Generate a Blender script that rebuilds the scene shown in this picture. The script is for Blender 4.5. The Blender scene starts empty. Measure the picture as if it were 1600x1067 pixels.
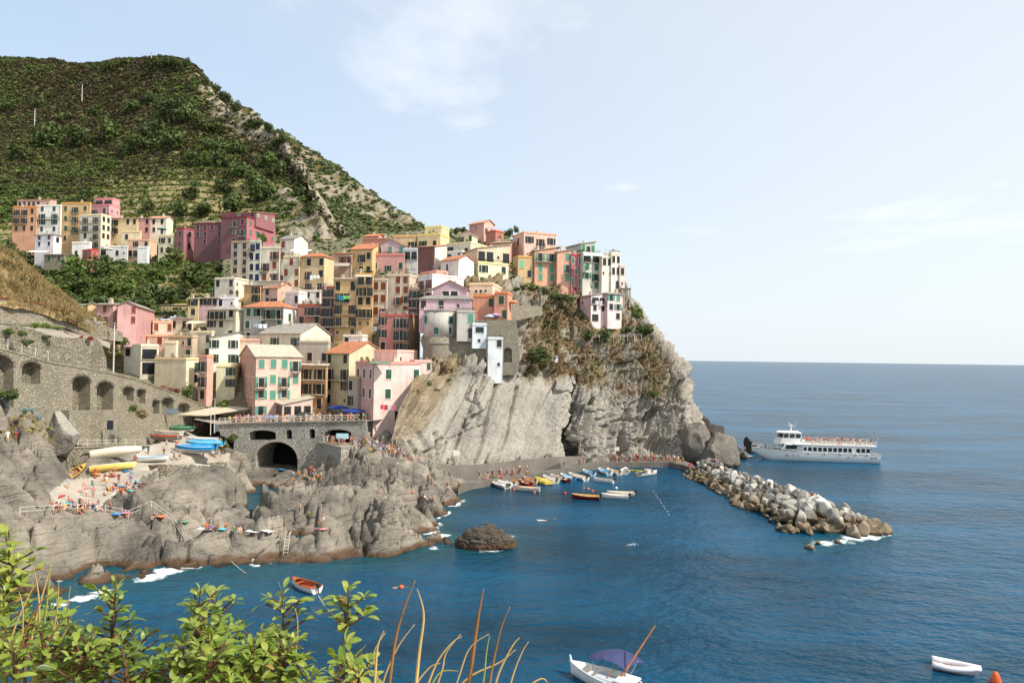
import bpy, bmesh, math, random
import numpy as np
from mathutils import Vector, Matrix, Euler
from mathutils.geometry import tessellate_polygon
R = random.Random(7)
NR = np.random.RandomState(11)
rad = math.radians
S = bpy.context.scene
COL = S.collection

# ------------------------------------------------------------------ camera, sky, sun, exposure
FPX = 1067.0
CAMZ = 26.0
CAMROT = Euler((rad(90 + 1.396), 0, 0)).to_matrix() @ Euler((0, 0, rad(0.75))).to_matrix()
cam = bpy.data.objects.new('camera', bpy.data.cameras.new('camera'))
COL.objects.link(cam)
cam.matrix_world = Matrix.Translation((0, 0, CAMZ)) @ CAMROT.to_4x4()
cam.data.sensor_width = 36.0
cam.data.lens = 36.0 * FPX / 1600.0
cam.data.clip_start = 0.1
cam.data.clip_end = 90000
S.camera = cam

SUN_EL, SUN_AZ = 46.0, -24.0          # azimuth measured from +X, towards -Y
sd = Vector((math.cos(rad(SUN_EL)) * math.cos(rad(SUN_AZ)), math.cos(rad(SUN_EL)) * math.sin(rad(SUN_AZ)), math.sin(rad(SUN_EL))))
sun = bpy.data.objects.new('sun', bpy.data.lights.new('sun', 'SUN'))
COL.objects.link(sun)
sun.data.energy = 5.0
sun.data.angle = rad(0.55)
sun.data.color = (1.0, 0.93, 0.82)
sun.rotation_euler = sd.to_track_quat('Z', 'Y').to_euler()
sun.location = (60, -40, 120)

W = bpy.data.worlds.new('World')
S.world = W
W.use_nodes = True
wn = W.node_tree; wn.nodes.clear()
def wnode(t, **kw):
    n = wn.nodes.new(t)
    for k, v in kw.items(): setattr(n, k, v)
    return n
sky = wnode('ShaderNodeTexSky', sky_type='NISHITA', sun_disc=False)
sky.sun_elevation = rad(SUN_EL)
sky.sun_rotation = rad(90 - SUN_AZ)
sky.altitude = 0; sky.air_density = 1.0; sky.dust_density = 2.5; sky.ozone_density = 1.0
bg = wnode('ShaderNodeBackground'); bg.inputs['Strength'].default_value = 0.15
wo = wnode('ShaderNodeOutputWorld')
geo = wnode('ShaderNodeTexCoord')
sep = wnode('ShaderNodeSeparateXYZ')
wn.links.new(geo.outputs['Generated'], sep.inputs[0])
# milky summer air: whitest at the horizon, all the way round
mr = wnode('ShaderNodeMapRange'); mr.inputs['From Min'].default_value = 0.0; mr.inputs['From Max'].default_value = 0.6
mr.inputs['To Min'].default_value = 0.82; mr.inputs['To Max'].default_value = 0.62
wn.links.new(sep.outputs['Z'], mr.inputs['Value'])
milk = wnode('ShaderNodeMix', data_type='RGBA')
wn.links.new(mr.outputs[0], milk.inputs['Factor'])
wn.links.new(sky.outputs[0], milk.inputs['A'])
hue = wnode('ShaderNodeMix', data_type='RGBA')                    # blue overhead, white low down and round the sun
hue.inputs['A'].default_value = (6.25, 6.7, 6.95, 1); hue.inputs['B'].default_value = (3.9, 5.1, 6.7, 1)
dt = wnode('ShaderNodeVectorMath', operation='DOT_PRODUCT'); dt.inputs[1].default_value = sd; wn.links.new(geo.outputs['Generated'], dt.inputs[0])
mh = wnode('ShaderNodeMapRange', interpolation_type='SMOOTHSTEP'); mh.inputs['From Min'].default_value = .45; mh.inputs['From Max'].default_value = -.55; wn.links.new(dt.outputs['Value'], mh.inputs['Value'])
me_ = wnode('ShaderNodeMapRange'); me_.inputs['From Min'].default_value = 0.0; me_.inputs['From Max'].default_value = .38; me_.inputs['To Min'].default_value = .12; wn.links.new(sep.outputs['Z'], me_.inputs['Value'])
mm_ = wnode('ShaderNodeMath', operation='MULTIPLY'); wn.links.new(mh.outputs[0], mm_.inputs[0]); wn.links.new(me_.outputs[0], mm_.inputs[1])
wn.links.new(mm_.outputs[0], hue.inputs['Factor']); wn.links.new(hue.outputs['Result'], milk.inputs['B'])
# thin wisps of cloud on a flat layer
dv = wnode('ShaderNodeMath', operation='MAXIMUM'); dv.inputs[1].default_value = 0.04
wn.links.new(sep.outputs['Z'], dv.inputs[0])
px_ = wnode('ShaderNodeMath', operation='DIVIDE'); wn.links.new(sep.outputs['X'], px_.inputs[0]); wn.links.new(dv.outputs[0], px_.inputs[1])
py_ = wnode('ShaderNodeMath', operation='DIVIDE'); wn.links.new(sep.outputs['Y'], py_.inputs[0]); wn.links.new(dv.outputs[0], py_.inputs[1])
cmb = wnode('ShaderNodeCombineXYZ'); wn.links.new(px_.outputs[0], cmb.inputs[0]); wn.links.new(py_.outputs[0], cmb.inputs[1])
mp = wnode('ShaderNodeMapping'); mp.inputs['Location'].default_value = (3.86, -0.75, 0.3); mp.inputs['Scale'].default_value = (1.0, 0.7, 1)
wn.links.new(cmb.outputs[0], mp.inputs[0])
cn = wnode('ShaderNodeTexNoise'); cn.inputs['Scale'].default_value = 0.9; cn.inputs['Detail'].default_value = 6; cn.inputs['Roughness'].default_value = 0.52
wn.links.new(mp.outputs[0], cn.inputs['Vector'])
cr = wnode('ShaderNodeMapRange'); cr.inputs['From Min'].default_value = 0.55; cr.inputs['From Max'].default_value = 0.78
cr.inputs['To Max'].default_value = 0.75
wn.links.new(cn.outputs['Fac'], cr.inputs['Value'])
cl = wnode('ShaderNodeMix', data_type='RGBA'); cl.inputs['B'].default_value = (8.6, 8.5, 8.3, 1)
fd = wnode('ShaderNodeMapRange'); fd.inputs['From Min'].default_value = .10; fd.inputs['From Max'].default_value = .26; wn.links.new(sep.outputs['Z'], fd.inputs['Value'])
ml = wnode('ShaderNodeMath', operation='MULTIPLY'); wn.links.new(cr.outputs[0], ml.inputs[0]); wn.links.new(fd.outputs[0], ml.inputs[1])
wn.links.new(ml.outputs[0], cl.inputs['Factor']); wn.links.new(milk.outputs['Result'], cl.inputs['A'])
wn.links.new(cl.outputs['Result'], bg.inputs['Color'])
wn.links.new(bg.outputs[0], wo.inputs[0])

S.view_settings.view_transform = 'Standard'
S.view_settings.look = 'None'
S.view_settings.exposure = 0.12
S.view_settings.gamma = 1.0
S.view_settings.use_curve_mapping = False
S.cycles.max_bounces = 6
S.cycles.transparent_max_bounces = 6

# ------------------------------------------------------------------ from a point of the photograph to a point of the place
def ray(px, py):
    d = CAMROT @ Vector(((px - 800.0) / FPX, (533.5 - py) / FPX, -1.0))
    return d / d.y
def U(px, py, D):
    d = ray(px, py)
    return Vector((d.x * D, D, CAMZ + d.z * D))
def G(px, py, z):
    d = ray(px, py)
    return U(px, py, (z - CAMZ) / d.z)
CI = CAMROT.transposed()
def proj(p):
    v = CI @ (Vector(p) - Vector((0, 0, CAMZ)))
    return 800 + FPX * v.x / -v.z, 533.5 - FPX * v.y / -v.z

# ------------------------------------------------------------------ numpy noise
def _h(ix, iy, iz, s):
    with np.errstate(over='ignore'):
        h = ix.astype(np.uint32) * np.uint32(374761393) + iy.astype(np.uint32) * np.uint32(668265263) + iz.astype(np.uint32) * np.uint32(2147483647) + np.uint32(s * 974634777 & 0xffffffff)
        h = (h ^ (h >> np.uint32(13))) * np.uint32(1274126177)
        h = (h ^ (h >> np.uint32(16))) * np.uint32(2246822519)
        h = h ^ (h >> np.uint32(13))
    return h.astype(np.float64) / 4294967295.0
def vn(P, s=0):
    f = np.floor(P); t = P - f; t = t * t * (3 - 2 * t)
    i = f.astype(np.int64)
    r = 0
    for a in (0, 1):
        for b in (0, 1):
            for c in (0, 1):
                w = (t[:, 0] if a else 1 - t[:, 0]) * (t[:, 1] if b else 1 - t[:, 1]) * (t[:, 2] if c else 1 - t[:, 2])
                r = r + w * _h(i[:, 0] + a, i[:, 1] + b, i[:, 2] + c, s)
    return r * 2 - 1
_rot = np.array(Euler((0.6, 0.9, 0.4)).to_matrix())
def fbm(P, o=4, s=0, g=0.5):
    r = 0; a = 1.0; n = 0
    for k in range(o):
        r = r + a * vn(P, s + k); n += a; a *= g; P = (P @ _rot) * 2.03
    return r / n
def ridged(P, o=4, s=0, g=0.5):
    r = 0; a = 1.0; n = 0
    for k in range(o):
        r = r + a * (1 - np.abs(vn(P, s + k)) * 2); n += a; a *= g; P = (P @ _rot) * 2.03
    return r / n
def voro(P, s=0):
    i = np.floor(P).astype(np.int64); f1 = np.full(len(P), 9.0); f2 = f1.copy(); idv = np.zeros(len(P))
    for a in (-1, 0, 1):
        for b in (-1, 0, 1):
            for c in (-1, 0, 1):
                X = i[:, 0] + a; Y = i[:, 1] + b; Z = i[:, 2] + c
                q = np.stack([X + _h(X, Y, Z, s), Y + _h(X, Y, Z, s + 1), Z + _h(X, Y, Z, s + 2)], 1)
                d = np.linalg.norm(q - P, axis=1); hid = _h(X, Y, Z, s + 3)
                m = d < f1
                f2 = np.where(m, f1, np.minimum(f2, d)); idv = np.where(m, hid, idv); f1 = np.where(m, d, f1)
    return f1, f2, idv
def slabs(P, s, dip, jit):
    """broken slabs: every cell is a plane tilted by the common dip plus its own -> height, distance to the joint"""
    i = np.floor(P).astype(np.int64); f1 = np.full(len(P), 9.0); f2 = f1.copy(); h = np.zeros(len(P))
    for a in (-1, 0, 1):
        for b in (-1, 0, 1):
            for c in (-1, 0, 1):
                X = i[:, 0] + a; Y = i[:, 1] + b; Z = i[:, 2] + c
                v = P - np.stack([X + _h(X, Y, Z, s), Y + _h(X, Y, Z, s + 1), Z + _h(X, Y, Z, s + 2)], 1)
                d = np.abs(v).max(1) * .55 + np.linalg.norm(v, axis=1) * .45; m = d < f1
                hh = (_h(X, Y, Z, s + 3) - .5) + v[:, 0] * (dip[0] + jit * (_h(X, Y, Z, s + 4) - .5)) + v[:, 1] * (dip[1] + jit * (_h(X, Y, Z, s + 5) - .5))
                f2 = np.where(m, f1, np.minimum(f2, d)); h = np.where(m, hh, h); f1 = np.where(m, d, f1)
    return h, f2 - f1
def sstep(a, b, x):
    t = np.clip((x - a) / (b - a), 0, 1)
    return t * t * (3 - 2 * t)

# ------------------------------------------------------------------ materials
def lin(c):
    if max(c) > 1:                        # 0..255 as seen on a screen -> linear
        c = [x / 255 for x in c]
        c = [x / 12.92 if x <= .04045 else ((x + .055) / 1.055) ** 2.4 for x in c]
    return (c[0], c[1], c[2], 1)
MATS = {}
class NT:
    def __init__(s, name):
        s.m = bpy.data.materials.new(name); s.m.use_nodes = True
        s.t = s.m.node_tree; s.b = s.t.nodes['Principled BSDF']
    def n(s, t, ins=None, **kw):
        x = s.t.nodes.new(t)
        for k, v in kw.items(): setattr(x, k, v)
        for k, v in (ins or {}).items():
            if hasattr(v, 'is_output') or isinstance(v, bpy.types.NodeSocket): s.t.links.new(v, x.inputs[k])
            else: x.inputs[k].default_value = v
        return x
    def l(s, a, b): s.t.links.new(a, b)
    def mix(s, f, a, b, blend='MIX'):
        x = s.t.nodes.new('ShaderNodeMix'); x.data_type = 'RGBA'; x.blend_type = blend
        for k, v in (('Factor', f), ('A', a), ('B', b)):
            i = x.inputs[k] if k == 'Factor' else [q for q in x.inputs if q.name == k and q.type == 'RGBA'][0]
            if isinstance(v, bpy.types.NodeSocket): s.l(v, i)
            else: i.default_value = v
        return [q for q in x.outputs if q.type == 'RGBA'][0]
    def noise(s, vec, scale, detail=4, rough=.55):
        return s.n('ShaderNodeTexNoise', {'Vector': vec, 'Scale': scale, 'Detail': detail, 'Roughness': rough}).outputs['Fac']
    def ramp(s, f, lo, hi, a=0.0, b=1.0):
        return s.n('ShaderNodeMapRange', {'Value': f, 'From Min': lo, 'From Max': hi, 'To Min': a, 'To Max': b}).outputs[0]
    def math(s, op, a, b):
        return s.n('ShaderNodeMath', {0: a, 1: b}, operation=op).outputs[0]
    def bump(s, h, strength=.4, dist=.05):
        s.l(s.n('ShaderNodeBump', {'Height': h, 'Strength': strength, 'Distance': dist}).outputs[0], s.b.inputs['Normal'])
    def pos(s): return s.n('ShaderNodeNewGeometry').outputs['Position']
    def obj(s): return s.n('ShaderNodeTexCoord').outputs['Object']
    def rnd(s): return s.n('ShaderNodeObjectInfo').outputs['Random']
def mul(c, k): return (c[0] * k, c[1] * k, c[2] * k, 1)
def plain(name, col, rough=.6, var=.12, scale=3.0, metal=0.0, spec=.3):
    k = 'p' + name
    if k in MATS: return MATS[k]
    t = NT(name); c = lin(col)
    f = t.noise(t.obj(), scale, 5)
    t.l(t.mix(t.ramp(f, .3, .7), mul(c, 1 - var), mul(c, 1 + var)), t.b.inputs['Base Color'])
    t.b.inputs['Roughness'].default_value = rough; t.b.inputs['Metallic'].default_value = metal
    t.b.inputs['Specular IOR Level'].default_value = spec
    MATS[k] = t.m; return t.m
def stucco(col):
    k = 's' + str(col)
    if k in MATS: return MATS[k]
    t = NT('stucco'); c = lin(col); p = t.pos()
    gr = sum(c[:3]) / 3; c = tuple(v * .71 + gr * .29 + .045 for v in c[:3])     # sun-bleached lime wash
    big = t.noise(p, .35, 5, .6)
    st = t.n('ShaderNodeMapping', {'Vector': p, 'Scale': (1.6, 1.6, .18)}).outputs[0]
    streak = t.noise(st, 1.0, 5, .6)
    fine = t.noise(p, 5.0, 4)
    a = t.mix(t.ramp(big, .38, .66), mul(c, 1.05), mul((c[0] * .95 + .02, c[1] * .93 + .02, c[2] * .9 + .02), .86))
    a = t.mix(t.ramp(streak, .5, .74, 0, .6), a, mul((c[0] * .7 + .05, c[1] * .72 + .05, c[2] * .75 + .05), .72))
    a = t.mix(t.ramp(fine, .62, .75, 0, .18), a, mul(c, .75))
    t.l(a, t.b.inputs['Base Color']); t.b.inputs['Roughness'].default_value = .9
    t.b.inputs['Specular IOR Level'].default_value = .15
    t.bump(fine, .3, .03)
    MATS[k] = t.m; return t.m
def rooftile(col):
    k = 'r' + str(col)
    if k in MATS: return MATS[k]
    t = NT('roof_tiles'); c = lin(col); o = t.obj()
    w = t.n('ShaderNodeTexWave', {'Vector': o, 'Scale': 1.6, 'Distortion': .6, 'Detail': 2.0}, wave_type='BANDS', bands_direction='X').outputs['Fac']
    w2 = t.n('ShaderNodeTexWave', {'Vector': o, 'Scale': 1.1, 'Distortion': .4}, wave_type='BANDS', bands_direction='Y', wave_profile='SAW').outputs['Fac']
    vo = t.n('ShaderNodeTexVoronoi', {'Vector': o, 'Scale': 2.6}); rr = t.n('ShaderNodeSeparateColor', {0: vo.outputs['Color']}).outputs[0]
    a = t.mix(rr, mul(c, .78), mul(c, 1.22))
    a = t.mix(t.ramp(t.noise(o, .5, 5), .48, .72, 0, .5), a, mul((c[0] * .6 + .06, c[1] * .7 + .06, c[2] * .7 + .05), .8))
    t.l(a, t.b.inputs['Base Color']); t.b.inputs['Roughness'].default_value = .85
    t.bump(t.math('ADD', w, t.math('MULTIPLY', w2, .6)), .7, .06)
    MATS[k] = t.m; return t.m
def stonework(name, c1, c2, scale=1.6, mortar=(87, 82, 74)):
    k = 'w' + name
    if k in MATS: return MATS[k]
    t = NT(name); p = t.pos()
    q = t.n('ShaderNodeMapping', {'Vector': p, 'Scale': (1, 1, 1.7)}).outputs[0]
    wob = t.n('ShaderNodeTexNoise', {'Vector': q, 'Scale': 1.4, 'Detail': 3.0}).outputs['Color']
    q2 = t.mix(.25, q, wob, 'ADD')
    vo = t.n('ShaderNodeTexVoronoi', {'Vector': q2, 'Scale': scale})
    ve = t.n('ShaderNodeTexVoronoi', {'Vector': q2, 'Scale': scale}, feature='DISTANCE_TO_EDGE').outputs['Distance']
    rr = t.n('ShaderNodeSeparateColor', {0: vo.outputs['Color']}).outputs[0]
    a = t.mix(rr, lin(c1), lin(c2))
    a = t.mix(t.ramp(t.noise(p, 3.0, 6), .35, .7, 0, .4), a, mul(lin(c1), .7))
    a = t.mix(t.ramp(t.noise(p, .22, 4), .5, .68, 0, .4), a, lin((111, 106, 85)))
    a = t.mix(t.ramp(ve, .0, .07, 1, 0), a, lin(mortar))
    t.l(a, t.b.inputs['Base Color']); t.b.inputs['Roughness'].default_value = .95
    t.b.inputs['Specular IOR Level'].default_value = .1
    t.bump(t.math('ADD', t.ramp(ve, 0, .16), t.math('MULTIPLY', rr, .5)), 1.0, .14)
    MATS[k] = t.m; return t.m
def rockmat(name, c1, c2, strata, wet=True, sc=1.0, dark=(58, 55, 49), grass=False):
    """strata: Euler of the bedding planes; wet: brown tide band just above the sea"""
    t = NT(name); p = t.pos()
    q = t.n('ShaderNodeMapping', {'Vector': t.n('ShaderNodeMapping', {'Vector': p, 'Rotation': strata}).outputs[0], 'Scale': (.22 * sc, .3 * sc, 1.7 * sc)}).outputs[0]
    s1 = t.noise(q, 1.0, 8, .62)
    n1 = t.noise(p, .18 * sc, 6, .6); n2 = t.noise(p, 1.7 * sc, 8, .65)
    vo = t.n('ShaderNodeTexVoronoi', {'Vector': t.mix(.3, q, t.n('ShaderNodeTexNoise', {'Vector': p, 'Scale': 1.2}).outputs['Color'], 'ADD'), 'Scale': .55}, feature='DISTANCE_TO_EDGE').outputs['Distance']
    a = t.mix(t.ramp(n1, .35, .68), lin(c1), lin(c2))
    a = t.mix(t.ramp(s1, .48, .74, 0, .34), a, mul(lin(c1), .55))
    a = t.mix(t.ramp(n2, .52, .72, 0, .6), a, mul(lin(c2), .62))
    a = t.mix(t.ramp(n2, .28, .42, .35, 0), a, mul(lin(c2), 1.3))
    a = t.mix(t.math('MULTIPLY', t.ramp(vo, 0, .03, .22, 0), t.ramp(n1, .45, .6)), a, lin(dark))
    if wet:
        z = t.n('ShaderNodeSeparateXYZ', {0: p}).outputs[2]
        zz = t.math('ADD', z, t.math('MULTIPLY', t.noise(p, .5, 4), -1.2))
        a = t.mix(t.ramp(zz, -.1, .35, .9, 0), a, lin((91, 68, 48)))
        a = t.mix(t.ramp(zz, -.7, -.25, 1, 0), a, lin((44, 42, 34)))
        t.l(t.ramp(zz, -.4, .5, .35, .92), t.b.inputs['Roughness'])
    else:
        t.b.inputs['Roughness'].default_value = .92
    if grass:
        at = t.n('ShaderNodeAttribute', attribute_name='veg').outputs['Fac']
        a = t.mix(t.n('ShaderNodeAttribute', attribute_name='flank').outputs['Fac'], a, t.mix(t.ramp(s1, .4, .65), lin((156, 142, 120)), lin((110, 98, 82))))
        gcol = t.mix(t.ramp(t.noise(p, .25, 5), .4, .62), lin((122, 90, 56)), lin((93, 90, 52)))
        a = t.mix(t.n('ShaderNodeAttribute', attribute_name='flank').outputs['Fac'], a, t.mix(t.ramp(s1, .4, .65), lin((156, 142, 120)), lin((110, 98, 82))))
        gcol = t.mix(t.ramp(n2, .45, .62), gcol, lin((143, 127, 92)))
        a = t.mix(at, a, gcol)
    t.l(a, t.b.inputs['Base Color']); t.b.inputs['Specular IOR Level'].default_value = .15
    h = t.math('ADD', t.math('MULTIPLY', s1, 1.0), t.math('MULTIPLY', n2, .8))
    h = t.math('ADD', h, t.ramp(vo, 0, .06, -.15, 0))
    t.bump(h, 1.1, .45)
    return t.m
def leafmat(name, c1, c2, c3=None, transl=.25, scale=.5, rough=.6):
    t = NT(name); p = t.pos(); r = t.rnd()
    n = t.noise(p, scale, 3)
    at = t.n('ShaderNodeAttribute', attribute_name='tint').outputs['Fac']
    a = t.mix(at, lin(c1), lin(c2))
    if c3: a = t.mix(t.ramp(n, .5, .64, 0, .8), a, lin(c3))
    hsv = t.n('ShaderNodeHueSaturation', {'Color': a, 'Value': t.ramp(r, 0, 1, .82, 1.18), 'Hue': t.ramp(r, 0, 1, .49, .51)}).outputs[0]
    t.l(hsv, t.b.inputs['Base Color']); t.b.inputs['Roughness'].default_value = rough
    t.b.inputs['Specular IOR Level'].default_value = .25
    if transl:
        tr = t.n('ShaderNodeBsdfTranslucent', {'Color': hsv})
        ms = t.n('ShaderNodeMixShader', {0: transl}); t.l(t.b.outputs[0], ms.inputs[1]); t.l(tr.outputs[0], ms.inputs[2])
        t.l(ms.outputs[0], t.t.nodes['Material Output'].inputs[0])
    return t.m

# ------------------------------------------------------------------ meshes and objects
def np_mesh(name, V, F, mats=(), smooth=True, attrs=None):
    V = np.asarray(V, np.float32); F = np.asarray(F, np.int32)
    me = bpy.data.meshes.new(name); k = F.shape[1]
    me.vertices.add(len(V)); me.vertices.foreach_set('co', V.ravel())
    me.loops.add(F.size); me.loops.foreach_set('vertex_index', F.ravel())
    me.polygons.add(len(F)); me.polygons.foreach_set('loop_start', np.arange(0, F.size, k, dtype=np.int32))
    for m in mats: me.materials.append(m)
    me.update(calc_edges=True)
    if smooth: me.polygons.foreach_set('use_smooth', np.ones(len(F), bool))
    for n, a in (attrs or {}).items():
        at = me.attributes.new(n, 'FLOAT', 'POINT'); at.data.foreach_set('value', np.asarray(a, np.float32))
    return me
def grid_faces(nv, nu):
    i = np.arange(nv * nu).reshape(nv, nu)
    return np.stack([i[:-1, :-1], i[:-1, 1:], i[1:, 1:], i[1:, :-1]], -1).reshape(-1, 4)
def link(name, me, parent=None, loc=None, rot=None, **props):
    o = bpy.data.objects.new(name, me); COL.objects.link(o)
    if parent: o.parent = parent
    if loc is not None: o.location = loc
    if rot is not None: o.rotation_euler = rot
    for k, v in props.items():
        if v: o[k] = v
    return o
def thing(name, label, cat, loc=(0, 0, 0), rz=0.0, group=None, me=None):
    return link(name, me, None, loc, (0, 0, rz), label=label, category=cat, group=group)
class MB:
    """collects simple solids and builds ONE mesh"""
    def __init__(s): s.v = []; s.f = []; s.mi = []; s.cur = 0
    def add(s, vs, fs, M=None):
        o = len(s.v)
        s.v += [tuple(M @ Vector(v)) if M else tuple(v) for v in vs]
        for f in fs: s.f.append(tuple(i + o for i in f)); s.mi.append(s.cur)
        return s
    def box(s, x0, x1, y0, y1, z0, z1, M=None):
        return s.add([(x0, y0, z0), (x1, y0, z0), (x1, y1, z0), (x0, y1, z0), (x0, y0, z1), (x1, y0, z1), (x1, y1, z1), (x0, y1, z1)],
                     [(3, 2, 1, 0), (4, 5, 6, 7), (0, 1, 5, 4), (1, 2, 6, 5), (2, 3, 7, 6), (3, 0, 4, 7)], M)
    def tube(s, pts, rs, n=6, cap=True):
        pts = [Vector(p) for p in pts]
        if not hasattr(rs, '__len__'): rs = [rs] * len(pts)
        o = len(s.v)
        for i, p in enumerate(pts):
            d = (pts[min(i + 1, len(pts) - 1)] - pts[max(i - 1, 0)]).normalized()
            a = d.orthogonal().normalized() if abs(d.z) < .95 else Vector((1, 0, 0)).cross(d).normalized()
            if abs(d.z) < .95: a = Vector((0, 0, 1)).cross(d).normalized()
            b = d.cross(a)
            for k in range(n):
                t = 2 * math.pi * k / n
                s.v.append(tuple(p + (a * math.cos(t) + b * math.sin(t)) * rs[i]))
        for i in range(len(pts) - 1):
            for k in range(n):
                k2 = (k + 1) % n
                s.f.append((o + i * n + k, o + i * n + k2, o + (i + 1) * n + k2, o + (i + 1) * n + k)); s.mi.append(s.cur)
        if cap:
            s.f.append(tuple(o + k for k in reversed(range(n)))); s.mi.append(s.cur)
            s.f.append(tuple(o + (len(pts) - 1) * n + k for k in range(n))); s.mi.append(s.cur)
        return s
    def rings(s, rings, closed=True, cap0=True, cap1=True):
        o = len(s.v); n = len(rings[0])
        for r in rings: s.v += [tuple(p) for p in r]
        for i in range(len(rings) - 1):
            for k in range(n if closed else n - 1):
                k2 = (k + 1) % n
                s.f.append((o + i * n + k, o + i * n + k2, o + (i + 1) * n + k2, o + (i + 1) * n + k)); s.mi.append(s.cur)
        if cap0: s.f.append(tuple(o + k for k in reversed(range(n)))); s.mi.append(s.cur)
        if cap1: s.f.append(tuple(o + (len(rings) - 1) * n + k for k in range(n))); s.mi.append(s.cur)
        return s
    def ball(s, c, r, n=8, m=5):
        if not hasattr(r, '__len__'): r = (r, r, r)
        rs = []
        for i in range(m + 1):
            t = math.pi * (i + (.06 if i == 0 else -.06 if i == m else 0)) / m
            rs.append([(c[0] + r[0] * math.sin(t) * math.cos(2 * math.pi * k / n), c[1] + r[1] * math.sin(t) * math.sin(2 * math.pi * k / n), c[2] - r[2] * math.cos(t)) for k in range(n)])
        return s.rings(rs)
    def mesh(s, name, mats, smooth=False, angle=None):
        me = bpy.data.meshes.new(name); me.from_pydata(s.v, [], s.f)
        if not hasattr(mats, '__len__'): mats = [mats]
        for m in mats: me.materials.append(m)
        if len(mats) > 1: me.polygons.foreach_set('material_index', s.mi)
        if smooth: me.polygons.foreach_set('use_smooth', [True] * len(me.polygons))
        me.update()
        return me
    def build(s, name, mats, parent=None, smooth=False, **kw):
        return link(name, s.mesh(name, mats, smooth), parent, **kw)
def inst(name, me, mats, parent=None, loc=None, rot=None, scale=None, **props):
    """a copy that shares mesh data; its colours sit on the object"""
    o = link(name, me, parent, loc, rot, **props)
    if scale is not None: o.scale = scale
    if mats is not None:
        if not hasattr(mats, '__len__'): mats = [mats]
        for i, m in enumerate(mats):
            if i < len(o.material_slots):
                o.material_slots[i].link = 'OBJECT'; o.material_slots[i].material = m
    return o
def poly_holes(outer, holes):
    """2D polygon with holes -> points, triangles"""
    loops = [[Vector((x, y, 0)) for x, y in l] for l in [outer] + holes]
    pts = [(p.x, p.y) for l in loops for p in l]
    return pts, [tuple(t) for t in tessellate_polygon(loops)]
# ================================================================== LAND AND SEA
def cr1(A, m):
    """Catmull-Rom through the rows of A, m samples"""
    A = np.asarray(A, float); n = len(A)
    t = np.linspace(0, n - 1, m); i = np.minimum(t.astype(int), n - 2); f = (t - i)[:, None, None]
    g = lambda k: A[np.clip(i + k, 0, n - 1)]
    p0, p1, p2, p3 = g(-1), g(0), g(1), g(2)
    return .5 * (2 * p1 + (p2 - p0) * f + (2 * p0 - 5 * p1 + 4 * p2 - p3) * f ** 2 + (3 * p1 - p0 - 3 * p2 + p3) * f ** 3)
def loft(ctrl, nv, nu):
    A = cr1(ctrl, nv)
    return cr1(A.transpose(1, 0, 2), nu).transpose(1, 0, 2)
def normals(P):
    a = np.gradient(P, axis=1); b = np.gradient(P, axis=0)
    n = np.cross(a, b); n /= np.linalg.norm(n, axis=2, keepdims=True) + 1e-9
    return n
CIn = np.array(CI)
def projn(P):
    v = (P - np.array([0, 0, CAMZ])) @ CIn.T
    return 800 + FPX * v[..., 0] / -v[..., 2], 533.5 - FPX * v[..., 1] / -v[..., 2]
def rbf(pts, smooth=0.0):
    pts = np.array(pts, float); X = pts[:, :2]; n = len(X)
    K = np.linalg.norm(X[:, None] - X[None], axis=2) - smooth * np.eye(n)
    Pm = np.c_[np.ones(n), X]
    A = np.block([[K, Pm], [Pm.T, np.zeros((3, 3))]])
    w = np.linalg.solve(A, np.r_[pts[:, 2], 0, 0, 0])
    def f(Q):
        out = np.empty(len(Q))
        for i in range(0, len(Q), 20000):
            q = Q[i:i + 20000]
            out[i:i + 20000] = np.linalg.norm(q[:, None] - X[None], axis=2) @ w[:n] + np.c_[np.ones(len(q)), q] @ w[n:]
        return out
    return f

# ---- materials of the land
M_conc = plain('concrete', (148, 140, 128), .9, .14, .5)
M_conc2 = plain('pale_concrete', (165, 157, 144), .9, .14, .5)
M_stone = stonework('rubble_stone', (142, 136, 120), (185, 176, 156), 2.1)
M_stoned = stonework('dark_rubble_stone', (109, 103, 91), (148, 139, 123), 1.6)
M_stonel = stonework('pale_rubble_stone', (160, 152, 134), (192, 183, 163), 2.6, (132, 124, 108))
M_cliff = rockmat('cliff_rock', (172, 166, 155), (144, 139, 130), (0, rad(60), rad(8)), True, .8, (53, 49, 43), True)
M_shore = rockmat('shore_rock', (92, 88, 82), (162, 153, 139), (rad(12), rad(18), 0), True, .75)

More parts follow.
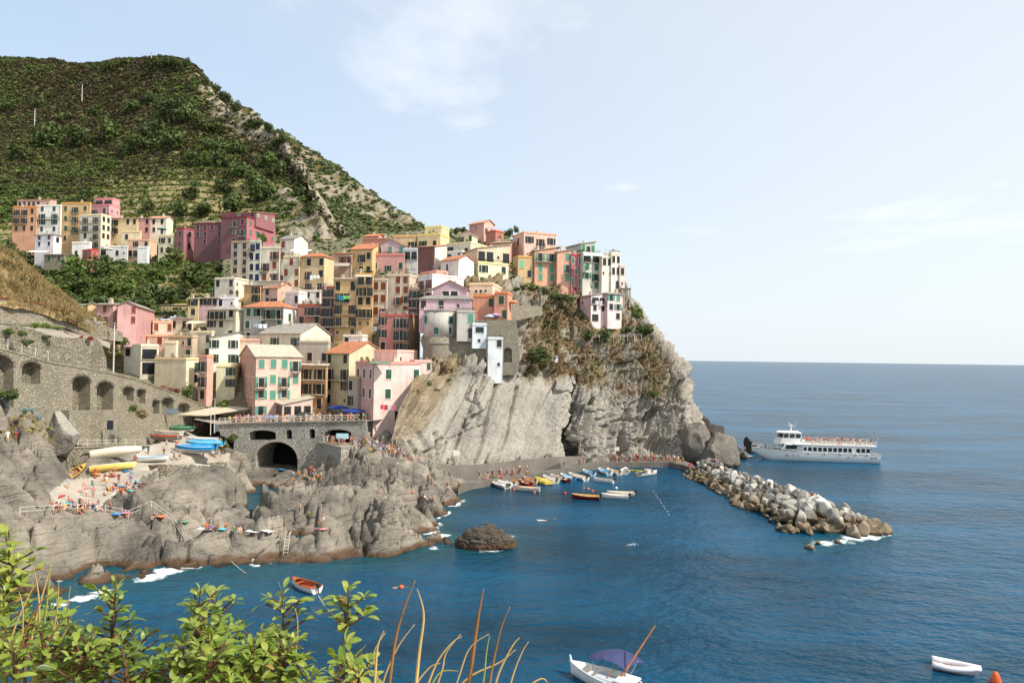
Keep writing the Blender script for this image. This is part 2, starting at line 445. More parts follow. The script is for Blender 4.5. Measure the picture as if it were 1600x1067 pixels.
# ---- shore rocks, slipway and plaza: one height field from known spots, rough where it is rock
sp = []
for q in [(-170,1040,-4),(-50,1003,-4),(60,972,-4),(150,944,-4),(250,917,-4),(350,903,-4),(450,894,-4),(550,888,-4),(650,884,-4),(716,872,-4),(742,845,-4),(745,800,-4),(752,772,-4),(700,806,-1.2),(690,803,-1),
          (-100,985,0),(60,934,0),(150,910,0),(250,886,0),(350,876,0),(450,869,0),(550,864,0),(650,861,0),(700,848,0),(704,835,0),(680,815,0),(665,808,.3),(715,790,0),(708,780,.4),(722,757,.3),(742,757,.2),
          (60,895,2.2),(150,875,2),(250,858,1.8),(350,850,1.9),(450,845,1.7),(550,838,2),(630,835,2),(680,830,1.5),(0,880,3.5),(0,850,5.2),(60,850,4.2),(60,825,5.5),
          (150,830,4),(250,832,3.6),(350,838,2.6),(440,820,3.2),(500,815,3.6),(560,805,4.4),(640,787,3.9),(600,795,4.4),(660,800,2.6),
          (400,805,4),(330,803,3.8),(300,790,3.5),(350,785,2.8),(420,795,3.3),(480,792,.2),(465,785,-.6),(450,790,.2),(520,785,4),(500,770,3.8),
          (560,770,4.6),(600,760,4.8),(365,773,-.9),(395,772,-1),(425,775,-1),(380,780,-.8),(410,768,-.8),(372,764,1.8),(410,757,1.8),(440,768,1.4),
          (675,759,3.8),(640,745,4.6),(600,725,5.8),(620,705,6.3),(560,738,5.4),(520,748,4.8),(700,745,3.2),(660,727,4.9),(640,770,3),(690,780,2),
          (80,803,5),(150,803,5),(155,806,4.9),(130,770,5),(100,760,5),(150,755,5.3),(200,745,6),(230,727,7),(250,712,8),(300,702,8.6),(270,682,9),(240,672,9.3),(330,692,9),(355,712,8),(250,728,7.8),(300,724,8),(350,722,7.6),
          (245,748,4.6),(250,775,3.5),(300,772,3.3),(352,766,2.3),(200,775,5),(220,800,4.7),(160,812,4.3),(250,818,4.1),(330,828,3.3),
          (20,705,9.3),(55,725,8.6),(70,765,6.8),(70,790,6),(10,760,8.5),(30,800,7),(-60,780,8.6),(-140,760,10),(-140,900,4),(-60,850,6),
          (400,738,2.2),(460,738,2.5),(430,752,1.2),(372,738,3.6),(505,735,4),(540,727,5.2),(580,700,7.6),(378,705,7.6),(470,722,2),(470,770,2.6),(560,690,9),(80,753,5.4),(120,751,5.5),(160,743,6),(200,725,7),(240,713,7.8),(520,715,3.5),(440,710,1.5)]:
    sp.append(tuple(G(*q)))
for q in [(0,640,98),(60,640,104),(100,662,109),(0,600,100),(-80,600,94),(100,692,114),(-80,660,92),(0,690,98),(120,690,117),(200,690,123),(245,690,130),(280,672,143),(600,690,138),(600,668,139.5),(630,690,136),(570,670,138),(130,640,115),(200,650,130),(250,655,146)]:
    sp.append(tuple(U(*q)))
shore_f = rbf(sp, .15)
gx = np.arange(-88, 4, .28); gy = np.arange(60, 166, .30)
X, Y = np.meshgrid(gx, gy)
Z = shore_f(np.c_[X.ravel(), Y.ravel()]).reshape(X.shape)
P = np.stack([X, Y, Z], -1)
spx, spy = projn(P)
def inpoly(px, py, poly):
    r = np.zeros(px.shape, bool); n = len(poly)
    for i in range(n):
        x1, y1 = poly[i]; x2, y2 = poly[(i + 1) % n]
        c = ((y1 > py) != (y2 > py)) & (px < (x2 - x1) * (py - y1) / (y2 - y1 + 1e-9) + x1)
        r ^= c
    return r
SLIP = [(78,806),(76,770),(100,748),(150,742),(205,715),(238,690),(232,668),(270,655),(325,648),(345,660),(335,680),(325,700),(362,712),(358,726),(250,730),(225,742),(212,758),(182,772),(160,790),(158,806)]
slip = inpoly(spx, spy, SLIP)
def soft(m, k):
    m = m.astype(float)
    for _ in range(k):
        m = (m + np.roll(m, 1, 0) + np.roll(m, -1, 0) + np.roll(m, 1, 1) + np.roll(m, -1, 1)) / 5
    return m
sm = soft(slip, 4)
Pf = P.reshape(-1, 3)
# bedding dips towards the sea: layers as narrow steps, cut by crossing joints
rough = np.clip(1 - sm.ravel() * 1.15, 0, 1)
q = np.stack([Pf[:, 0] * .07 + Pf[:, 2] * .35, Pf[:, 1] * .32 - Pf[:, 0] * .10, Pf[:, 2] * .5], 1)
calm = inpoly(spx, spy, [(238,722),(364,716),(368,788),(250,786)]) | inpoly(spx, spy, [(392,728),(478,728),(470,752),(395,752)]) | inpoly(spx, spy, [(60,700),(250,690),(215,760),(70,770)])
rough *= 1 - .75 * soft(calm, 6).ravel()
wq = Pf * np.array([1, 1, 0]); wv = np.stack([fbm(wq * .12, 3, 201), fbm(wq * .12, 3, 202), 0 * Pf[:, 0]], 1)
ca_, sa_ = math.cos(.35), math.sin(.35)
R2 = lambda k, kx: np.stack([(wq[:, 0] * ca_ + wq[:, 1] * sa_) * k * kx, (wq[:, 1] * ca_ - wq[:, 0] * sa_) * k, 0 * wq[:, 0] + .5], 1)
hA, eA = slabs(R2(.105, .6) + wv * .5, 210, (-.5, -.25), 1.3)
hB, eB = slabs(R2(.30, .55) + wv * .8, 220, (-.6, -.3), 1.5)
hC, eC = slabs(R2(.85, .45) + wv * 1.6, 230, (-.5, -.3), 1.4)
lump = fbm(Pf * .10, 4, 9) * 1.0
hz = (lump * .8 + hA * 1.7 - 2.1 * (1 - sstep(0, .075, eA)) + hB * 1.5 - 1.2 * (1 - sstep(0, .09, eB)) + hC * .55 - .45 * (1 - sstep(0, .12, eC)) + fbm(Pf * 1.6, 3, 31) * .2) * rough
pool = inpoly(spx, spy, [(355,785),(352,762),(395,757),(435,765),(432,787)]).ravel()
hz = np.where(pool, np.minimum(hz, 0) * .4 - .3, hz)
hz = hz * (.25 + .75 * sstep(-.6, 1.6, Pf[:, 2]))
Zs = (Pf[:, 2] + hz).reshape(X.shape)
def hold(pa, pb, p0, p1, front, back, zf, zb):
    """keep the ground below the foot of a wall in front of it and below its head behind it"""
    global Zs
    a = Vector(U(*pa)); b = Vector(U(*pb)); dx, dy = b.x - a.x, b.y - a.y; l = math.hypot(dx, dy); w_ = ((X - a.x) * dy - (Y - a.y) * dx) / l
    if (0 - a.x) * dy - (0 - a.y) * dx < 0: w_ = -w_                      # positive towards the viewer
    k = (spx > p0) & (spx < p1); f = np.clip((spx - p0) / (p1 - p0), 0, 1)
    Zs = np.where(k & (w_ >= -.2) & (w_ < front), np.minimum(Zs, zf[0] + (zf[1] - zf[0]) * f + np.maximum(0, w_ - front * .6) * .5), Zs)
    Zs = np.where(k & (w_ < -.2) & (w_ > -back), np.minimum(Zs, zb[0] + (zb[1] - zb[0]) * f), Zs)
Zs = np.where(pool.reshape(X.shape), np.minimum(Zs, -.7), Zs)
hold((60,745,107), (246,715,131), 60, 250, 3.0, 9.0, (5.2, 7.7), (9.6, 7.9))
hold((244,740,116), (362,745,130), 246, 360, 6.0, .5, (4.9, 3.6), (7.4, 7.0))
hold((366,660,143), (572,660,139), 392, 474, 5.0, 8.0, (2.0, 1.8), (2.6, 2.2))
hold((366,660,143), (572,660,139), 474, 566, 3.0, 8.0, (6.0, 6.6), (7.0, 7.0))
Ps = np.stack([X + 0, Y, Zs], -1)
fq = grid_faces(*X.shape)
slipf = slip.ravel()[fq].all(1)
zmax = Zs.ravel()[fq].max(1)
py_ok = (spy.ravel()[fq].min(1) > 575)
shore_rocks = link('shore_rocks', np_mesh('shore_rocks', Ps.reshape(-1, 3), fq[~slipf & (zmax > -3.2) & py_ok], [M_shore], False), kind='structure')
slipway = link('slipway', np_mesh('slipway', Ps.reshape(-1, 3), fq[slipf & py_ok], [M_conc2], True), kind='structure')
def shore_z(x, y):
    i = int(np.clip(round((x + 88) / .28), 0, len(gx) - 1)); j = int(np.clip(round((y - 60) / .30), 0, len(gy) - 1))
    return float(Zs[j, i])
_sp = None
def on_grid(Pg, px, py):
    """the spot of a surface grid that shows nearest to a pixel of the photograph (the near one when several do)"""
    k = id(Pg)
    if k not in _og: _og[k] = (*projn(Pg.reshape(-1, 3)), Pg.reshape(-1, 3))
    a, b, Q = _og[k]
    d = (a - px) ** 2 + (b - py) ** 2
    i = np.argsort(d)[:24]; i = i[d[i] < max(9, d[i[0]] * 3)]
    return Vector(Q[i[np.argmin(Q[i, 1])]])
_og = {}

# islet
bm = bmesh.new(); bmesh.ops.create_icosphere(bm, subdivisions=6, radius=1); V = np.array([v.co[:] for v in bm.verts]); F = [[v.index for v in f.verts] for f in bm.faces]; bm.free()
c = G(762, 852, 0)
V = V * np.array([4.2, 3.0, 2.6]); V[:, 2] += V[:, 0] * .0
Pw = V + np.array(c)
V = V * (1 + .30 * fbm(Pw * .35, 4, 3)[:, None] + .12 * ridged(Pw * np.array([.5, .5, 1.6]), 4, 7)[:, None] - .1)
V[:, 2] *= np.where(V[:, 0] > 2.2, .8, 1.0)
f1, f2, cc = voro(Pw * .45, 5); V[:, 2] += (cc - .5) * .7 - .5 * (1 - sstep(0, .1, f2 - f1)) + .1
M_islet = rockmat('islet_rock', (104, 95, 82), (84, 77, 68), (rad(20), rad(14), 0), True, 1.2)
islet = link('islet_rock', np_mesh('islet_rock', V, F, [M_islet], True), loc=c, label='low brown rock islet standing alone in the harbour water', category='rock')

# ---- headland cliff
rows_py = [742, 716, 682, 642, 602, 572, 542, 502, 462, 432]
c0 = [585, 598, 612, 622, 640, 662, 664, 660, 655, 655]
prof = [1094, 1096, 1100, 1083, 1076, 1066, 1047, 1012, 987, 976]
dDr = [-.5, 0, 2, 4, 6.5, 9.5, 14, 19, 26, 34]; dDs = [-.5, 0, 2, 4, 6, 8, 9.5, 16.5, 24, 34]
colp = [None, 690, 745, 800, 850, 877, 889, 906]; colD = [133, 141, 146, 152, 157, 159.5, 161, 162.5]
ctrl = []
for r in range(10):
    row = []
    for j, (p_, d_) in enumerate(zip(colp, colD)):
        ex = (6 if j == 6 else 0) * (1 if r in (1, 2, 3) else .55 if r in (0, 4) else 0)
        if j == 5: ex -= .8
        dd = dDr[r] * (1.2 if j <= 1 and r < 5 else 1.0)
        if j <= 2 and r >= 5: dd = {0: (17, 30, 37, 45, 53), 1: (10, 19, 26, 33, 41), 2: (9.5, 15, 20, 27, 35)}[j][r - 5]
        row.append(U(c0[r] if p_ is None else p_ + (r - 2) * 1.0 * (j in (5, 6, 7)) * (1 if r < 5 else 0), rows_py[r], d_ + dd + ex))
    lastx = 906
    for f_, d_ in ((.26, 168), (.52, 172), (.8, 175), (1, 183)):
        row.append(U(lastx + (prof[r] - lastx) * f_, rows_py[r], d_ + dDs[r] * (1 if f_ < 1 else .78)))
    row.append(U(prof[r] - 12, rows_py[r] + 4, 228)); row.append(U(prof[r] - 60, rows_py[r] + 6, 300))
    ctrl.append([tuple(v) for v in row])
Pc = loft(ctrl, 300, 470)
Nc = normals(Pc)
cpx, cpy = projn(Pc)
Pf = Pc.reshape(-1, 3); fpx = cpx.ravel(); fpy = cpy.ravel()
slab = (1 - sstep(872, 892, fpx)) * (1 - sstep(0, 14, 590 - fpy))
left = 1 - sstep(0, 40, fpx - (630 + (690 - fpy) * .55))       # brown, finely bedded flank
ac = Pf[:, 0] * .85 - Pf[:, 2] * .5 + Pf[:, 1] * .2; al = Pf[:, 0] * .5 + Pf[:, 2] * .85
q1 = np.stack([ac * .28, al * .035, Pf[:, 1] * .05], 1)
st1 = fbm(q1, 4, 40, .5)
stp = np.round(st1 * 5) / 5 * .6 + st1 * .4
dslab = stp * 1.7 + fbm(np.stack([ac * .9, al * .1, Pf[:, 1] * .1], 1), 4, 44) * .2 + fbm(Pf * .35, 4, 47) * .35
g1, g2, _c = voro(np.stack([ac * .22, al * .045, Pf[:, 1] * .03], 1) + fbm(Pf * .25, 3, 49)[:, None] * .18, 50)
dslab -= 1.2 * (1 - sstep(0, .045, g2 - g1)) * sstep(-.15, .2, fbm(Pf * .12, 2, 51))
qv = np.stack([Pf[:, 0] * .22 - Pf[:, 2] * .06, Pf[:, 1] * .12, Pf[:, 2] * .10], 1)
h1, h2, hc = voro(qv + fbm(Pf * .2, 3, 60)[:, None] * .4, 61)
cr_ = np.stack([Pf[:, 0] * .30 - Pf[:, 2] * .07, Pf[:, 2] * .075, 0 * Pf[:, 0] + .5], 1) + np.stack([fbm(Pf * .13, 3, 60), fbm(Pf * .13, 3, 63), 0 * Pf[:, 0]], 1) * .55
h1, e1 = slabs(cr_, 240, (.9, -.2), 1.2); h2, e2 = slabs(cr_ * np.array([2.6, 3.2, 1]), 250, (.8, -.2), 1.4); h3, e3 = slabs(cr_ * np.array([6.5, 9, 1]), 260, (.6, 0), 1.4)
drgt = h1 * 2.4 - 1.6 * (1 - sstep(0, .08, e1)) + h2 * 1.0 - .7 * (1 - sstep(0, .09, e2)) + h3 * .36 - .25 * (1 - sstep(0, .1, e3)) + fbm(Pf * .09, 3, 66) * 1.6
dlft = ridged(np.stack([ac * 1.1, al * .06, Pf[:, 1] * .05], 1), 3, 70) * .6 + fbm(Pf * .3, 3, 71) * .6
d = slab * (dslab * (1 - left) + dlft * left) + (1 - slab) * drgt
for cl_, am, wd in (([(757,588),(735,640),(716,690),(706,722)], 1.5, 2.0), ([(744,612),(742,624),(751,640),(744,664)], 1.0, 1.6), ([(776,600),(762,650),(754,690),(740,724)], 1.6, 2.0), ([(808,606),(800,640),(790,690),(784,704)], 1.7, 2.2), ([(676,678),(680,700),(682,724)], 1.2, 1.8), ([(698,690),(686,722)], 1.3, 2.2), ([(700,686),(742,668),(756,664)], .6, 1.4), ([(726,655),(728,672)], 1.1, 1.8), ([(640,690),(648,705),(646,726)], 1.2, 2.5), ([(655,676),(664,700),(668,726)], 1.0, 2.5), ([(905,640),(900,690),(898,716)], 1.4, 3), ([(925,640),(914,680),(918,712)], 1.2, 2.4), ([(952,650),(938,690),(934,712)], 1.3, 3), ([(985,640),(968,690)], 1.0, 3)):
    dm = np.full(len(fpx), 99.0)
    for (ax_, ay_), (bx_, by_) in zip(cl_, cl_[1:]):
        tt = np.clip(((fpx - ax_) * (bx_ - ax_) + (fpy - ay_) * (by_ - ay_)) / ((bx_ - ax_) ** 2 + (by_ - ay_) ** 2), 0, 1)
        dm = np.minimum(dm, np.hypot(fpx - ax_ - tt * (bx_ - ax_), fpy - ay_ - tt * (by_ - ay_)))
    dm = dm + fbm(Pf * .5, 3, 75) * 1.6
    d -= am * np.exp(-(np.maximum(dm, 0) / wd) ** 2)
upper = sstep(0, 40, 590 - fpy)
d = d * (1 - .35 * upper)
for (hx, hy, rx, ry, am) in ((974, 700, 9, 22, 5), (1022, 696, 9, 16, 4), (1040, 700, 9, 14, 4.5), (889, 690, 6, 40, 1.2)):
    d -= am * np.exp(-(((fpx - hx) / rx) ** 2 + ((fpy - hy) / ry) ** 2) ** 1.5)
Pc2 = (Pf - Nc.reshape(-1, 3) * 0 + d[:, None] * (Nc.reshape(-1, 3) * np.where(Nc.reshape(-1, 3)[:, 1:2] > 0, -1, 1))).reshape(Pc.shape)
vg = sstep(-10, 14, (598 + np.clip((fpx - 850) * .18, 0, 40)) - fpy + fbm(Pf * .15, 4, 80) * 42) * sstep(800, 840, fpx) * (.35 + .65 * sstep(-.25, .15, fbm(Pf * .22, 4, 82))) * (1 - sstep(-40, -4, fpx - np.interp(fpy, rows_py[::-1], prof[::-1])) * .75)
vg = np.clip(vg * .85 + sstep(.0, .3, fbm(Pf * .3, 3, 83)) * left * .5 * sstep(640, 600, fpy), 0, 1)
headland = link('headland_cliff', np_mesh('headland_cliff', Pc2.reshape(-1, 3), grid_faces(300, 470), [M_cliff], False, {'veg': vg, 'flank': np.clip(left * sstep(700, 660, fpy) * 1.1, 0, 1)}), kind='structure')

# ---- mountain behind the village
cb = [(-260,520,175),(-80,520,175),(30,520,175),(120,520,178),(200,505,186),(280,490,196),(350,480,204),(410,465,210),(460,450,220),(500,432,228),(528,402,240)]
ct = [(-260,100,560),(-80,90,545),(30,97,535),(130,108,520),(210,97,505),(285,93,485),(340,142,455),(385,182,430),(430,214,400),(468,262,355),(502,335,310)]
ctrl = []
for t in [0, .1, .2, .3, .42, .55, .7, .85, 1.0]:
    ctrl.append([tuple(U(a[0] + (b[0] - a[0]) * t, a[1] + (b[1] - a[1]) * t, a[2] + (b[2] - a[2]) * t ** 1.05)) for a, b in zip(cb, ct)])
back = [tuple(Vector(v) + Vector((8, 60, -25))) for v in ctrl[-1]]
for r in ctrl + [back]: r.append(tuple(Vector(r[-1]) + Vector((6, 45, -14)))); r.append(tuple(Vector(r[-1]) + Vector((-10, 120, -60))))
Ph = loft(ctrl + [back], 330, 330)
Nh = normals(Ph); Pf = Ph.reshape(-1, 3)
hu = np.tile(np.linspace(0, 12, 330), 330); hv = np.repeat(np.linspace(0, 9, 330), 330)
rocky = np.clip(sstep(6.8, 8.6, hu + fbm(Pf * .02, 3, 90) * 1.2) * (1 - sstep(5.2, 6.4, hv)) + sstep(5.0, 5.9, hu) * sstep(6.3, 7.6, hv), 0, 1)
am = 1.5 + 6 * sstep(2.5, 6, hv)
d = fbm(Pf * .02, 4, 91) * am + fbm(Pf * .07, 3, 92) * am * .25 + rocky * (ridged(Pf * np.array([.06, .06, .025]), 4, 93) * 7 - 2)
zz = Pf[:, 2] + d
step = 4.2
u_ = zz / step + fbm(Pf[:, [0, 1, 2]] * np.array([.008, .008, 0]), 3, 95) * 1.2
fr = u_ - np.floor(u_)
stair = (sstep(.62, .98, fr) - fr) * step * .62
ter = (1 - rocky) * (1 - sstep(5.0, 6.6, hv)) * (.6 + .4 * sstep(-.2, .1, fbm(Pf * .02, 3, 97) + .2))
Ph2 = Pf.copy(); Ph2[:, 2] = zz + stair * ter
riser = sstep(.58, .68, fr) * (1 - sstep(.94, 1.0, fr)) * ter
Ph2 = Ph2.reshape(Ph.shape)
t = NT('mountain_ground'); p = t.pos()
n1 = t.noise(p, .03, 6, .6); n2 = t.noise(p, .35, 6, .65)
a = t.mix(t.ramp(n1, .38, .62), lin((98, 92, 60)), lin((92, 74, 54)))
a = t.mix(t.ramp(n2, .42, .62), a, lin((107, 98, 56)))
a = t.mix(t.n('ShaderNodeAttribute', attribute_name='tread').outputs['Fac'], a, t.mix(t.ramp(n2, .4, .62), lin((108, 118, 58)), lin((146, 136, 86))))
a = t.mix(t.n('ShaderNodeAttribute', attribute_name='riser').outputs['Fac'], a, t.mix(t.ramp(n2, .4, .6), lin((160, 146, 108)), lin((114, 106, 82))))
rk = t.mix(t.ramp(n2, .35, .65), lin((163, 154, 136)), lin((125, 116, 102)))
rk = t.mix(t.ramp(t.noise(p, .12, 6, .65), .5, .62), rk, lin((92, 86, 56)))
a = t.mix(t.n('ShaderNodeAttribute', attribute_name='rocky').outputs['Fac'], a, rk)
t.l(a, t.b.inputs['Base Color']); t.b.inputs['Roughness'].default_value = 1; t.b.inputs['Specular IOR Level'].default_value = 0
t.bump(n2, 1, .6)
M_hill = t.m
mountain = link('mountain', np_mesh('mountain', Ph2.reshape(-1, 3), grid_faces(330, 330), [M_hill], True, {'riser': riser, 'rocky': rocky, 'tread': ter * (1 - riser)}), kind='structure')

cb = [(400,440,330),(450,440,335),(490,440,340),(530,440,345),(570,440,350),(620,440,355),(655,440,360),(680,440,365)]
ct = [(400,205,640),(445,214,630),(485,240,620),(528,270,605),(570,302,590),(612,331,575),(642,350,560),(668,372,545)]
ctrl = [[tuple(U(a[0] + (b[0] - a[0]) * t, a[1] + (b[1] - a[1]) * t, a[2] + (b[2] - a[2]) * t)) for a, b in zip(cb, ct)] for t in (0, .2, .4, .6, .8, 1)]
ctrl.append([tuple(Vector(v) + Vector((10, 80, -40))) for v in ctrl[-1]])
for r in ctrl: r.append(tuple(Vector(r[-1]) + Vector((15, 60, -22)))); r.append(tuple(Vector(r[-1]) + Vector((0, 150, -70))))
Pr = loft(ctrl, 150, 170); Pf = Pr.reshape(-1, 3)
rr2 = sstep(.05, .3, fbm(Pf * np.array([.02, .02, .02]), 4, 101)) * .9
d = fbm(Pf * .02, 4, 102) * 6 + ridged(Pf * np.array([.03, .03, .012]), 4, 103) * 5 * rr2
Pr2 = Pf.copy(); Pr2[:, 2] += d; Pr2 = Pr2.reshape(Pr.shape)
ridge = link('far_ridge', np_mesh('far_ridge', Pr2.reshape(-1, 3), grid_faces(150, 170), [M_hill], True, {'riser': np.zeros(len(Pf)), 'rocky': rr2}), kind='structure')

# ---- dry slope on the near shoulder, above the ramp
ctrl = []
for row in ([(-160,505,106),(0,482,114),(60,492,121),(110,505,127),(176,534,139)], [(-160,470,107),(0,464,115),(58,474,122),(106,488,128),(170,518,140)],
            [(-160,430,110),(0,438,118),(52,456,125),(102,474,131),(162,508,142)], [(-160,370,116),(-5,392,123),(40,420,130),(92,463,136),(152,506,146)], [(-160,372,132),(-20,394,140),(30,424,148),(80,470,154),(140,520,160)]):
    ctrl.append([tuple(U(*v)) for v in row])
Pn = loft(ctrl, 120, 150); Pf = Pn.reshape(-1, 3)
Pn2 = Pf + np.stack([0 * Pf[:, 0], 0 * Pf[:, 0], fbm(Pf * .25, 4, 110) * .8], 1); Pn2 = Pn2.reshape(Pn.shape)
t = NT('dry_slope_ground'); p = t.pos(); n1 = t.noise(p, .25, 5, .6); n2 = t.noise(p, 1.5, 6, .65)
a = t.mix(t.ramp(n1, .4, .6), lin((160, 138, 94)), lin((116, 97, 60))); a = t.mix(t.ramp(n2, .45, .65), a, lin((179, 160, 121)))
t.l(a, t.b.inputs['Base Color']); t.b.inputs['Roughness'].default_value = 1; t.bump(n2, 1, .3)
near_slope = link('dry_slope', np_mesh('dry_slope', Pn2.reshape(-1, 3), grid_faces(120, 150), [t.m], True), kind='structure')

# ---- sea
t = NT('sea_water'); p = t.pos()
cd = t.n('ShaderNodeCameraData').outputs['View Distance']
w0 = t.n('ShaderNodeMapping', {'Vector': p, 'Rotation': (0, 0, rad(25)), 'Scale': (.8, 1.5, 1)}).outputs[0]
wa = t.noise(w0, .36, 3, .5); wb = t.noise(w0, 1.05, 3, .5); wc = t.noise(w0, .06, 4, .55)
hgt = t.math('ADD', t.math('ADD', t.math('MULTIPLY', wa, .9), t.math('MULTIPLY', wb, .5)), t.math('MULTIPLY', wc, 1.6))
fo = t.n('ShaderNodeAttribute', attribute_name='foam').outputs['Fac']
sh = t.n('ShaderNodeAttribute', attribute_name='shallow').outputs['Fac']
big = t.noise(t.n('ShaderNodeMapping', {'Vector': p, 'Scale': (.6, 1.6, 1), 'Rotation': (0, 0, rad(12))}).outputs[0], .022, 5, .6)
dc = t.mix(t.ramp(big, .38, .62), lin((3, 48, 68)), lin((7, 76, 108)))
dc = t.mix(sh, dc, lin((30, 74, 78)))
fn = t.noise(p, .9, 6, .7)
fm = t.ramp(t.math('ADD', fn, t.math('MULTIPLY', fo, .55)), .82, 1.02)
dc = t.mix(fm, dc, lin((233, 238, 238)))
t.l(dc, t.b.inputs['Base Color']); t.b.inputs['IOR'].default_value = 1.333
t.l(t.ramp(fm, 0, 1, .26, .8), t.b.inputs['Roughness']); t.b.inputs['Specular IOR Level'].default_value = .28
t.l(t.n('ShaderNodeBump', {'Height': hgt, 'Strength': 1.0, 'Distance': .7}).outputs[0], t.b.inputs['Normal'])
M_sea = t.m
Dd = np.concatenate([np.geomspace(18, 70, 40)[:-1], np.linspace(70, 205, 260)[:-1], np.geomspace(205, 60000, 90)])
ss = np.linspace(-.95, 1.15, 420)
X, Y = np.meshgrid(ss, Dd); X = X * Y
Ps_ = np.stack([X, Y, 0 * X], -1).reshape(-1, 3)
ix = np.clip(((Ps_[:, 0] + 88) / .28).round().astype(int), 0, len(gx) - 1); iy = np.clip(((Ps_[:, 1] - 60) / .30).round().astype(int), 0, len(gy) - 1)
inside = (Ps_[:, 0] < 4) & (Ps_[:, 0] > -88) & (Ps_[:, 1] > 60) & (Ps_[:, 1] < 166)
Zr = np.where(inside, Zs[iy, ix], -9)
foam = np.where(inside, np.exp(-((Zr + .2) / .45) ** 2), 0) * sstep(-.05, .3, fbm(Ps_ * .09, 3, 120))
shal = np.where(inside, sstep(-4, .3, Zr) * .7, 0)
def foamspot(px, py, r, k=1.0, z=0):
    global foam, shal
    c = G(px, py, z); d = np.hypot(Ps_[:, 0] - c.x, Ps_[:, 1] - c.y)
    foam = np.maximum(foam, k * np.exp(-(d / r) ** 2)); shal = np.maximum(shal, .6 * np.exp(-(d / (r * 2.2)) ** 2))
for a in [(790,851,1.6,1.0),(765,857,2.2,1.1),(735,858,1.2,.8),(800,838,1.3,.8),(1255,820,1.6,.9),(1230,808,1.2,.8),(1290,848,2.2,1),(1320,846,1.8,.9),(1335,840,2.2,1.2),(1355,838,2.4,1.2),(1375,834,1.8,1.1),(1352,822,1.5,1.0),(1240,826,1.4,.9),(1268,858,.9,.9),
          (1160,705,2.2,.9),(1168,712,1.8,1.05),(1140,678,2.4,.95),(1130,673,1.2,.9),(300,884,2.0,1.15),(330,880,1.4,1.0),(260,892,2.2,1.2),(235,902,2.0,1.2),(160,925,1.6,1.1),(130,935,1.6,1.1),(90,945,1.4,1.0),(640,858,1.0,.95),(680,856,1.2,.95),(560,866,.9,.9),(725,782,.9,.9)]:
    foamspot(*a)
sea = link('sea', np_mesh('sea', Ps_, grid_faces(len(Dd), len(ss)), [M_sea], True, {'foam': foam, 'shallow': shal}), kind='structure')

# ================================================================== WALLS, BRIDGE, QUAY
def wall_plane(a, b):
    a = Vector(a); b = Vector(b); e = (b - a); e.z = 0; e.normalize()
    n = Vector((e.y, -e.x, 0))                       # towards the viewer
    if n.x * a.x + n.y * a.y > 0: n = -n
    def on(px, py):
        d = ray(px, py); o = Vector((0, 0, CAMZ))
        s_ = (a - o).dot(n) / d.dot(n); q = o + d * s_
        return ((q - a).dot(e), q.z - a.z)
    return a, e, n, on
def arch_px(x0, x1, yt, yb, rise=.8, seg=8):
    h = (x1 - x0) / 2; r = h * rise; cx = (x0 + x1) / 2
    pts = [(x0, yb)] + [(cx - h * math.cos(math.pi * k / seg), yt + r - r * math.sin(math.pi * k / seg)) for k in range(seg + 1)] + [(x1, yb)]
    return pts
def pierced(name, a, b, outer, holes, thick, depth, mats, parent=None, cap=.0, **kw):
    """a masonry wall in the vertical plane through a and b; its openings are real recesses with their own back"""
    a, e, n, on = wall_plane(a, b)
    o2 = [on(*p) for p in outer]; h2 = [[on(*p) for p in h] for h in holes]
    pts, tri = poly_holes(o2, h2)
    W3 = lambda s, z, d: tuple(a + e * s + Vector((0, 0, z)) - n * d)
    mb = MB()
    vs = [W3(s, z, 0) for s, z in pts]
    fs = []
    for t3 in tri:
        p0, p1, p2 = (Vector(vs[i]) for i in t3)
        fs.append(t3 if (p1 - p0).cross(p2 - p0).dot(n) > 0 else t3[::-1])
    mb.add(vs, fs)
    m = len(o2)
    mb.add([W3(s, z, 0) for s, z in o2] + [W3(s, z, thick) for s, z in o2], [(i, (i + 1) % m, m + (i + 1) % m, m + i) for i in range(m)])
    for h, dp in zip(h2, depth if hasattr(depth, '__len__') else [depth] * len(h2)):
        m = len(h)
        mb.cur = 0
        mb.add([W3(s, z, 0) for s, z in h] + [W3(s, z, dp) for s, z in h], [(i, (i + 1) % m, m + (i + 1) % m, m + i) for i in range(m)])
        mb.cur = min(1, len(mats) - 1)
        mb.add([W3(s, z, dp) for s, z in h], [tuple(range(m))])
    return mb.build(name, mats, parent, **kw), (a, e, n, on)
M_void = plain('unlit_inside', (28, 26, 23), 1, .2)  # shade inside the vaults and bridge openings, painted near-black
M_white = plain('white_paint', (230, 228, 222), .5, .06)
M_rail = plain('pale_rail', (207, 201, 189), .6, .1)
M_grey = plain('grey_metal', (139, 144, 148), .45, .1, metal=.4)
M_dark = plain('dark_metal', (45, 47, 48), .5, .2)
M_rust = plain('rust', (109, 59, 38), .9, .25)
M_wood = plain('weathered_wood', (138, 104, 72), .8, .25)

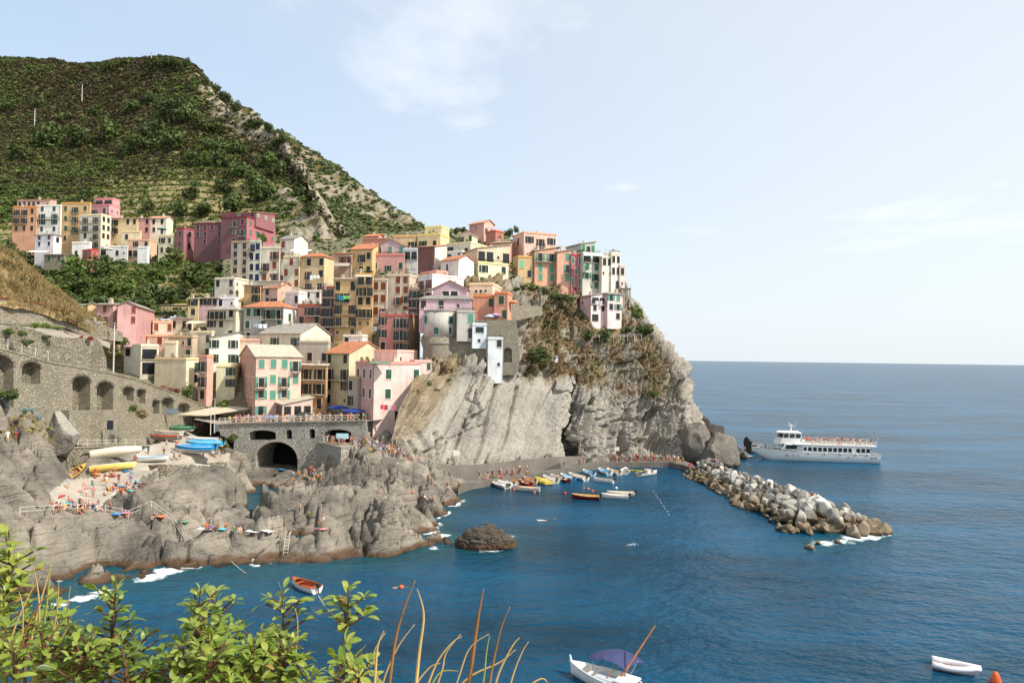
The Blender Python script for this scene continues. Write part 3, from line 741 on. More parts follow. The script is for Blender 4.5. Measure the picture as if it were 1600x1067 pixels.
# long arcaded retaining wall under the ramp
ramp = thing('retaining_wall', 'long tan stone retaining wall with blind arches under the descending ramp', 'wall', (0, 0, 0))
arches = [(-30,21,553,640),(34,63,565,600),(113,141,587,642),(151,177,596,641),(192,209,604,626),(214,227,608,630),(238,249,625,646),(253,271,621,648),(278,296,630,652)]
wl, RW = pierced('masonry', U(-60,555,98), U(332,640,156), [(-70,536),(0,546),(40,556),(75,567),(112,573),(150,579),(215,594),(262,611),(300,627),(334,641),(334,690),(250,700),(110,720),(-70,760)],
    [arch_px(*q) for q in arches], 3.2, [1.8, 1.8, 2.4, 2.4, 1.5, 1.3, 1.3, 1.5, 1.5], [M_stonel, M_stone], ramp)
a, e, n, on = RW
pts = [(-70,536),(0,546),(40,556),(75,567),(112,573),(150,579),(215,594),(262,611),(300,627),(334,641)]
mb = MB(); rg = []
for p in pts:
    s_, z_ = on(*p); o_ = a + e * s_ + Vector((0, 0, z_))
    rg.append([o_ + n * .12, o_ + n * .12 + Vector((0, 0, .28)), o_ - n * .5 + Vector((0, 0, .28)), o_ - n * .5])
mb.rings(rg); mb.build('coping', [M_stonel], ramp)
for k, q in enumerate(arches):                                    # ring of arch stones
    pp = arch_px(*q)[1:-1]; mb = MB(); rg = []
    cx = (q[0] + q[1]) / 2
    for (x, y) in pp:
        s_, z_ = on(x, y); s0, z0 = on(cx, pp[0][1]); dv_ = Vector((s_ - s0, z_ - z0)).normalized() * .38
        f3 = lambda s, z, d: a + e * s + Vector((0, 0, z)) + n * d
        rg.append([f3(s_, z_, .05), f3(s_ + dv_.x, z_ + dv_.y, .05), f3(s_ + dv_.x, z_ + dv_.y, -.1), f3(s_, z_, -.1)])
    mb.rings(rg); mb.build('arch_ring', [M_stoned], ramp)
# the ramp's surface behind the coping, and the rubble face above it
mb = MB(); rg = []
for p in pts:
    s_, z_ = on(*p); o_ = a + e * s_ + Vector((0, 0, z_ - .6)); rg.append([o_ - n * .5, o_ - n * 5.5])
mb.rings(rg, closed=False, cap0=False, cap1=False); mb.build('ramp', [M_conc])
bpy.data.objects['ramp']['kind'] = 'structure'
mb = MB()
for px in (12, 34, 55, 75):
    y = np.interp(px, [p[0] for p in pts], [p[1] for p in pts]); s_, z_ = on(px, y); o_ = a + e * s_ + Vector((0, 0, z_))
    mb.tube([o_, o_ + Vector((0, 0, 1.9))], .05, 5)
rl = thing('path_railing', 'thin pale posts with wires along the top of the arcaded ramp wall', 'railing')
mb.build('post', [M_rail], rl); bpy.data.objects['post']['kind'] = 'stuff'
mb = MB()
for dz in (.9, 1.7):
    q_ = []
    for px in (-20, 12, 34, 55, 75):
        y = np.interp(px, [p[0] for p in pts], [p[1] for p in pts]); s_, z_ = on(px, y); q_.append(a + e * s_ + Vector((0, 0, z_ + dz)))
    mb.tube(q_, .02, 4)
mb.build('wire', [M_rail], rl)

rub = thing('rubble_wall', 'rough rubble terrace wall above the ramp below the villa with red flowers', 'wall')
pierced('masonry', U(-60,530,103), U(168,545,131), [(-60,512),(0,512),(30,508),(60,520),(100,528),(128,528),(150,528),(158,535),(166,560),(168,592),(150,584),(110,578),(70,572),(0,552),(-60,545)], [], 1.5, 1, [M_stone], rub)
up = thing('slope_wall', 'pale stone wall with a rusty coping across the dry slope', 'wall')
_, UP = pierced('masonry', U(-60,470,108), U(190,520,140), [(-60,462),(0,467),(45,472),(75,480),(100,488),(140,500),(192,520),(192,534),(140,527),(100,512),(60,508),(0,505),(-60,500)], [], 1.0, 1, [M_stonel], up)
a, e, n, on = UP
mb = MB(); rg = []
for p in [(-60,462),(0,467),(45,472),(75,480),(94,486)]:
    s_, z_ = on(*p); o_ = a + e * s_ + Vector((0, 0, z_)); rg.append([o_ + n * .1, o_ + n * .1 + Vector((0, 0, .32)), o_ - n * .5 + Vector((0, 0, .32)), o_ - n * .5])
mb.rings(rg); mb.build('coping', [M_rust], up)

mb = MB(); rg = []                                                # garden terrace between the two walls
for px in (-60, 0, 60, 110, 150, 172):
    rg.append([U(px, np.interp(px, [-60, 0, 60, 100, 150, 172], [514, 514, 522, 530, 534, 545]), 1 / (1 / 103 + (px + 60) * (1 / 131 - 1 / 103) / 228)), U(px, np.interp(px, [-60, 0, 60, 100, 150, 172], [502, 506, 510, 514, 526, 534]), 1.5 + 1 / (1 / 108 + (px + 60) * (1 / 140 - 1 / 108) / 250))])
mb.rings(rg, closed=False, cap0=False, cap1=False); mb.build('garden_terrace', [M_conc], None, kind='structure')
# wall with two boat vaults beside the slip
sv = thing('vault_wall', 'stone wall with two dark arched boat vaults beside the slip', 'wall')
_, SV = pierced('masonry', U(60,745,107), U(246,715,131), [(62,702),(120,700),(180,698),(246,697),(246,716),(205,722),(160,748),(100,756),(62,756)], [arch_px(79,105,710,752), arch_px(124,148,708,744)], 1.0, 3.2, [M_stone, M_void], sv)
a, e, n, on = SV
mb = MB(); rg = []
for p in [(62,702),(120,700),(180,698),(246,697)]:
    s_, z_ = on(*p); o_ = a + e * s_ + Vector((0, 0, z_)); rg.append([o_ + n * .15, o_ + n * .15 + Vector((0, 0, .2)), o_ - n * .6 + Vector((0, 0, .2)), o_ - n * .6])
mb.rings(rg); mb.build('coping', [M_conc], sv)
mb = MB(); rg = []
for p in [(62,702),(120,700),(180,698),(246,697)]:
    s_, z_ = on(*p); o_ = a + e * s_ + Vector((0, 0, z_ + .02)); rg.append([o_ - n * .6, o_ - n * 5])
mb.rings(rg, closed=False, cap0=False, cap1=False); mb.build('lower_path', [M_conc], None, kind='structure')
rl = thing('path_railing', 'slim railing along the path above the boat vaults', 'railing')
prev = None
for px in range(78, 240, 15):
    s_, z_ = on(px, np.interp(px, [62, 120, 180, 246], [702, 700, 698, 697])); o_ = a + e * s_ + Vector((0, 0, z_ + .2)) - n * .2
    MB().tube([o_, o_ + Vector((0, 0, 1.05))], .045, 5).build('post', [M_rail], rl)
    if prev is not None:
        for dz in (.5, 1.03): MB().tube([prev + Vector((0, 0, dz)), o_ + Vector((0, 0, dz))], .03, 4).build('rail', [M_rail], rl)
    prev = o_
# wall under the arcade, above the path; rubble wall holding up the slip
tw = thing('terrace_wall', 'pale block wall under the tall blind arches', 'wall')
pierced('masonry', U(105,655,114.3), U(205,640,128.8), [(108,641),(150,641),(200,640),(200,672),(180,695),(130,697),(108,690)], [], 1.5, 1, [M_stonel], tw)
rw = thing('slip_wall', 'sunlit rubble wall holding up the top of the slip', 'wall')
pierced('masonry', U(244,740,116), U(362,745,130), [(244,728),(262,727),(300,724),(357,722),(359,784),(300,772),(262,760),(244,760)], [], 1.5, 1, [M_stone], rw)
jb = thing('slip_buttress', 'dark end face of the rubble wall above the slip', 'wall')
pierced('masonry', U(215,745,121), U(247,745,115.7), [(217,726),(246,727),(247,752),(236,754),(217,748)], [], 1.5, 1, [M_stoned], jb)  # shaded end of the sunlit wall, its shade painted as darker stone

# harbour terrace on its bridge
br = thing('harbour_bridge', 'grey stone bridge with one wide arch carrying the harbour terrace', 'bridge')
M_brg = stonework('grey_bridge_stone', (182, 178, 168), (200, 196, 185), 1.8, (93, 91, 85))
_, BR = pierced('masonry', U(366,660,143), U(572,660,139), [(340,664),(372,662),(470,660),(572,658),(572,690),(560,740),(480,748),(360,748),(366,690),(345,680)],
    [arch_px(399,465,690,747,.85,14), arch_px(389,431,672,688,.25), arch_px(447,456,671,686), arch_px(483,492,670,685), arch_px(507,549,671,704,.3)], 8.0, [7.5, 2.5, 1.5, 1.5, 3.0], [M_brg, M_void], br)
a, e, n, on = BR
pp = arch_px(399,465,690,747,.85,14)[1:-1]; mb = MB(); rg = []
s0, z0 = on(432, 722)
for (x, y) in pp:
    s_, z_ = on(x, y); dv_ = Vector((s_ - s0, z_ - z0)).normalized() * .5
    f3 = lambda s, z, d: a + e * s + Vector((0, 0, z)) + n * d
    rg.append([f3(s_, z_, .08), f3(s_ + dv_.x, z_ + dv_.y, .08), f3(s_ + dv_.x, z_ + dv_.y, -.1), f3(s_, z_, -.1)])
mb.rings(rg); mb.build('arch_ring', [M_conc2], br)
mb = MB(); rg = []
for p in [(340,664),(372,662),(470,660),(572,658)]:
    s_, z_ = on(*p); o_ = a + e * s_ + Vector((0, 0, z_)); rg.append([o_ + n * .25, o_ + n * .25 + Vector((0, 0, .25)), o_ - n * .5 + Vector((0, 0, .25)), o_ - n * .5])
mb.rings(rg); mb.build('coping', [M_conc], br)
mb = MB(); rg = []
for p in [(300,655),(340,664),(372,662),(470,660),(572,658),(590,657)]:
    s_, z_ = on(*p); o_ = a + e * s_ + Vector((0, 0, z_ + .02)); rg.append([o_ - n * .5, o_ - n * 22])
mb.rings(rg, closed=False, cap0=False, cap1=False); mb.build('harbour_terrace', [M_conc], None, kind='structure')
def TERR(px, d=.8, fr_=(a.copy(), e.copy(), n.copy(), on)):
    a_, e_, n_, on_ = fr_
    return a_ + e_ * on_(px, 660)[0] + Vector((0, 0, on_(px, np.interp(px, [340, 372, 470, 572], [664, 662, 660, 658]))[1] + .25)) - n_ * d
# railing of crossed white bars
rl = thing('terrace_railing', 'white railing with crossed bars along the edge of the harbour terrace', 'railing')
panel = None; bay = 1.28
s0 = on(342, 662)[0]; s1 = on(570, 658)[0]; nb = int((s1 - s0) / bay)
zt = lambda s: np.interp(s, [on(340, 664)[0], on(372, 662)[0], on(470, 660)[0], on(572, 658)[0]], [on(340, 664)[1], on(372, 662)[1], on(470, 660)[1], on(572, 658)[1]]) + .25
pm = MB().box(-.06, .06, -.06, .06, 0, 1.2).mesh('post', [M_rail])
cm = MB().tube([(0, 0, .12), (bay, 0, 1.0)], .04, 4).tube([(0, .05, 1.0), (bay, .05, .12)], .04, 4).tube([(0, 0, 1.08), (bay, 0, 1.08)], .05, 4).mesh('cross_panel', [M_rail])
ang = math.atan2(e.y, e.x)
for k in range(nb):
    o_ = a + e * (s0 + k * bay) + Vector((0, 0, zt(s0 + k * bay))) - n * .1
    link('post', pm, rl, o_, (0, 0, ang)); link('cross_panel', cm, rl, o_, (0, math.atan2(-(zt(s0 + (k + 1) * bay) - zt(s0 + k * bay)), bay), ang))
# platform in front of the bridge's last opening
pf = thing('landing_platform', 'square concrete platform in front of the bridge with a shaded side wall', 'platform')
c_ = U(533, 700, 133); A_ = U(484, 702, 143); B_ = U(566, 697, 137)
top = [c_, B_, B_ + (A_ - c_), A_]; zt_ = c_.z
MB().rings([[Vector((p.x, p.y, -1)) for p in top], [Vector((p.x, p.y, zt_)) for p in top]]).build('masonry', [M_brg], pf)
MB().rings([[Vector((p.x, p.y, zt_)) + (p - c_ - (B_ - c_) * .5 - (A_ - c_) * .5) * .01 for p in top], [Vector((p.x, p.y, zt_ + .2)) + (p - c_ - (B_ - c_) * .5 - (A_ - c_) * .5) * .01 for p in top]]).build('coping', [M_conc], pf)
PLAT = (c_, A_, B_, zt_ + .2)

# quay: low walk along the water, wall, upper walk below the cliff
LQ = [G(x, y, 1.25) for x, y in [(716,762),(735,755),(800,744),(860,736),(900,729),(950,723),(1000,722),(1045,722),(1068,726),(1088,734)]]
UWp = [(600,714,127),(640,719,131),(700,726.5,138),(745,726,142),(800,720,149),(860,714,156),(900,713,162),(950,713,168),(1000,713.5,171),(1055,714,173),(1085,716,176)]
UW = [U(*q) for q in UWp]
def strip(name, front, back, mat, **kw):
    mb = MB(); mb.rings([[f_, b_] for f_, b_ in zip(front, back)], closed=False, cap0=False, cap1=False); return mb.build(name, [mat], None, **kw)
def resample(L, m):
    L = [Vector(p) for p in L]; ds = [0]
    for p, q_ in zip(L, L[1:]): ds.append(ds[-1] + (q_ - p).length)
    out = []
    for k in range(m):
        d_ = ds[-1] * k / (m - 1); i = min(max(1, next((j for j, v in enumerate(ds) if v >= d_), len(ds) - 1)), len(ds) - 1)
        out.append(L[i - 1].lerp(L[i], (d_ - ds[i - 1]) / max(1e-6, ds[i] - ds[i - 1])))
    return out
LQr = resample(LQ, 40)
mb = MB(); mb.rings([[Vector((p.x, p.y, -3)), Vector((p.x, p.y, 1.25)), Vector((p.x + 1.5, p.y + 9, 1.25)), Vector((p.x + 1.5, p.y + 9, -3))] for p in LQr])
M_quay = plain('quay_concrete', (106, 102, 95), .9, .2, .4)
mb.build('lower_quay', [M_quay], None, kind='structure')
UWr = resample(UW, 50)
mb = MB(); mb.rings([[Vector((p.x, p.y, -2)), Vector((p.x, p.y, p.z + .0)), Vector((p.x, p.y + .45, p.z)), Vector((p.x, p.y + .45, p.z - .9)), Vector((p.x + .5, p.y + 7, p.z - .9)), Vector((p.x + .5, p.y + 7, -2))] for p in UWr])
M_qwall = plain('quay_wall', (118, 113, 105), .95, .2, .35)
mb.build('upper_quay', [M_qwall], None, kind='structure')
def upper(px):
    q_ = [p for p in UWp]; d_ = np.interp(px, [p[0] for p in q_], [p[2] for p in q_]); y_ = np.interp(px, [p[0] for p in q_], [p[1] for p in q_])
    v = U(px, y_, d_); return Vector((v.x, v.y + 1.3, v.z - .9))
# steps between the two walks
st = thing('quay_steps', 'concrete steps between lower and upper quay walk', 'steps')
p0 = Vector(LQr[0].lerp(LQr[0], 0)); b_ = U(858, 728, 152); t_ = U(874, 716, 157)
for k in range(9):
    f_ = k / 9; q_ = b_.lerp(t_, f_); z_ = 1.25 + (upper(870).z - 1.25) * (k + 1) / 9
    MB().box(0, .45, 0, 1.2, 0, z_ - 1.2).build('step', [M_quay], st, loc=(b_.x - 1 + k * .42, b_.y + .3 + k * .28, 1.2))

# big blocks at the foot of the headland
def rock_mesh(seed, sub=4, flat=.35):
    bm = bmesh.new(); bmesh.ops.create_icosphere(bm, subdivisions=sub, radius=1)
    V = np.array([v.co[:] for v in bm.verts]); F = np.array([[v.index for v in f.verts] for f in bm.faces]); bm.free()
    rs = np.random.RandomState(seed)
    for k in range(13):                                            # cut flat faces
        nn = rs.normal(size=3); nn /= np.linalg.norm(nn); dd = .5 + .3 * rs.rand(); s_ = V @ nn
        V -= np.maximum(0, s_ - dd)[:, None] * nn
    V *= 1 + .05 * fbm(V * 2.2 + seed * 7.7, 4, seed)[:, None]
    return V, F
def solid_rock(name, px, py, D, size, seed, label, m, rz=0, sub=5):
    V, F = rock_mesh(seed, sub)
    V = V * np.array(size); Wp = V + np.array(U(px, py, D))
    V = V * (1 + .12 * ridged(Wp * .35, 4, seed)[:, None])
    return link(name, np_mesh(name, V, F, [m], True), None, U(px, py, D), (0, 0, rz), label=label, category='rock')
M_rockd = rockmat('dark_rock', (111, 106, 99), (138, 132, 122), (rad(30), rad(40), 0), True, 1.3)
M_rockb = rockmat('black_rock', (74, 70, 66), (92, 85, 80), (rad(60), rad(20), 0), True, 1.0)
solid_rock('headland_rock', 1122, 716, 172, (7.2, 7.5, 7.5), 3, 'big dark grey rock knob at the foot of the headland cliff', M_rockd, .4)
solid_rock('headland_rock', 1090, 712, 176, (5.5, 5.5, 8.5), 8, 'grey buttress rock between the quay and the dark knob', M_rockd, 1.4)
solid_rock('sea_rock', 1115, 676, 197, (4.2, 3.6, 3.0), 5, 'black rock lying in the surf behind the headland', M_rockb, .9, 4)
solid_rock('sea_rock', 1100, 668, 200, (2.4, 2.4, 4.2), 6, 'pointed black rock leaning against the headland in the surf', M_rockb, .2, 4)
solid_rock('sea_rock', 1163, 712, 183, (1.8, 1.5, 1.6), 12, 'small flat rock where people wait for the ferry', M_rockd, .2, 4)
solid_rock('rock_spur', 96, 676, 110.5, (2.4, 2.6, 3.4), 15, 'pale rounded rock standing against the foot of the arcaded wall', M_cliff, .3, 5)
# triangular stack behind the ferry's bow
mb = MB(); c0_ = G(1185, 703, 0); k_ = 193 / 1067
tri = [(-20, -3), (-19.5, 26), (-14, 21), (-4, 13), (10, 6), (21, -3)]
rg = []
for d_, sc_ in ((-3.5, .72), (-1.5, .96), (0, 1), (2, .9), (4, .6)):
    rg.append([Vector((x * k_ * sc_ + (1 - sc_) * -2, d_, z * k_ * (sc_ if z > 0 else 1))) for x, z in tri])
me = mb.rings(rg).mesh('sea_stack', [M_rockb]); bm = bmesh.new(); bm.from_mesh(me); bmesh.ops.triangulate(bm, faces=bm.faces); bmesh.ops.subdivide_edges(bm, edges=bm.edges, cuts=5, use_grid_fill=True); 
for v in bm.verts:
    q_ = np.array([v.co[:]]); v.co += Vector((fbm(q_ * .5, 4, 1)[0], fbm(q_ * .5, 4, 2)[0], fbm(q_ * .5, 4, 3)[0])) * .5
bm.to_mesh(me); bm.free()
link('sea_stack', me, None, U(1185, 703, 197) + Vector((0, 0, -1.0)), label='black triangular sea stack behind the bow of the ferry', category='rock')

# breakwater of tipped boulders
bw = thing('breakwater', 'breakwater of tipped grey boulders running out from the headland into the sea', 'breakwater')
t = NT('boulder'); o_ = t.obj(); r_ = t.rnd(); p = t.pos()
n1 = t.noise(o_, 1.3, 6, .6); n2 = t.noise(p, 2.5, 6, .65)
a_ = t.mix(r_, lin((95, 91, 85)), lin((201, 197, 186))); a_ = t.mix(t.ramp(r_, .55, .8, 0, .75), a_, lin((211, 207, 197))); a_ = t.mix(t.ramp(n1, .45, .65, 0, .6), a_, lin((122, 117, 107))); a_ = t.mix(t.ramp(n2, .5, .7, 0, .5), a_, lin((84, 80, 74)))
z_ = t.n('ShaderNodeSeparateXYZ', {0: p}).outputs[2]
a_ = t.mix(t.ramp(z_, 1.5, 2.5, .8, 0), a_, t.mix(n1, lin((138, 116, 80)), lin((106, 90, 68)))); a_ = t.mix(t.ramp(z_, .1, .45, 1, 0), a_, lin((47, 40, 30)))
t.l(a_, t.b.inputs['Base Color']); t.b.inputs['Roughness'].default_value = .85; t.bump(n2, .8, .2)
M_boul = t.m
bms = [np_mesh('boulder', *rock_mesh(200 + k, 3), [M_boul], False) for k in range(9)]
for m_ in bms: m_.polygons.foreach_set('use_smooth', [False] * len(m_.polygons))
A0 = G(1100, 742, 0); A1 = G(1312, 833, 0)
rb_ = random.Random(5)
ax = (A1 - A0); L_ = ax.length; ax.normalize(); sx = Vector((-ax.y, ax.x, 0)); sx = sx if sx.x > 0 else -sx
nbl = 0
for k in range(330):
    u_ = (k + .5) / 330; lay = rb_.random()
    s_ = u_ * (L_ + 2.5) - 1
    wd = 5.0 + 1.6 * u_ + (1.3 if u_ > .55 else 0); hh = 3.9 - .9 * abs(u_ - .6)
    v_ = rb_.uniform(-1, 1)
    if u_ > .93: v_ *= math.sqrt(max(0, 1 - ((u_ - .93) / .08) ** 2)) + .15
    z_ = hh * (1 - abs(v_) ** 1.4) - .35 + rb_.uniform(-.25, .25)
    if u_ > .93: z_ *= max(.12, 1 - (u_ - .93) / .075)
    r = rb_.choice([.6, .7, .8, .9, 1.0, 1.2, 1.5]) * (.85 + .35 * u_)
    pos = A0 + ax * s_ + sx * (v_ * wd)
    link('boulder', bms[k % 9], bw, (pos.x, pos.y, max(z_ - .2, -.3)), (rb_.uniform(0, 6), rb_.uniform(0, 6), rb_.uniform(0, 6))).scale = (r * rb_.uniform(.9, 1.35), r * rb_.uniform(.75, 1.1), r * rb_.uniform(.6, .95)); nbl += 1
    if nbl >= 296: pass
for (x, y, r) in ((1265, 857, 1.0), (1278, 850, .6), (1308, 848, .8), (1372, 834, .8), (1384, 836, .6), (1340, 840, .9), (1195, 805, .8)):
    g_ = G(x, y, 0); link('boulder', bms[rb_.randrange(9)], bw, (g_.x, g_.y, .1), (rb_.uniform(0, 6), 1, 2)).scale = (r, r * .8, r * .7)
sm_ = []; V0, F0 = rock_mesh(230, 2)
for k in range(420):
    u_ = rb_.random(); v_ = rb_.uniform(-1.05, 1.05); wd = 5.0 + 1.6 * u_ + (1.3 if u_ > .55 else 0); hh = 3.7 - .9 * abs(u_ - .6)
    z_ = (hh * (1 - abs(v_) ** 1.4) - .3) * (1 if u_ < .93 else .4); q_ = A0 + ax * (u_ * L_) + sx * (v_ * wd); r = rb_.uniform(.3, .65)
    M_ = np.array(Euler((rb_.uniform(0, 6), rb_.uniform(0, 6), 0)).to_matrix()); sm_.append((V0 * np.array([r * 1.3, r, r * .8])) @ M_.T + np.array([q_.x, q_.y, max(z_, -.2) + .15]))
link('rubble', np_mesh('rubble', np.concatenate(sm_), np.concatenate([F0 + k * len(V0) for k in range(420)]), [M_boul], False), bw)['kind'] = 'stuff'
core = MB(); rg = []
for k in range(12):
    s_ = L_ * k / 11; c_ = A0 + ax * s_; wd = (4.6 + 2 * k / 11) * (1 if k < 10 else .6); rg.append([c_ - sx * wd + Vector((0, 0, -3)), c_ - sx * wd * .5 + Vector((0, 0, 1.4)), c_ + sx * wd * .5 + Vector((0, 0, 1.4)), c_ + sx * wd + Vector((0, 0, -3))])
core.rings(rg).build('core', [M_boul], bw)
def break_at(u, v=0.0):
    p_ = A0 + ax * (L_ * u) + sx * v; return Vector((p_.x, p_.y, 4.2))
# ================================================================== HOUSES
SH = {'g': (47, 84, 67), 'k': (38, 51, 47), 'b': (124, 74, 46), 't': (90, 148, 128), 'l': (118, 180, 143), 'r': (138, 74, 54), 'n': (35, 44, 74), 'w': (216, 212, 200), 'y': (63, 122, 90)}
def shut(c): return plain('shutter_' + c, SH[c], .6, .1)
t = NT('window_glass'); t.b.inputs['Base Color'].default_value = lin((32, 38, 42)); t.b.inputs['Roughness'].default_value = .08; M_glass = t.m
M_frame = plain('window_surround', (217, 208, 191), .8, .05)
M_iron = plain('balcony_iron', (58, 55, 52), .6, .1)
M_slab = plain('balcony_slab', (179, 168, 148), .9, .12)
M_chim = stucco((205, 185, 160))
RC = {'slate': (157, 151, 139), 'terra': (186, 118, 82), 'pale': (196, 184, 164), 'conc': (184, 166, 144), 'grey': (139, 136, 128), 'rose': (199, 144, 120)}
def frame_mesh(arch=False, bar=True):
    mb = MB(); w = .09
    if not arch:
        mb.box(-.5 - w, -.5, -.06, .03, -.03, 1.05).box(.5, .5 + w, -.06, .03, -.03, 1.05).box(-.5, .5, -.06, .03, 1, 1.05).box(-.5 - w * 1.5, .5 + w * 1.5, -.12, .03, -.075, -.03)
        if bar: mb.box(-.03, .03, -.035, .02, 0, 1).box(-.5, -.03, -.03, .02, .58, .62).box(.03, .5, -.03, .02, .58, .62)
    else:
        rg = []
        for k in range(11):
            a = math.pi * k / 10; x, z = -.5 * math.cos(a), .7 + .3 * math.sin(a); rg.append([(x, -.06, z), (x * 1.2, -.06, .7 + (z - .7) * 1.25), (x * 1.2, .03, .7 + (z - .7) * 1.25), (x, .03, z)])
        mb.rings(rg).box(-.6, -.5, -.06, .03, 0, .7).box(.5, .6, -.06, .03, 0, .7).box(-.6, .6, -.1, .03, -.06, 0).box(-.03, .03, -.035, .02, 0, 1)
    return mb.mesh('window', [M_frame])
FR = frame_mesh(); FRA = frame_mesh(True); FRN = frame_mesh(False, False)
PANE = MB().box(-.5, .5, -.02, .03, 0, 1).mesh('pane', [M_glass])
_p = [(-.5, 0), (.5, 0), (.5, .7)] + [(.5 * math.cos(math.pi * k / 10), .7 + .3 * math.sin(math.pi * k / 10)) for k in range(1, 10)] + [(-.5, .7)]
PANEA = MB().add([(x, -.02, z) for x, z in _p] + [(x, .03, z) for x, z in _p], [tuple(range(len(_p)))] + [(i, i + len(_p), (i + 1) % len(_p) + len(_p), (i + 1) % len(_p)) for i in range(len(_p))]).mesh('pane', [M_glass])
def shutter_mesh():
    mb = MB().box(-.25, .25, -.03, .0, 0, 1)
    for k in range(9): mb.box(-.21, .21, -.042, -.031, .06 + k * .1, .11 + k * .1)
    return mb.mesh('shutter', [shut('g')])
SHUT = shutter_mesh()
HOUSES = {}
def window(root, x, z, w, h, kind, sc, frm, out=0.0, T=None, rot=0.0):
    """one window: surround, pane, two shutters"""
    pl = (lambda x_, y_, z_: T @ Vector((x_, y_, z_)))
    fr = FRA if kind == 'a' else FRN if kind != 'h' else FR
    o = inst('window' if kind not in 'DdB' else 'door', fr, [frm], root, pl(x, 0, z), (0, 0, rot), (w, 1, h))
    inst('pane', PANEA if kind == 'a' else PANE, None, o)  # open loggias and doorways get this dark pane for their shade
    if kind in 'sd':
        for sx_ in (-.25, .25): inst('shutter', SHUT, [sc], o, (sx_, -.03, 0), (0, 0, R.uniform(-.03, .03)))
    elif kind in 'wB':
        j = R.random()
        for sx_ in (-1, 1): inst('shutter', SHUT, [sc], o, (sx_ * .8, -.035, 0), (0, 0, -sx_ * R.choice([0, 0, .12, .3])), (1.05, 1, 1))
    elif kind == 'h':
        inst('shutter', SHUT, [sc], o, (-.25, -.03, 0)); inst('shutter', SHUT, [sc], o, (.62, -.10, 0), (0, 0, -.5))
    return o
def balcony(root, x0, x1, z, T, rot, depth=.95, solid=None):
    mb = MB().box(x0, x1, -depth, 0.0, -.14, 0)
    for xx in np.arange(x0 + .3, x1 - .1, 1.2): mb.box(xx - .06, xx + .06, -depth * .8, .0, -.34, -.14)
    b = mb.build('balcony', [M_slab if solid is None else solid], root); b.location = T.translation; b.rotation_euler = (0, 0, rot); b.location = T @ Vector((0, 0, z))
    mb = MB()
    if solid is not None:
        mb.box(x0, x1, -depth, -depth + .1, 0.001, .85).box(x0, x0 + .1, -depth + .1, 0, 0.001, .85).box(x1 - .1, x1, -depth + .1, 0, 0.001, .85); mm = solid
    else:
        mm = M_iron
        mb.box(x0, x1, -depth, -depth + .05, .92, .97).box(x0, x0 + .05, -depth + .05, 0, .92, .97).box(x1 - .05, x1, -depth + .05, 0, .92, .97)
        for xx in np.arange(x0 + .02, x1 - .02, .24): mb.box(xx, xx + .03, -depth, -depth + .03, 0, .92)
        for yy in np.arange(-depth + .16, -.05, .2): mb.box(x0, x0 + .03, yy, yy + .03, 0, .92).box(x1 - .03, x1, yy, yy + .03, 0, .92)
    mb.build('railing', [mm], b)
    return b
def facade_fill(root, rows, L, H, T, rot, sc, frm, z0=0.0, solid=None):
    rows = rows.split('/'); nr = len(rows); ch = (H - z0) / nr
    for r, row in enumerate(rows):
        zb = z0 + H - z0 - (r + 1) * ch; nc = len(row); cw = L / max(nc, 1)
        for c, k in enumerate(row):
            if k == '.': continue
            x = (c + .5) * cw + R.uniform(-.03, .03) * cw
            w = min(1.25, cw * (.48 if k in 'wB' else .66)); h = min(1.95, ch * .68); z = zb + ch * .26
            if k in 'BdD': h = min(2.25, ch * .78); z = zb + .1 * ch * .5
            if k == 'v': w = min(.6, cw * .5); h = min(.75, ch * .4); z = zb + ch * .4
            if k == 'L': w = cw * .82; h = ch * .74; z = zb + ch * .08
            if k == 'g': w = cw * .78; h = ch * .85; z = zb + .02
            if k == 'q': w = cw * .6; h = ch * .55; z = zb + ch * .3
            if k == 'D': w = min(1.1, cw * .5)
            window(root, x, z, w, h, k, sc, frm, 0, T, rot)
        c = 0
        while c < nc:
            if row[c] in 'BL':
                c2 = c
                while c2 + 1 < nc and row[c2 + 1] in 'BL.b' and row[c] == 'B' and (row[c2 + 1] != '.' or (c2 + 2 < nc and row[c2 + 2] == 'B')): c2 += 1
                e_ = .12 * cw if row[c] == 'B' else .06 * cw
                if row[c] == 'B': balcony(root, c * cw + e_, (c2 + 1) * cw - e_, zb + .03, T, rot, .95, solid)
                else: balcony(root, c * cw + e_, (c2 + 1) * cw - e_, zb + ch * .08, T, rot, .35, solid)
                c = c2 + 1
            else: c += 1
def depth_of(yb): return 121 / (.72 - (555 - yb) / FPX)
GROUND = []
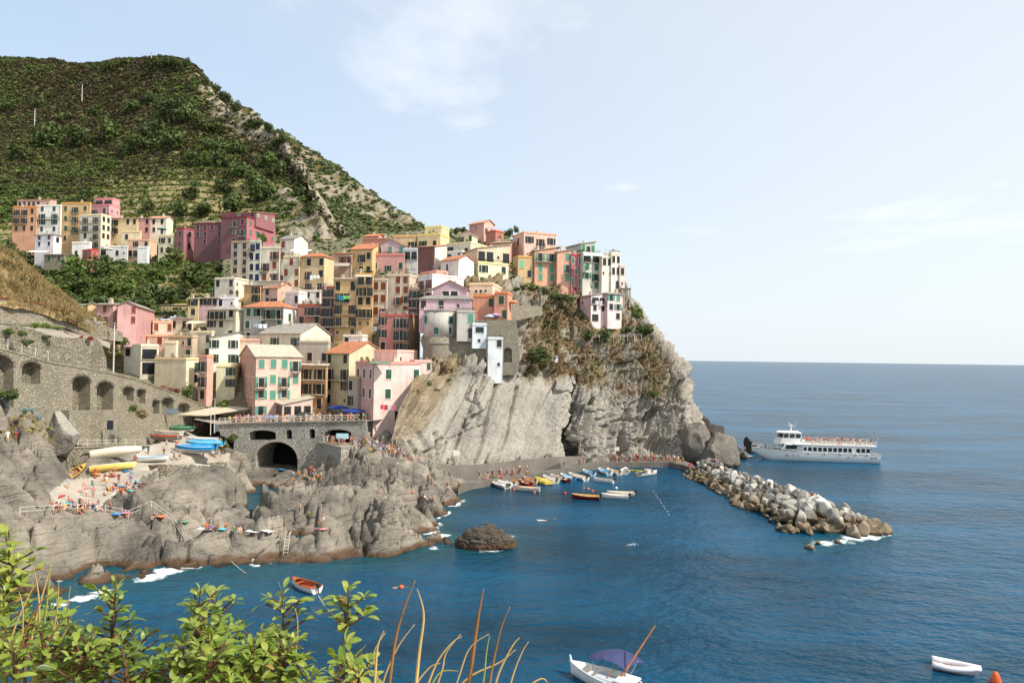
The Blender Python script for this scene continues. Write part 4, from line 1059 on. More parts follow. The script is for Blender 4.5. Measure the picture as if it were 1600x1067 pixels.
def house(key, label, x0, xc, x1, yt, yb, col, A='', B='', D=None, a=12, roof='f', rc='pale', sh='g', frm=None, colB=None, ext=5.0, dep=8.0, solid=False, chim=1, ground=True, band=None, wmat=None, name='house', cat='house'):
    D = D or depth_of(yb)
    ym = (yt + yb) / 2
    c = U(xc, yb, D); H = U(xc, yt, D).z - c.z
    ar = rad(a)
    dl = Vector((-math.cos(ar), math.sin(ar), 0)); dr = Vector((math.sin(ar), math.cos(ar), 0))
    cm = U(xc, ym, D)
    def reach(d, px, mx):
        """how far along d until the edge shows at px"""
        v = ray(px, ym); k = v.x                       # x = k*y on that sight line
        den = d.x - k * d.y
        t_ = (k * cm.y - cm.x) / den if abs(den) > 1e-4 else mx
        return t_ if 0 < t_ < mx else mx
    L = reach(dl, x0, 22) if x0 < xc else 6.0
    Dp = reach(dr, x1, 22) if (x1 and x1 > xc) else dep
    ex = -dl; ey = dr
    org = c + dl * L                                  # lower far end of face A
    yaw = math.atan2(ex.y, ex.x)
    root = thing(name, label, cat, (org.x, org.y, c.z), yaw, 'houses of the cliff village')
    m = wmat or stucco(col); mB = stucco(colB) if colB else m  # face B, towards the sun, is mostly painted paler to carry the sunlight
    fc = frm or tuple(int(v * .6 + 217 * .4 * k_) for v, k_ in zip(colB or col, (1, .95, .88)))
    fm = plain('surround_' + str(fc), fc, .8, .05)
    mb = MB(); z1 = H
    mb.add([(0, 0, -ext), (L, 0, -ext), (L, 0, z1), (0, 0, z1)], [(0, 1, 2, 3)])
    mb.add([(0, Dp, -ext), (0, 0, -ext), (0, 0, z1), (0, Dp, z1)], [(0, 1, 2, 3)])
    mb.add([(L, Dp, -ext), (0, Dp, -ext), (0, Dp, z1), (L, Dp, z1)], [(0, 1, 2, 3)])
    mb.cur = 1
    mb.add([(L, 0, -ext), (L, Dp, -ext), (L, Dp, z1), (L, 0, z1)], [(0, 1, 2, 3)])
    mb.cur = 0
    rm = rooftile(RC[rc]); rb = MB(); o = .35
    if roof == 'f':
        pw, ph = .22, .55
        mb.add([(0, 0, z1 - .01), (L, 0, z1 - .01), (L, Dp, z1 - .01), (0, Dp, z1 - .01)], [(0, 1, 2, 3)])
        rb.box(-.14, L + .14, -.14, Dp + .14, z1, z1 + .16)
        rb.box(0, L, 0, pw, z1 + .161, z1 + ph).box(0, L, Dp - pw, Dp, z1 + .161, z1 + ph).box(0, pw, pw, Dp - pw, z1 + .161, z1 + ph).box(L - pw, L, pw, Dp - pw, z1 + .161, z1 + ph)
        rm = plain('terrace_' + str(col), col, .9, .1); top = z1 + .16
    elif roof in ('gA', 'gB'):
        span = L if roof == 'gA' else Dp; rise = min(span * .24, 2.6)
        if roof == 'gA':
            mb.add([(0, 0, z1), (L, 0, z1), (L / 2, 0, z1 + rise)], [(0, 1, 2)]).add([(0, Dp, z1), (L, Dp, z1), (L / 2, Dp, z1 + rise)], [(0, 2, 1)])
            k_ = rise / (L / 2); e0, e1 = -o, L + o
            sec = [(e0, z1 - o * k_), (L / 2, z1 + rise), (e1, z1 - o * k_), (e1, z1 - o * k_ + .17), (L / 2, z1 + rise + .19), (e0, z1 - o * k_ + .17)]
            rb.rings([[(x, -o, z + .02) for x, z in sec], [(x, Dp + o, z + .02) for x, z in sec]])
        else:
            mb.cur = 1; mb.add([(L, 0, z1), (L, Dp, z1), (L, Dp / 2, z1 + rise)], [(0, 1, 2)]); mb.cur = 0; mb.add([(0, 0, z1), (0, Dp, z1), (0, Dp / 2, z1 + rise)], [(0, 2, 1)])
            k_ = rise / (Dp / 2); e0, e1 = -o, Dp + o
            sec = [(e0, z1 - o * k_), (Dp / 2, z1 + rise), (e1, z1 - o * k_), (e1, z1 - o * k_ + .17), (Dp / 2, z1 + rise + .19), (e0, z1 - o * k_ + .17)]
            rb.rings([[(-o, y, z + .02) for y, z in sec], [(L + o, y, z + .02) for y, z in sec]][::-1])
        top = z1 + rise * .7
    elif roof == 'h':
        rise = min(min(L, Dp) * .26, 2.4); i_ = min(L, Dp) / 2 * .98
        lo = [(-o, -o), (L + o, -o), (L + o, Dp + o), (-o, Dp + o)]; hi = [(i_, i_), (L - i_, i_), (L - i_, Dp - i_), (i_, Dp - i_)]
        rb.rings([[(x, y, z1 - .03) for x, y in lo], [(x, y, z1 + .14) for x, y in lo], [(x, y, z1 + rise + .14) for x, y in hi]])
        top = z1 + rise * .6
    elif roof == 's':                                 # lean-to, high at the back
        rise = min(Dp * .2, 1.8)
        mb.cur = 1; mb.add([(L, 0, z1), (L, Dp, z1), (L, Dp, z1 + rise)], [(0, 1, 2)]); mb.cur = 0
        mb.add([(0, 0, z1), (0, Dp, z1), (0, Dp, z1 + rise)], [(0, 2, 1)]).add([(L, Dp, z1), (0, Dp, z1), (0, Dp, z1 + rise), (L, Dp, z1 + rise)], [(0, 1, 2, 3)])
        k_ = rise / Dp
        rb.rings([[(-o, -o, z1 - o * k_ + .02), (-o, Dp + o, z1 + rise + o * k_ + .02), (-o, Dp + o, z1 + rise + o * k_ + .19), (-o, -o, z1 - o * k_ + .19)], [(L + o, -o, z1 - o * k_ + .02), (L + o, Dp + o, z1 + rise + o * k_ + .02), (L + o, Dp + o, z1 + rise + o * k_ + .19), (L + o, -o, z1 - o * k_ + .19)]][::-1])
        top = z1 + rise * .5
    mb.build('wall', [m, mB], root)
    rf = rb.build('roof', [rm], root) if roof != 'n' else None
    for k in range(chim if rf else 0):
        cx, cy = R.uniform(.2, .8) * L, R.uniform(.35, .85) * Dp; w_ = R.uniform(.28, .42); h_ = R.uniform(.7, 1.2)
        MB().box(cx - w_, cx + w_, cy - w_ * .8, cy + w_ * .8, top - .6, top + h_).box(cx - w_ - .08, cx + w_ + .08, cy - w_ * .8 - .08, cy + w_ * .8 + .08, top + h_ + .001, top + h_ + .1).box(cx - w_ * .6, cx - w_ * .2, cy - .15, cy + .15, top + h_ + .101, top + h_ + .35).box(cx + w_ * .2, cx + w_ * .6, cy - .15, cy + .15, top + h_ + .101, top + h_ + .35).build('chimney', [M_chim], rf)
    TA = Matrix.Translation((0, 0, 0)); TB = Matrix.Translation((L, 0, 0)) @ Matrix.Rotation(math.pi / 2, 4, 'Z')
    sc = shut(sh); so = m if solid else None
    if A: facade_fill(root, A, L, H, TA, 0, sc, fm, 0, so)
    if B: facade_fill(root, B, Dp, H, TB, math.pi / 2, sc, fm, 0, so)
    if band:
        nr = len((A or B).split('/')); bm_ = plain('band_' + str(band), band, .85, .06); q_ = MB()
        for r in range(1, nr): z_ = H - r * H / nr; q_.box(-.03, L + .03, -.03, 0, z_ - .07, z_ + .07).box(L, L + .03, .0, Dp, z_ - .07, z_ + .07)
        q_.build('string_course', [bm_], root)
    if H > 6 and R.random() < .8: MB().tube([(L - .18, -.09, -1), (L - .18, -.09, H - .1)], .055, 5).build('downpipe', [plain('downpipe', (154, 143, 128), .6)], root)
    if roof == 'f' and H > 3.5 and R.random() < .6 and not key.startswith('u1'):
        q_ = MB(); zr = z1 + .55; P4 = [(.1, .1), (L - .1, .1), (L - .1, Dp - .1), (.1, Dp - .1)]
        for (x_, y_), (x2, y2) in zip(P4, P4[1:] + P4[:1]):
            n_ = max(2, int(math.hypot(x2 - x_, y2 - y_) / 1.1)); q_.tube([(x_, y_, zr + .55), (x2, y2, zr + .55)], .03, 4).tube([(x_, y_, zr + .28), (x2, y2, zr + .28)], .02, 4)
            for j in range(n_): f_ = j / n_; q_.tube([(x_ + (x2 - x_) * f_, y_ + (y2 - y_) * f_, zr - .05), (x_ + (x2 - x_) * f_, y_ + (y2 - y_) * f_, zr + .55)], .025, 4, False)
        q_.build('terrace_railing', [M_iron if R.random() < .5 else M_rail], root)
    if H > 4 and roof != 'f':
        q_ = MB().tube([(-.3, -.42, z1 - .1), (L + .3, -.42, z1 - .1)], .07, 5); q_.build('gutter', [plain('gutter', (150, 120, 96), .5)], root)
    HOUSES[key] = (root, L, Dp, H, ex, ey, c)
    if ground: GROUND.append((c.x, c.y, c.z - .4)); b_ = c + dr * Dp; GROUND.append((b_.x, b_.y, c.z + Dp * .3)); GROUND.append((org.x, org.y, c.z - .2))
    return root
Hs = house
# upper hamlet on the terraces
U1 = dict(D=268, a=6, ext=9, ground=False)
Hs('u1', 'orange four-storey house at the end of the upper hamlet with dark balcony doors', 19, 56, 58, 324, 364, (217, 143, 82), 'BBs/BBs/oos', roof='f', sh='k', **U1)
Hs('u1b', 'long attic storey of pale stucco set back above the orange house', 27, 78, 88, 312, 326, (216, 166, 132), 'ooooo.v', roof='s', rc='rose', D=274, a=6, ext=4, ground=False)
Hs('u2', 'white four-storey house with two balconies beside the orange house', 56, 93.5, 96, 322, 364, (226, 220, 207), 'ss/BB/ww/oo', sh='g', **U1)
Hs('u3', 'tall ochre house in the upper hamlet with green shutters and stacked balconies', 94, 139, 141, 318, 380, (214, 163, 82), 'sBs/sBo/sBo/o.o', sh='g', **U1)
Hs('u4', 'pink house with a dark roof loggia on top of the upper hamlet', 139, 170, 187, 321, 352, (220, 143, 147), 'Bs/oo', 'vv/v.', roof='f', sh='g', D=276, a=12, ext=9, ground=False)
Hs('u4b', 'open roof storey of the upper pink house under a thin slab', 148, 176, 187, 311, 321, (221, 144, 147), 'LL', '', roof='f', D=280, a=12, ext=2, ground=False, chim=0)
Hs('u5', 'tall cream house in front of the ochre one with stacked balconies', 124, 157, 172, 336, 388, (228, 213, 180), 'BB/BB/sB/oB', 'ss/ss/ss/..', sh='k', D=262, a=14, ext=9, ground=False)
Hs('u6', 'low yellow house with a turquoise parasol balcony in the upper hamlet', 174, 215, 216, 341, 366, (226, 194, 126), 'B.ss/B...', sh='k', roof='s', rc='rose', **U1)
Hs('u7', 'narrow rose house squeezed between yellow and cream neighbours', 215, 234, 235, 341, 366, (217, 140, 124), '.s/.s', sh='k', roof='s', rc='rose', **U1)
Hs('u8', 'cream house with a sunlit gable ending the upper row', 234, 259, 270, 341, 366, (234, 217, 184), 'ss/oD', '', sh='k', roof='gB', rc='rose', **U1)
Hs('u9', 'pale lilac villa with large dark windows and a white awning below', 54, 83, 96, 367, 396, (227, 213, 216), 'oo/oo/..', 'o/.', roof='h', rc='grey', sh='k', D=256, a=14, ext=9, ground=False)
Hs('u10', 'low grey stone cottage with two green openings under the white villa', 69, 100, 104, 398, 411, (167, 159, 144), 'so', '', sh='g', D=254, a=6, ext=7, ground=False, roof='s', rc='grey', wmat=M_stone)
Hs('u11', 'little white house with a crenellated terrace below the cream tower house', 112, 140, 143, 380, 402, (233, 229, 219), '../oo', sh='k', D=256, a=6, ext=7, ground=False)
Hs('u12', 'small bright red cube house under the upper hamlet', 128, 142, 153, 391, 412, (194, 70, 58), 'o/.', 'o', sh='k', D=251, a=30, ext=7, ground=False, chim=0)
Hs('u13', 'pale yellow house with a dark terrace beneath the low yellow house', 191, 219, 221, 363, 378, (224, 205, 155), 's.', sh='k', D=262, a=6, ext=7, ground=False)
Hs('u14', 'long low salmon house with a white veranda in the upper hamlet', 199, 232, 245, 376, 402, (220, 171, 136), '.w.s/LL.o', sh='k', D=257, a=6, ext=7, ground=False)
Hs('u15', 'low white terrace house with a parasol beside the red cube', 156, 199, 200, 386, 404, (230, 224, 214), 'L.sv', sh='n', D=256, a=6, ext=7, ground=False)
Hs('u16', 'plain white garden block next to the salmon veranda', 215, 230, 234, 387, 402, (239, 236, 230), '', '', D=254, a=10, ext=7, ground=False, chim=0)
Hs('u17', 'cream house with a rounded white balcony beside the red annex', 247, 270, 277, 369, 398, (228, 207, 159), 'wo/oB', '', sh='k', D=252, a=12, ext=8, ground=False, solid=True)
Hs('u18', 'small crimson annex house beside the big crimson palace', 275, 287, 304, 357, 389, (160, 76, 80), 'o/o', 'o/D', sh='w', D=250, a=25, ext=8, ground=False)
Hs('r1', 'crimson wing of the palace stepping down beside the annex', 303, 348, 350, 350, 384, (112, 46, 54), 'oooo/oo.o/.o.o', '', sh='g', D=248, a=8, ext=8, ground=False, frm=(201, 132, 138))
Hs('r2', 'big crimson palace with green shutters and balconies above the old town', 345, 385, 430, 340, 384, (122, 50, 58), '.Bo/.sB/.o.', 's.ss/sw.s/sB..', sh='y', D=240, a=14, ext=9, ground=False, frm=(201, 132, 138), colB=(184, 72, 90), chim=2)  # shade is painted into the maroon front, sunlight into the lighter side
Hs('r3', 'attic storey of the crimson palace with pale green shutters', 347, 400, 430, 332, 341, (150, 70, 78), '..s.o', 's.s.s', roof='s', rc='rose', sh='l', D=244, a=14, ext=3, ground=False, frm=(201, 132, 138), chim=3)
# first row below the palace
Hs('p1', 'tall unplastered house of brown rubble and blank windows beside the green one', 360, 388, 389, 379, 443, (163, 146, 124), 'oo/oo/oo/ss/oo', sh='k', roof='f', a=8, chim=0)
Hs('p2', 'slim pale green house with evenly spaced dark shutters', 388, 406, 407, 378, 443, (198, 202, 180), 'Bs/ss/ss/ss', sh='n', a=8)
Hs('p3', 'cream house with brown shutters and a rounded balcony below its roof terrace', 406, 436, 437, 388, 443, (216, 206, 180), '.B/Bs/sw', sh='r', a=8)
Hs('p4', 'tall cream house with a sunlit grey gable on the skyline of the slope', 436, 458, 480, 373, 445, (230, 220, 198), 's./s./../w.', '', sh='r', roof='gB', rc='grey', a=20)
Hs('p5', 'lower cream house with brown shutters in front of the grey gable', 442, 467, 468, 402, 452, (217, 205, 169), '.s./s.s/..s', sh='r', a=8, D=191)
Hs('p6', 'yellow house with an orange hipped roof and laundry on its balcony', 467, 506, 521, 401, 456, (217, 184, 120), '.s.s/.B.s/.B.B', '', sh='k', roof='h', rc='terra', a=14, D=190)
Hs('p7', 'flat-roofed cream house with stairs and arched openings beside the vineyard', 335, 366, 388, 436, 467, (217, 208, 182), 's.o/..a', 'v.v/a.a', sh='k', a=16)
Hs('p8', 'narrow mustard house under a grey slate roof', 381, 406, 408, 446, 473, (201, 155, 69), '.B/.B', '', sh='k', roof='s', rc='slate', a=10)
Hs('p9', 'salmon house with a small orange roof and a wide balcony', 402, 433, 463, 450, 478, (217, 161, 136), '.o./BoB', 'v./..', sh='k', roof='gB', rc='terra', a=25)
Hs('p10', 'white stepped house between the small orange roof and the brown towers', 445, 466, 480, 458, 500, (228, 213, 207), '..s/o.s', '.v/..', sh='k', a=20)
Hs('p11', 'low yellow house beside the grape pergola', 293, 310, 311, 467, 496, (216, 196, 131), 'w/o', sh='k', roof='s', rc='slate', a=8)
Hs('p12', 'low lilac house with a long row of dark shutters', 310, 340, 341, 466, 496, (210, 163, 173), 'wws/..s', sh='k', roof='s', rc='slate', a=8)
Hs('p13', 'little white house with a blue awning behind the grey hipped house', 340, 366, 372, 467, 497, (228, 221, 224), 's.v/s..', sh='n', a=10)
Hs('p14', 'cream house under a wide grey roof with a sunny balcony', 323, 368, 380, 484, 531, (217, 207, 176), 'BBb/wo./o.s', '', sh='k', roof='h', rc='slate', a=14)
Hs('p15', 'grey rough-cast house with an orange hipped roof and white laundry', 380, 442, 462, 480, 537, (159, 154, 144), 'swBB/s.s.s/o.ss', 's/.', sh='g', roof='h', rc='terra', a=12, colB=(221, 217, 207))
Hs('p16', 'red-brown house with a flower terrace beside the brown tower house', 464, 501, 503, 478, 525, (163, 96, 74), '.BB/s.s/..s', sh='k', a=8)
Hs('p17', 'narrow red-brown tower house with a balcony on every floor', 501, 522, 523, 450, 526, (151, 88, 74), 'B/B/B/B/o', sh='k', a=8)
# heart of the old town
Hs('c1', 'terracotta-roofed house with a loggia and a striped grey awning', 520, 549, 550, 396, 432, (201, 157, 132), '.BB/...', sh='r', roof='s', rc='terra', a=8)
Hs('c2', 'yellow house with four dark shutters under a terracotta roof', 548, 581, 601, 389, 432, (217, 177, 99), '.Bs/.ss', '', sh='k', roof='gB', rc='terra', a=14)
Hs('c3', 'old pink house with tall green shutters and pale window surrounds', 581, 631, 632, 399, 428, (212, 138, 128), 's.B.s', sh='g', a=8, frm=(230, 217, 205))
Hs('c3b', 'lilac roof storey with arched windows above the old pink house', 588, 631, 633, 384, 399, (201, 163, 163), 'a.s.s', sh='t', a=8, D=203, roof='gA', rc='rose')
Hs('c4', 'small pale blue house with white surrounds beside the maroon wall', 631, 652, 653, 390, 424, (205, 208, 208), 'LL/ss', sh='w', a=8)
Hs('c5', 'windowless maroon house with a white side wall', 652, 679, 698, 385, 428, (126, 58, 48), '', '', roof='s', rc='rose', a=20, colB=(230, 223, 216), chim=0)
Hs('c6', 'white chapel-like house with a small terracotta gable', 688, 716, 740, 405, 452, (216, 212, 204), '.w.s/....', '', sh='w', roof='gB', rc='terra', a=42, D=178, colB=(240, 230, 220))
Hs('c7', 'tall yellow tower house with bright towels on its balcony', 521, 556, 557, 436, 529, (216, 169, 86), 'd.d/BB./B.B/B.B/v.D', sh='k', roof='s', rc='pale', a=8)
Hs('c8', 'second tall yellow tower house with a covered roof loggia', 556, 581, 582, 430, 531, (215, 166, 81), 'LL/BB/ss/BB/vv/v.', sh='k', roof='f', a=8, D=173)
Hs('c9', 'beige house with rows of rust-brown shutters beside the yellow towers', 581, 604, 605, 438, 497, (210, 189, 162), 'ss/ss/sB', sh='b', a=8, D=176)
Hs('c10', 'larger beige house with a balustraded roof and rust-brown shutters', 603, 639, 654, 431, 493, (212, 193, 166), '.ss/.ss/.Bw/..s', '', sh='b', a=12, D=177)
Hs('c11', 'faded red house with tall white-framed doors below the beige houses', 592, 638, 656, 494, 552, (190, 108, 94), 'w.BB/w.BB/o.BB', '', sh='k', a=12, D=165, colB=(185, 147, 88), frm=(216, 207, 196))
Hs('c12', 'white house with a red stripe and brown shutters', 652, 675, 724, 431, 472, (217, 211, 207), 'BB/BB', '', sh='r', a=50, D=172, colB=(239, 226, 220))
Hs('c12b', 'red and white penthouse cube on the house with the red stripe', 657, 682, 700, 425, 432, (217, 154, 134), 'o', '', a=50, D=176, ext=1, chim=0)
Hs('c13', 'lilac house with big gable windows above the round tower house', 655, 736, 738, 468, 488, (205, 160, 174), 'o.o.v.', '', sh='k', a=2, D=162, roof='h', rc='grey')
Hs('c13b', 'lilac gable storey with two wide slanted windows', 676, 730, 736, 452, 469, (201, 155, 168), '.LL.', '', a=4, D=166, roof='gA', rc='rose', frm=(238, 234, 230))
Hs('c14', 'orange house with a green door shutter above the cafe parasols', 739, 772, 774, 464, 505, (217, 129, 78), '..s/...', sh='g', a=4, D=163)
Hs('c15', 'slim orange house facing the terrace parasols', 772, 793, 800, 459, 503, (220, 138, 92), 's/.s', '', sh='g', a=10, D=161, roof='f')
Hs('c16', 'cream block with little round openings above the orange house', 733, 770, 793, 445, 466, (230, 205, 164), '.vvv.', '', a=10, D=168, chim=0)
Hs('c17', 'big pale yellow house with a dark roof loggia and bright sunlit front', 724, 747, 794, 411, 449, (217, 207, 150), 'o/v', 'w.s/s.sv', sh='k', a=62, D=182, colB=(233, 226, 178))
Hs('c17b', 'loggia storey with dark openings on the big pale yellow house', 724, 746, 797, 388, 411, (211, 191, 149), '', 'LLvL', a=62, D=182.6, roof='s', rc='conc', ext=1)
Hs('c18', 'cream terrace house with a vaulted roof room', 698, 735, 762, 380, 404, (226, 207, 169), 'g.s', '', sh='k', a=30, D=196)
Hs('c18b', 'vaulted roof room with green shutters and a curved top', 718, 738, 746, 367, 381, (232, 207, 159), 'B.s', '', sh='g', a=20, D=199, chim=0, roof='gA', rc='conc')
Hs('c19', 'pale yellow roof house with an open corner terrace on the village crest', 652, 688, 702, 367, 392, (227, 207, 134), 'ws', '', sh='k', a=20, D=208)
Hs('c19b', 'top storey of the pale yellow roof house', 664, 690, 702, 355, 368, (230, 214, 146), 'v', '', a=20, D=212, ext=1)
Hs('c20', 'pink gabled hall topping the village with narrow windows', 733, 756, 772, 348, 372, (209, 138, 124), '', 'ss', sh='k', roof='gB', rc='rose', a=40, D=215, colB=(226, 165, 147), chim=0)
Hs('c21', 'low rust-red house with a rounded dark opening below the pink hall', 759, 774, 787, 362, 382, (185, 96, 63), '', 'a', a=45, D=209, chim=0)
Hs('c22', 'salmon house with shaded terraces beside the crest garden', 767, 797, 804, 379, 402, (204, 132, 104), 'wLb', '', sh='k', a=16, D=200, roof='s', rc='conc')
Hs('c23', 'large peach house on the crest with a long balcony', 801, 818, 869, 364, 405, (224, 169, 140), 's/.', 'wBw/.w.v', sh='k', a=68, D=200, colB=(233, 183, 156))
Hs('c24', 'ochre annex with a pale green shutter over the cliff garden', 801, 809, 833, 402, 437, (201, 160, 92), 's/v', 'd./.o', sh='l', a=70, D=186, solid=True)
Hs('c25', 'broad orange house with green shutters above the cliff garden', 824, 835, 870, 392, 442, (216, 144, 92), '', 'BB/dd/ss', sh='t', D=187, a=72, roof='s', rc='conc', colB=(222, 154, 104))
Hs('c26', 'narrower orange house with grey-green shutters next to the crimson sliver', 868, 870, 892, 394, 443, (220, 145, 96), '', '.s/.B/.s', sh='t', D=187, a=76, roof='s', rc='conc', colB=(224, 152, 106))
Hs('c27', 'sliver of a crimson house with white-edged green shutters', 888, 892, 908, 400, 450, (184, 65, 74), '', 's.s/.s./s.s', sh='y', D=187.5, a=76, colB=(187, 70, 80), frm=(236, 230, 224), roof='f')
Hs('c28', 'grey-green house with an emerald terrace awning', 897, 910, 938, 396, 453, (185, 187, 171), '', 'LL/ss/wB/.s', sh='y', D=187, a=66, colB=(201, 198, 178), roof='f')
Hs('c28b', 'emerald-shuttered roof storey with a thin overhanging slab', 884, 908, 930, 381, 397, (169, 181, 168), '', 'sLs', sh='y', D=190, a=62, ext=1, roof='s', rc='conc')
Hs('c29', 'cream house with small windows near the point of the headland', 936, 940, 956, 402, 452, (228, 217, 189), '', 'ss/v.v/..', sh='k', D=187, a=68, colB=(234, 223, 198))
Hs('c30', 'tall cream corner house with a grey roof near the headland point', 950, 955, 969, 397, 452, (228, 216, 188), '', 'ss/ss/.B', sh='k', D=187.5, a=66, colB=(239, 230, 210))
Hs('c31', 'last pale pink house at the tip of the village with a pillared deck', 964, 968, 976, 416, 452, (230, 195, 184), '', 's/v', sh='k', D=188, a=62, chim=0)
Hs('c32', 'pink cliff house with a shaded loggia under a tiled roof', 906, 923, 949, 462, 502, (223, 169, 166), 'v./..', 'LB/oo/g.', sh='k', D=182, a=58, roof='s', rc='slate', colB=(234, 210, 207), ext=2)
Hs('c33', 'pale pink cliff house with green shutters at the cliff edge', 944, 949, 971, 459, 502, (226, 185, 182), '', 'ws/ow/.o', sh='t', D=183, a=64, roof='h', rc='slate', colB=(236, 208, 204), ext=2)
# waterfront
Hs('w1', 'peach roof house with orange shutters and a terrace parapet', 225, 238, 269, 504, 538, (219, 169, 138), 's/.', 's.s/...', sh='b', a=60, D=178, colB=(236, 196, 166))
Hs('w2', 'low cream house with a striped shade on its terrace', 268, 300, 309, 498, 518, (221, 208, 178), 'o.LL', '', a=10, D=182, roof='s', rc='slate')
Hs('w3', 'long pink terrace house with arched shutters below the peach roof', 199, 266, 270, 526, 542, (232, 191, 162), 'v.s.s.', '', sh='r', a=4, D=172)
Hs('w4', 'beige house with shaded recesses and stacked terraces', 262, 300, 308, 527, 563, (200, 172, 134), 'v.vo/..s', '', sh='g', a=10, D=168)
Hs('w5', 'modern cream house with a dark blue shuttered opening above the ramp', 193, 219, 247, 541, 585, (211, 203, 180), 'q./..', 'L/g', sh='n', a=40, D=158, colB=(201, 191, 164))
Hs('w6', 'blank beige block with a terrace above the bougainvillea', 241, 290, 311, 562, 604, (217, 193, 147), '', '.d/.o', sh='g', a=16, D=156, colB=(233, 212, 166), chim=0)
Hs('w7', 'bare cream stair cube beside the modern house', 257, 275, 278, 536, 557, (236, 220, 182), '', '', a=10, D=163, chim=0)
Hs('w8', 'narrow salmon house with side balconies above the ramp', 309, 322, 332, 558, 630, (221, 160, 131), 'B/B/o', '', sh='k', a=20, D=155, chim=0)
Hs('w9', 'tall white house with dark green shutters under a sloping grey roof', 320, 326, 371, 527, 572, (228, 221, 202), '', 'w.w/w.w', sh='g', a=76, D=164, colB=(241, 234, 216), roof='s', rc='grey')
Hs('w10', 'olive-yellow lower house with green shutters beside the pink corner house', 333, 337, 366, 573, 627, (214, 207, 155), '', '.w/.w/..', sh='g', a=76, D=158, colB=(220, 211, 160), roof='f', chim=0)
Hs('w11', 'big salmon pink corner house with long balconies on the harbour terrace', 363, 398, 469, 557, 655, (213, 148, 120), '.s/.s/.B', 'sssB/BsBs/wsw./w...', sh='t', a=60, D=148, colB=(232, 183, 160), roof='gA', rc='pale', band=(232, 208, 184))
Hs('w12', 'cream house with a blank sunlit gable above the harbour', 405, 468, 515, 521, 600, (217, 195, 164), '.w.w/B..s/...', '', sh='g', a=26, D=163, roof='gB', rc='slate', colB=(236, 217, 184))
Hs('w13', 'olive house with a bright orange tiled roof facing the harbour', 508, 544, 601, 552, 637, (191, 174, 120), 's.s/B.B/s.w/o.v', '../..', sh='k', a=34, D=153, roof='gB', rc='terra', colB=(214, 200, 150))
Hs('w14', 'low ochre house with two rows of dark balcony doors', 466, 509, 511, 571, 640, (211, 155, 76), 'BB/BB/.D', sh='k', a=8, D=153.5, roof='s', rc='pale')
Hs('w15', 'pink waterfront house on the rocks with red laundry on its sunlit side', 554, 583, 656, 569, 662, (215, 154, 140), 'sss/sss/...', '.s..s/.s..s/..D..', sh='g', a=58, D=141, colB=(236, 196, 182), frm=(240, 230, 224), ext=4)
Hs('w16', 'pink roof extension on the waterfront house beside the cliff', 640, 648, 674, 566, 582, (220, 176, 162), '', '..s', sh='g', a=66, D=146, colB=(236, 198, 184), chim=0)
Hs('w17', 'pale pink terrace wall house behind the waterfront house', 584, 620, 652, 550, 572, (226, 183, 168), '....', 'v..', a=24, D=152, chim=0)
Hs('w18', 'narrow terrace house with a green canopy between olive and pink houses', 543, 560, 584, 592, 640, (185, 161, 132), 's./w.', '', sh='k', a=34, D=147, chim=0)
# smaller houses that fill the gaps
Hs('i1', 'cream back house between the sloping white house and the beige terraces', 296, 330, 334, 520, 562, (222, 208, 176), 's.o/..s', '', sh='g', a=12, D=171)
Hs('i2', 'low pink wall house behind the shaded roof of the salmon corner house', 372, 405, 408, 532, 556, (224, 186, 166), '.v.', '', a=8, D=168, chim=0)
Hs('i3', 'low stone-coloured back house over the ochre balcony house', 466, 512, 516, 536, 574, (186, 172, 150), '.o.s', '', sh='k', a=8, D=162, chim=0)
Hs('i4', 'small white roof house behind the orange tiled roof', 536, 566, 574, 526, 545, (226, 216, 202), 'o.v', '', a=14, D=164, chim=1)
Hs('i5', 'narrow dusky house with stacked dark balconies beside the larger beige house', 639, 655, 656, 452, 496, (176, 150, 124), 'B/B/B', sh='k', a=8, D=174)
Hs('i6', 'low salmon roof house on the ridge behind the old pink house', 566, 614, 616, 373, 396, (208, 140, 114), 'o.s.o', sh='k', a=8, D=209, roof='s', rc='rose')
Hs('i7', 'low golden roof house on the ridge beside the pale yellow roof house', 614, 650, 653, 370, 394, (222, 182, 118), 's.w', sh='k', a=8, D=211, roof='f')
Hs('i8', 'pink gabled attic peeping over the terracotta loggia house', 568, 590, 600, 369, 384, (206, 134, 118), '.v', '', a=20, D=213, roof='gB', rc='terra', chim=1)
Hs('i9', 'white terrace room with pale awning above the chapel-like house', 698, 722, 730, 394, 410, (230, 224, 214), 'g.o', '', a=24, D=190, chim=0)
Hs('i10', 'sandy house with two dark doors under the flat-roofed cream house', 405, 440, 443, 440, 462, (214, 196, 160), 's.D.s', sh='r', a=8, D=188, roof='s', rc='slate')
Hs('i11', 'grey-white house wedged beneath the yellow hipped house', 470, 500, 503, 456, 480, (212, 204, 192), '.s.s/....', sh='k', a=8, D=184, chim=1)
Hs('i12', 'tan house with a tiled roof between the lilac row and the grey wide roof', 345, 372, 376, 470, 490, (210, 186, 146), 's.s', sh='g', a=8, D=184, roof='s', rc='terra')
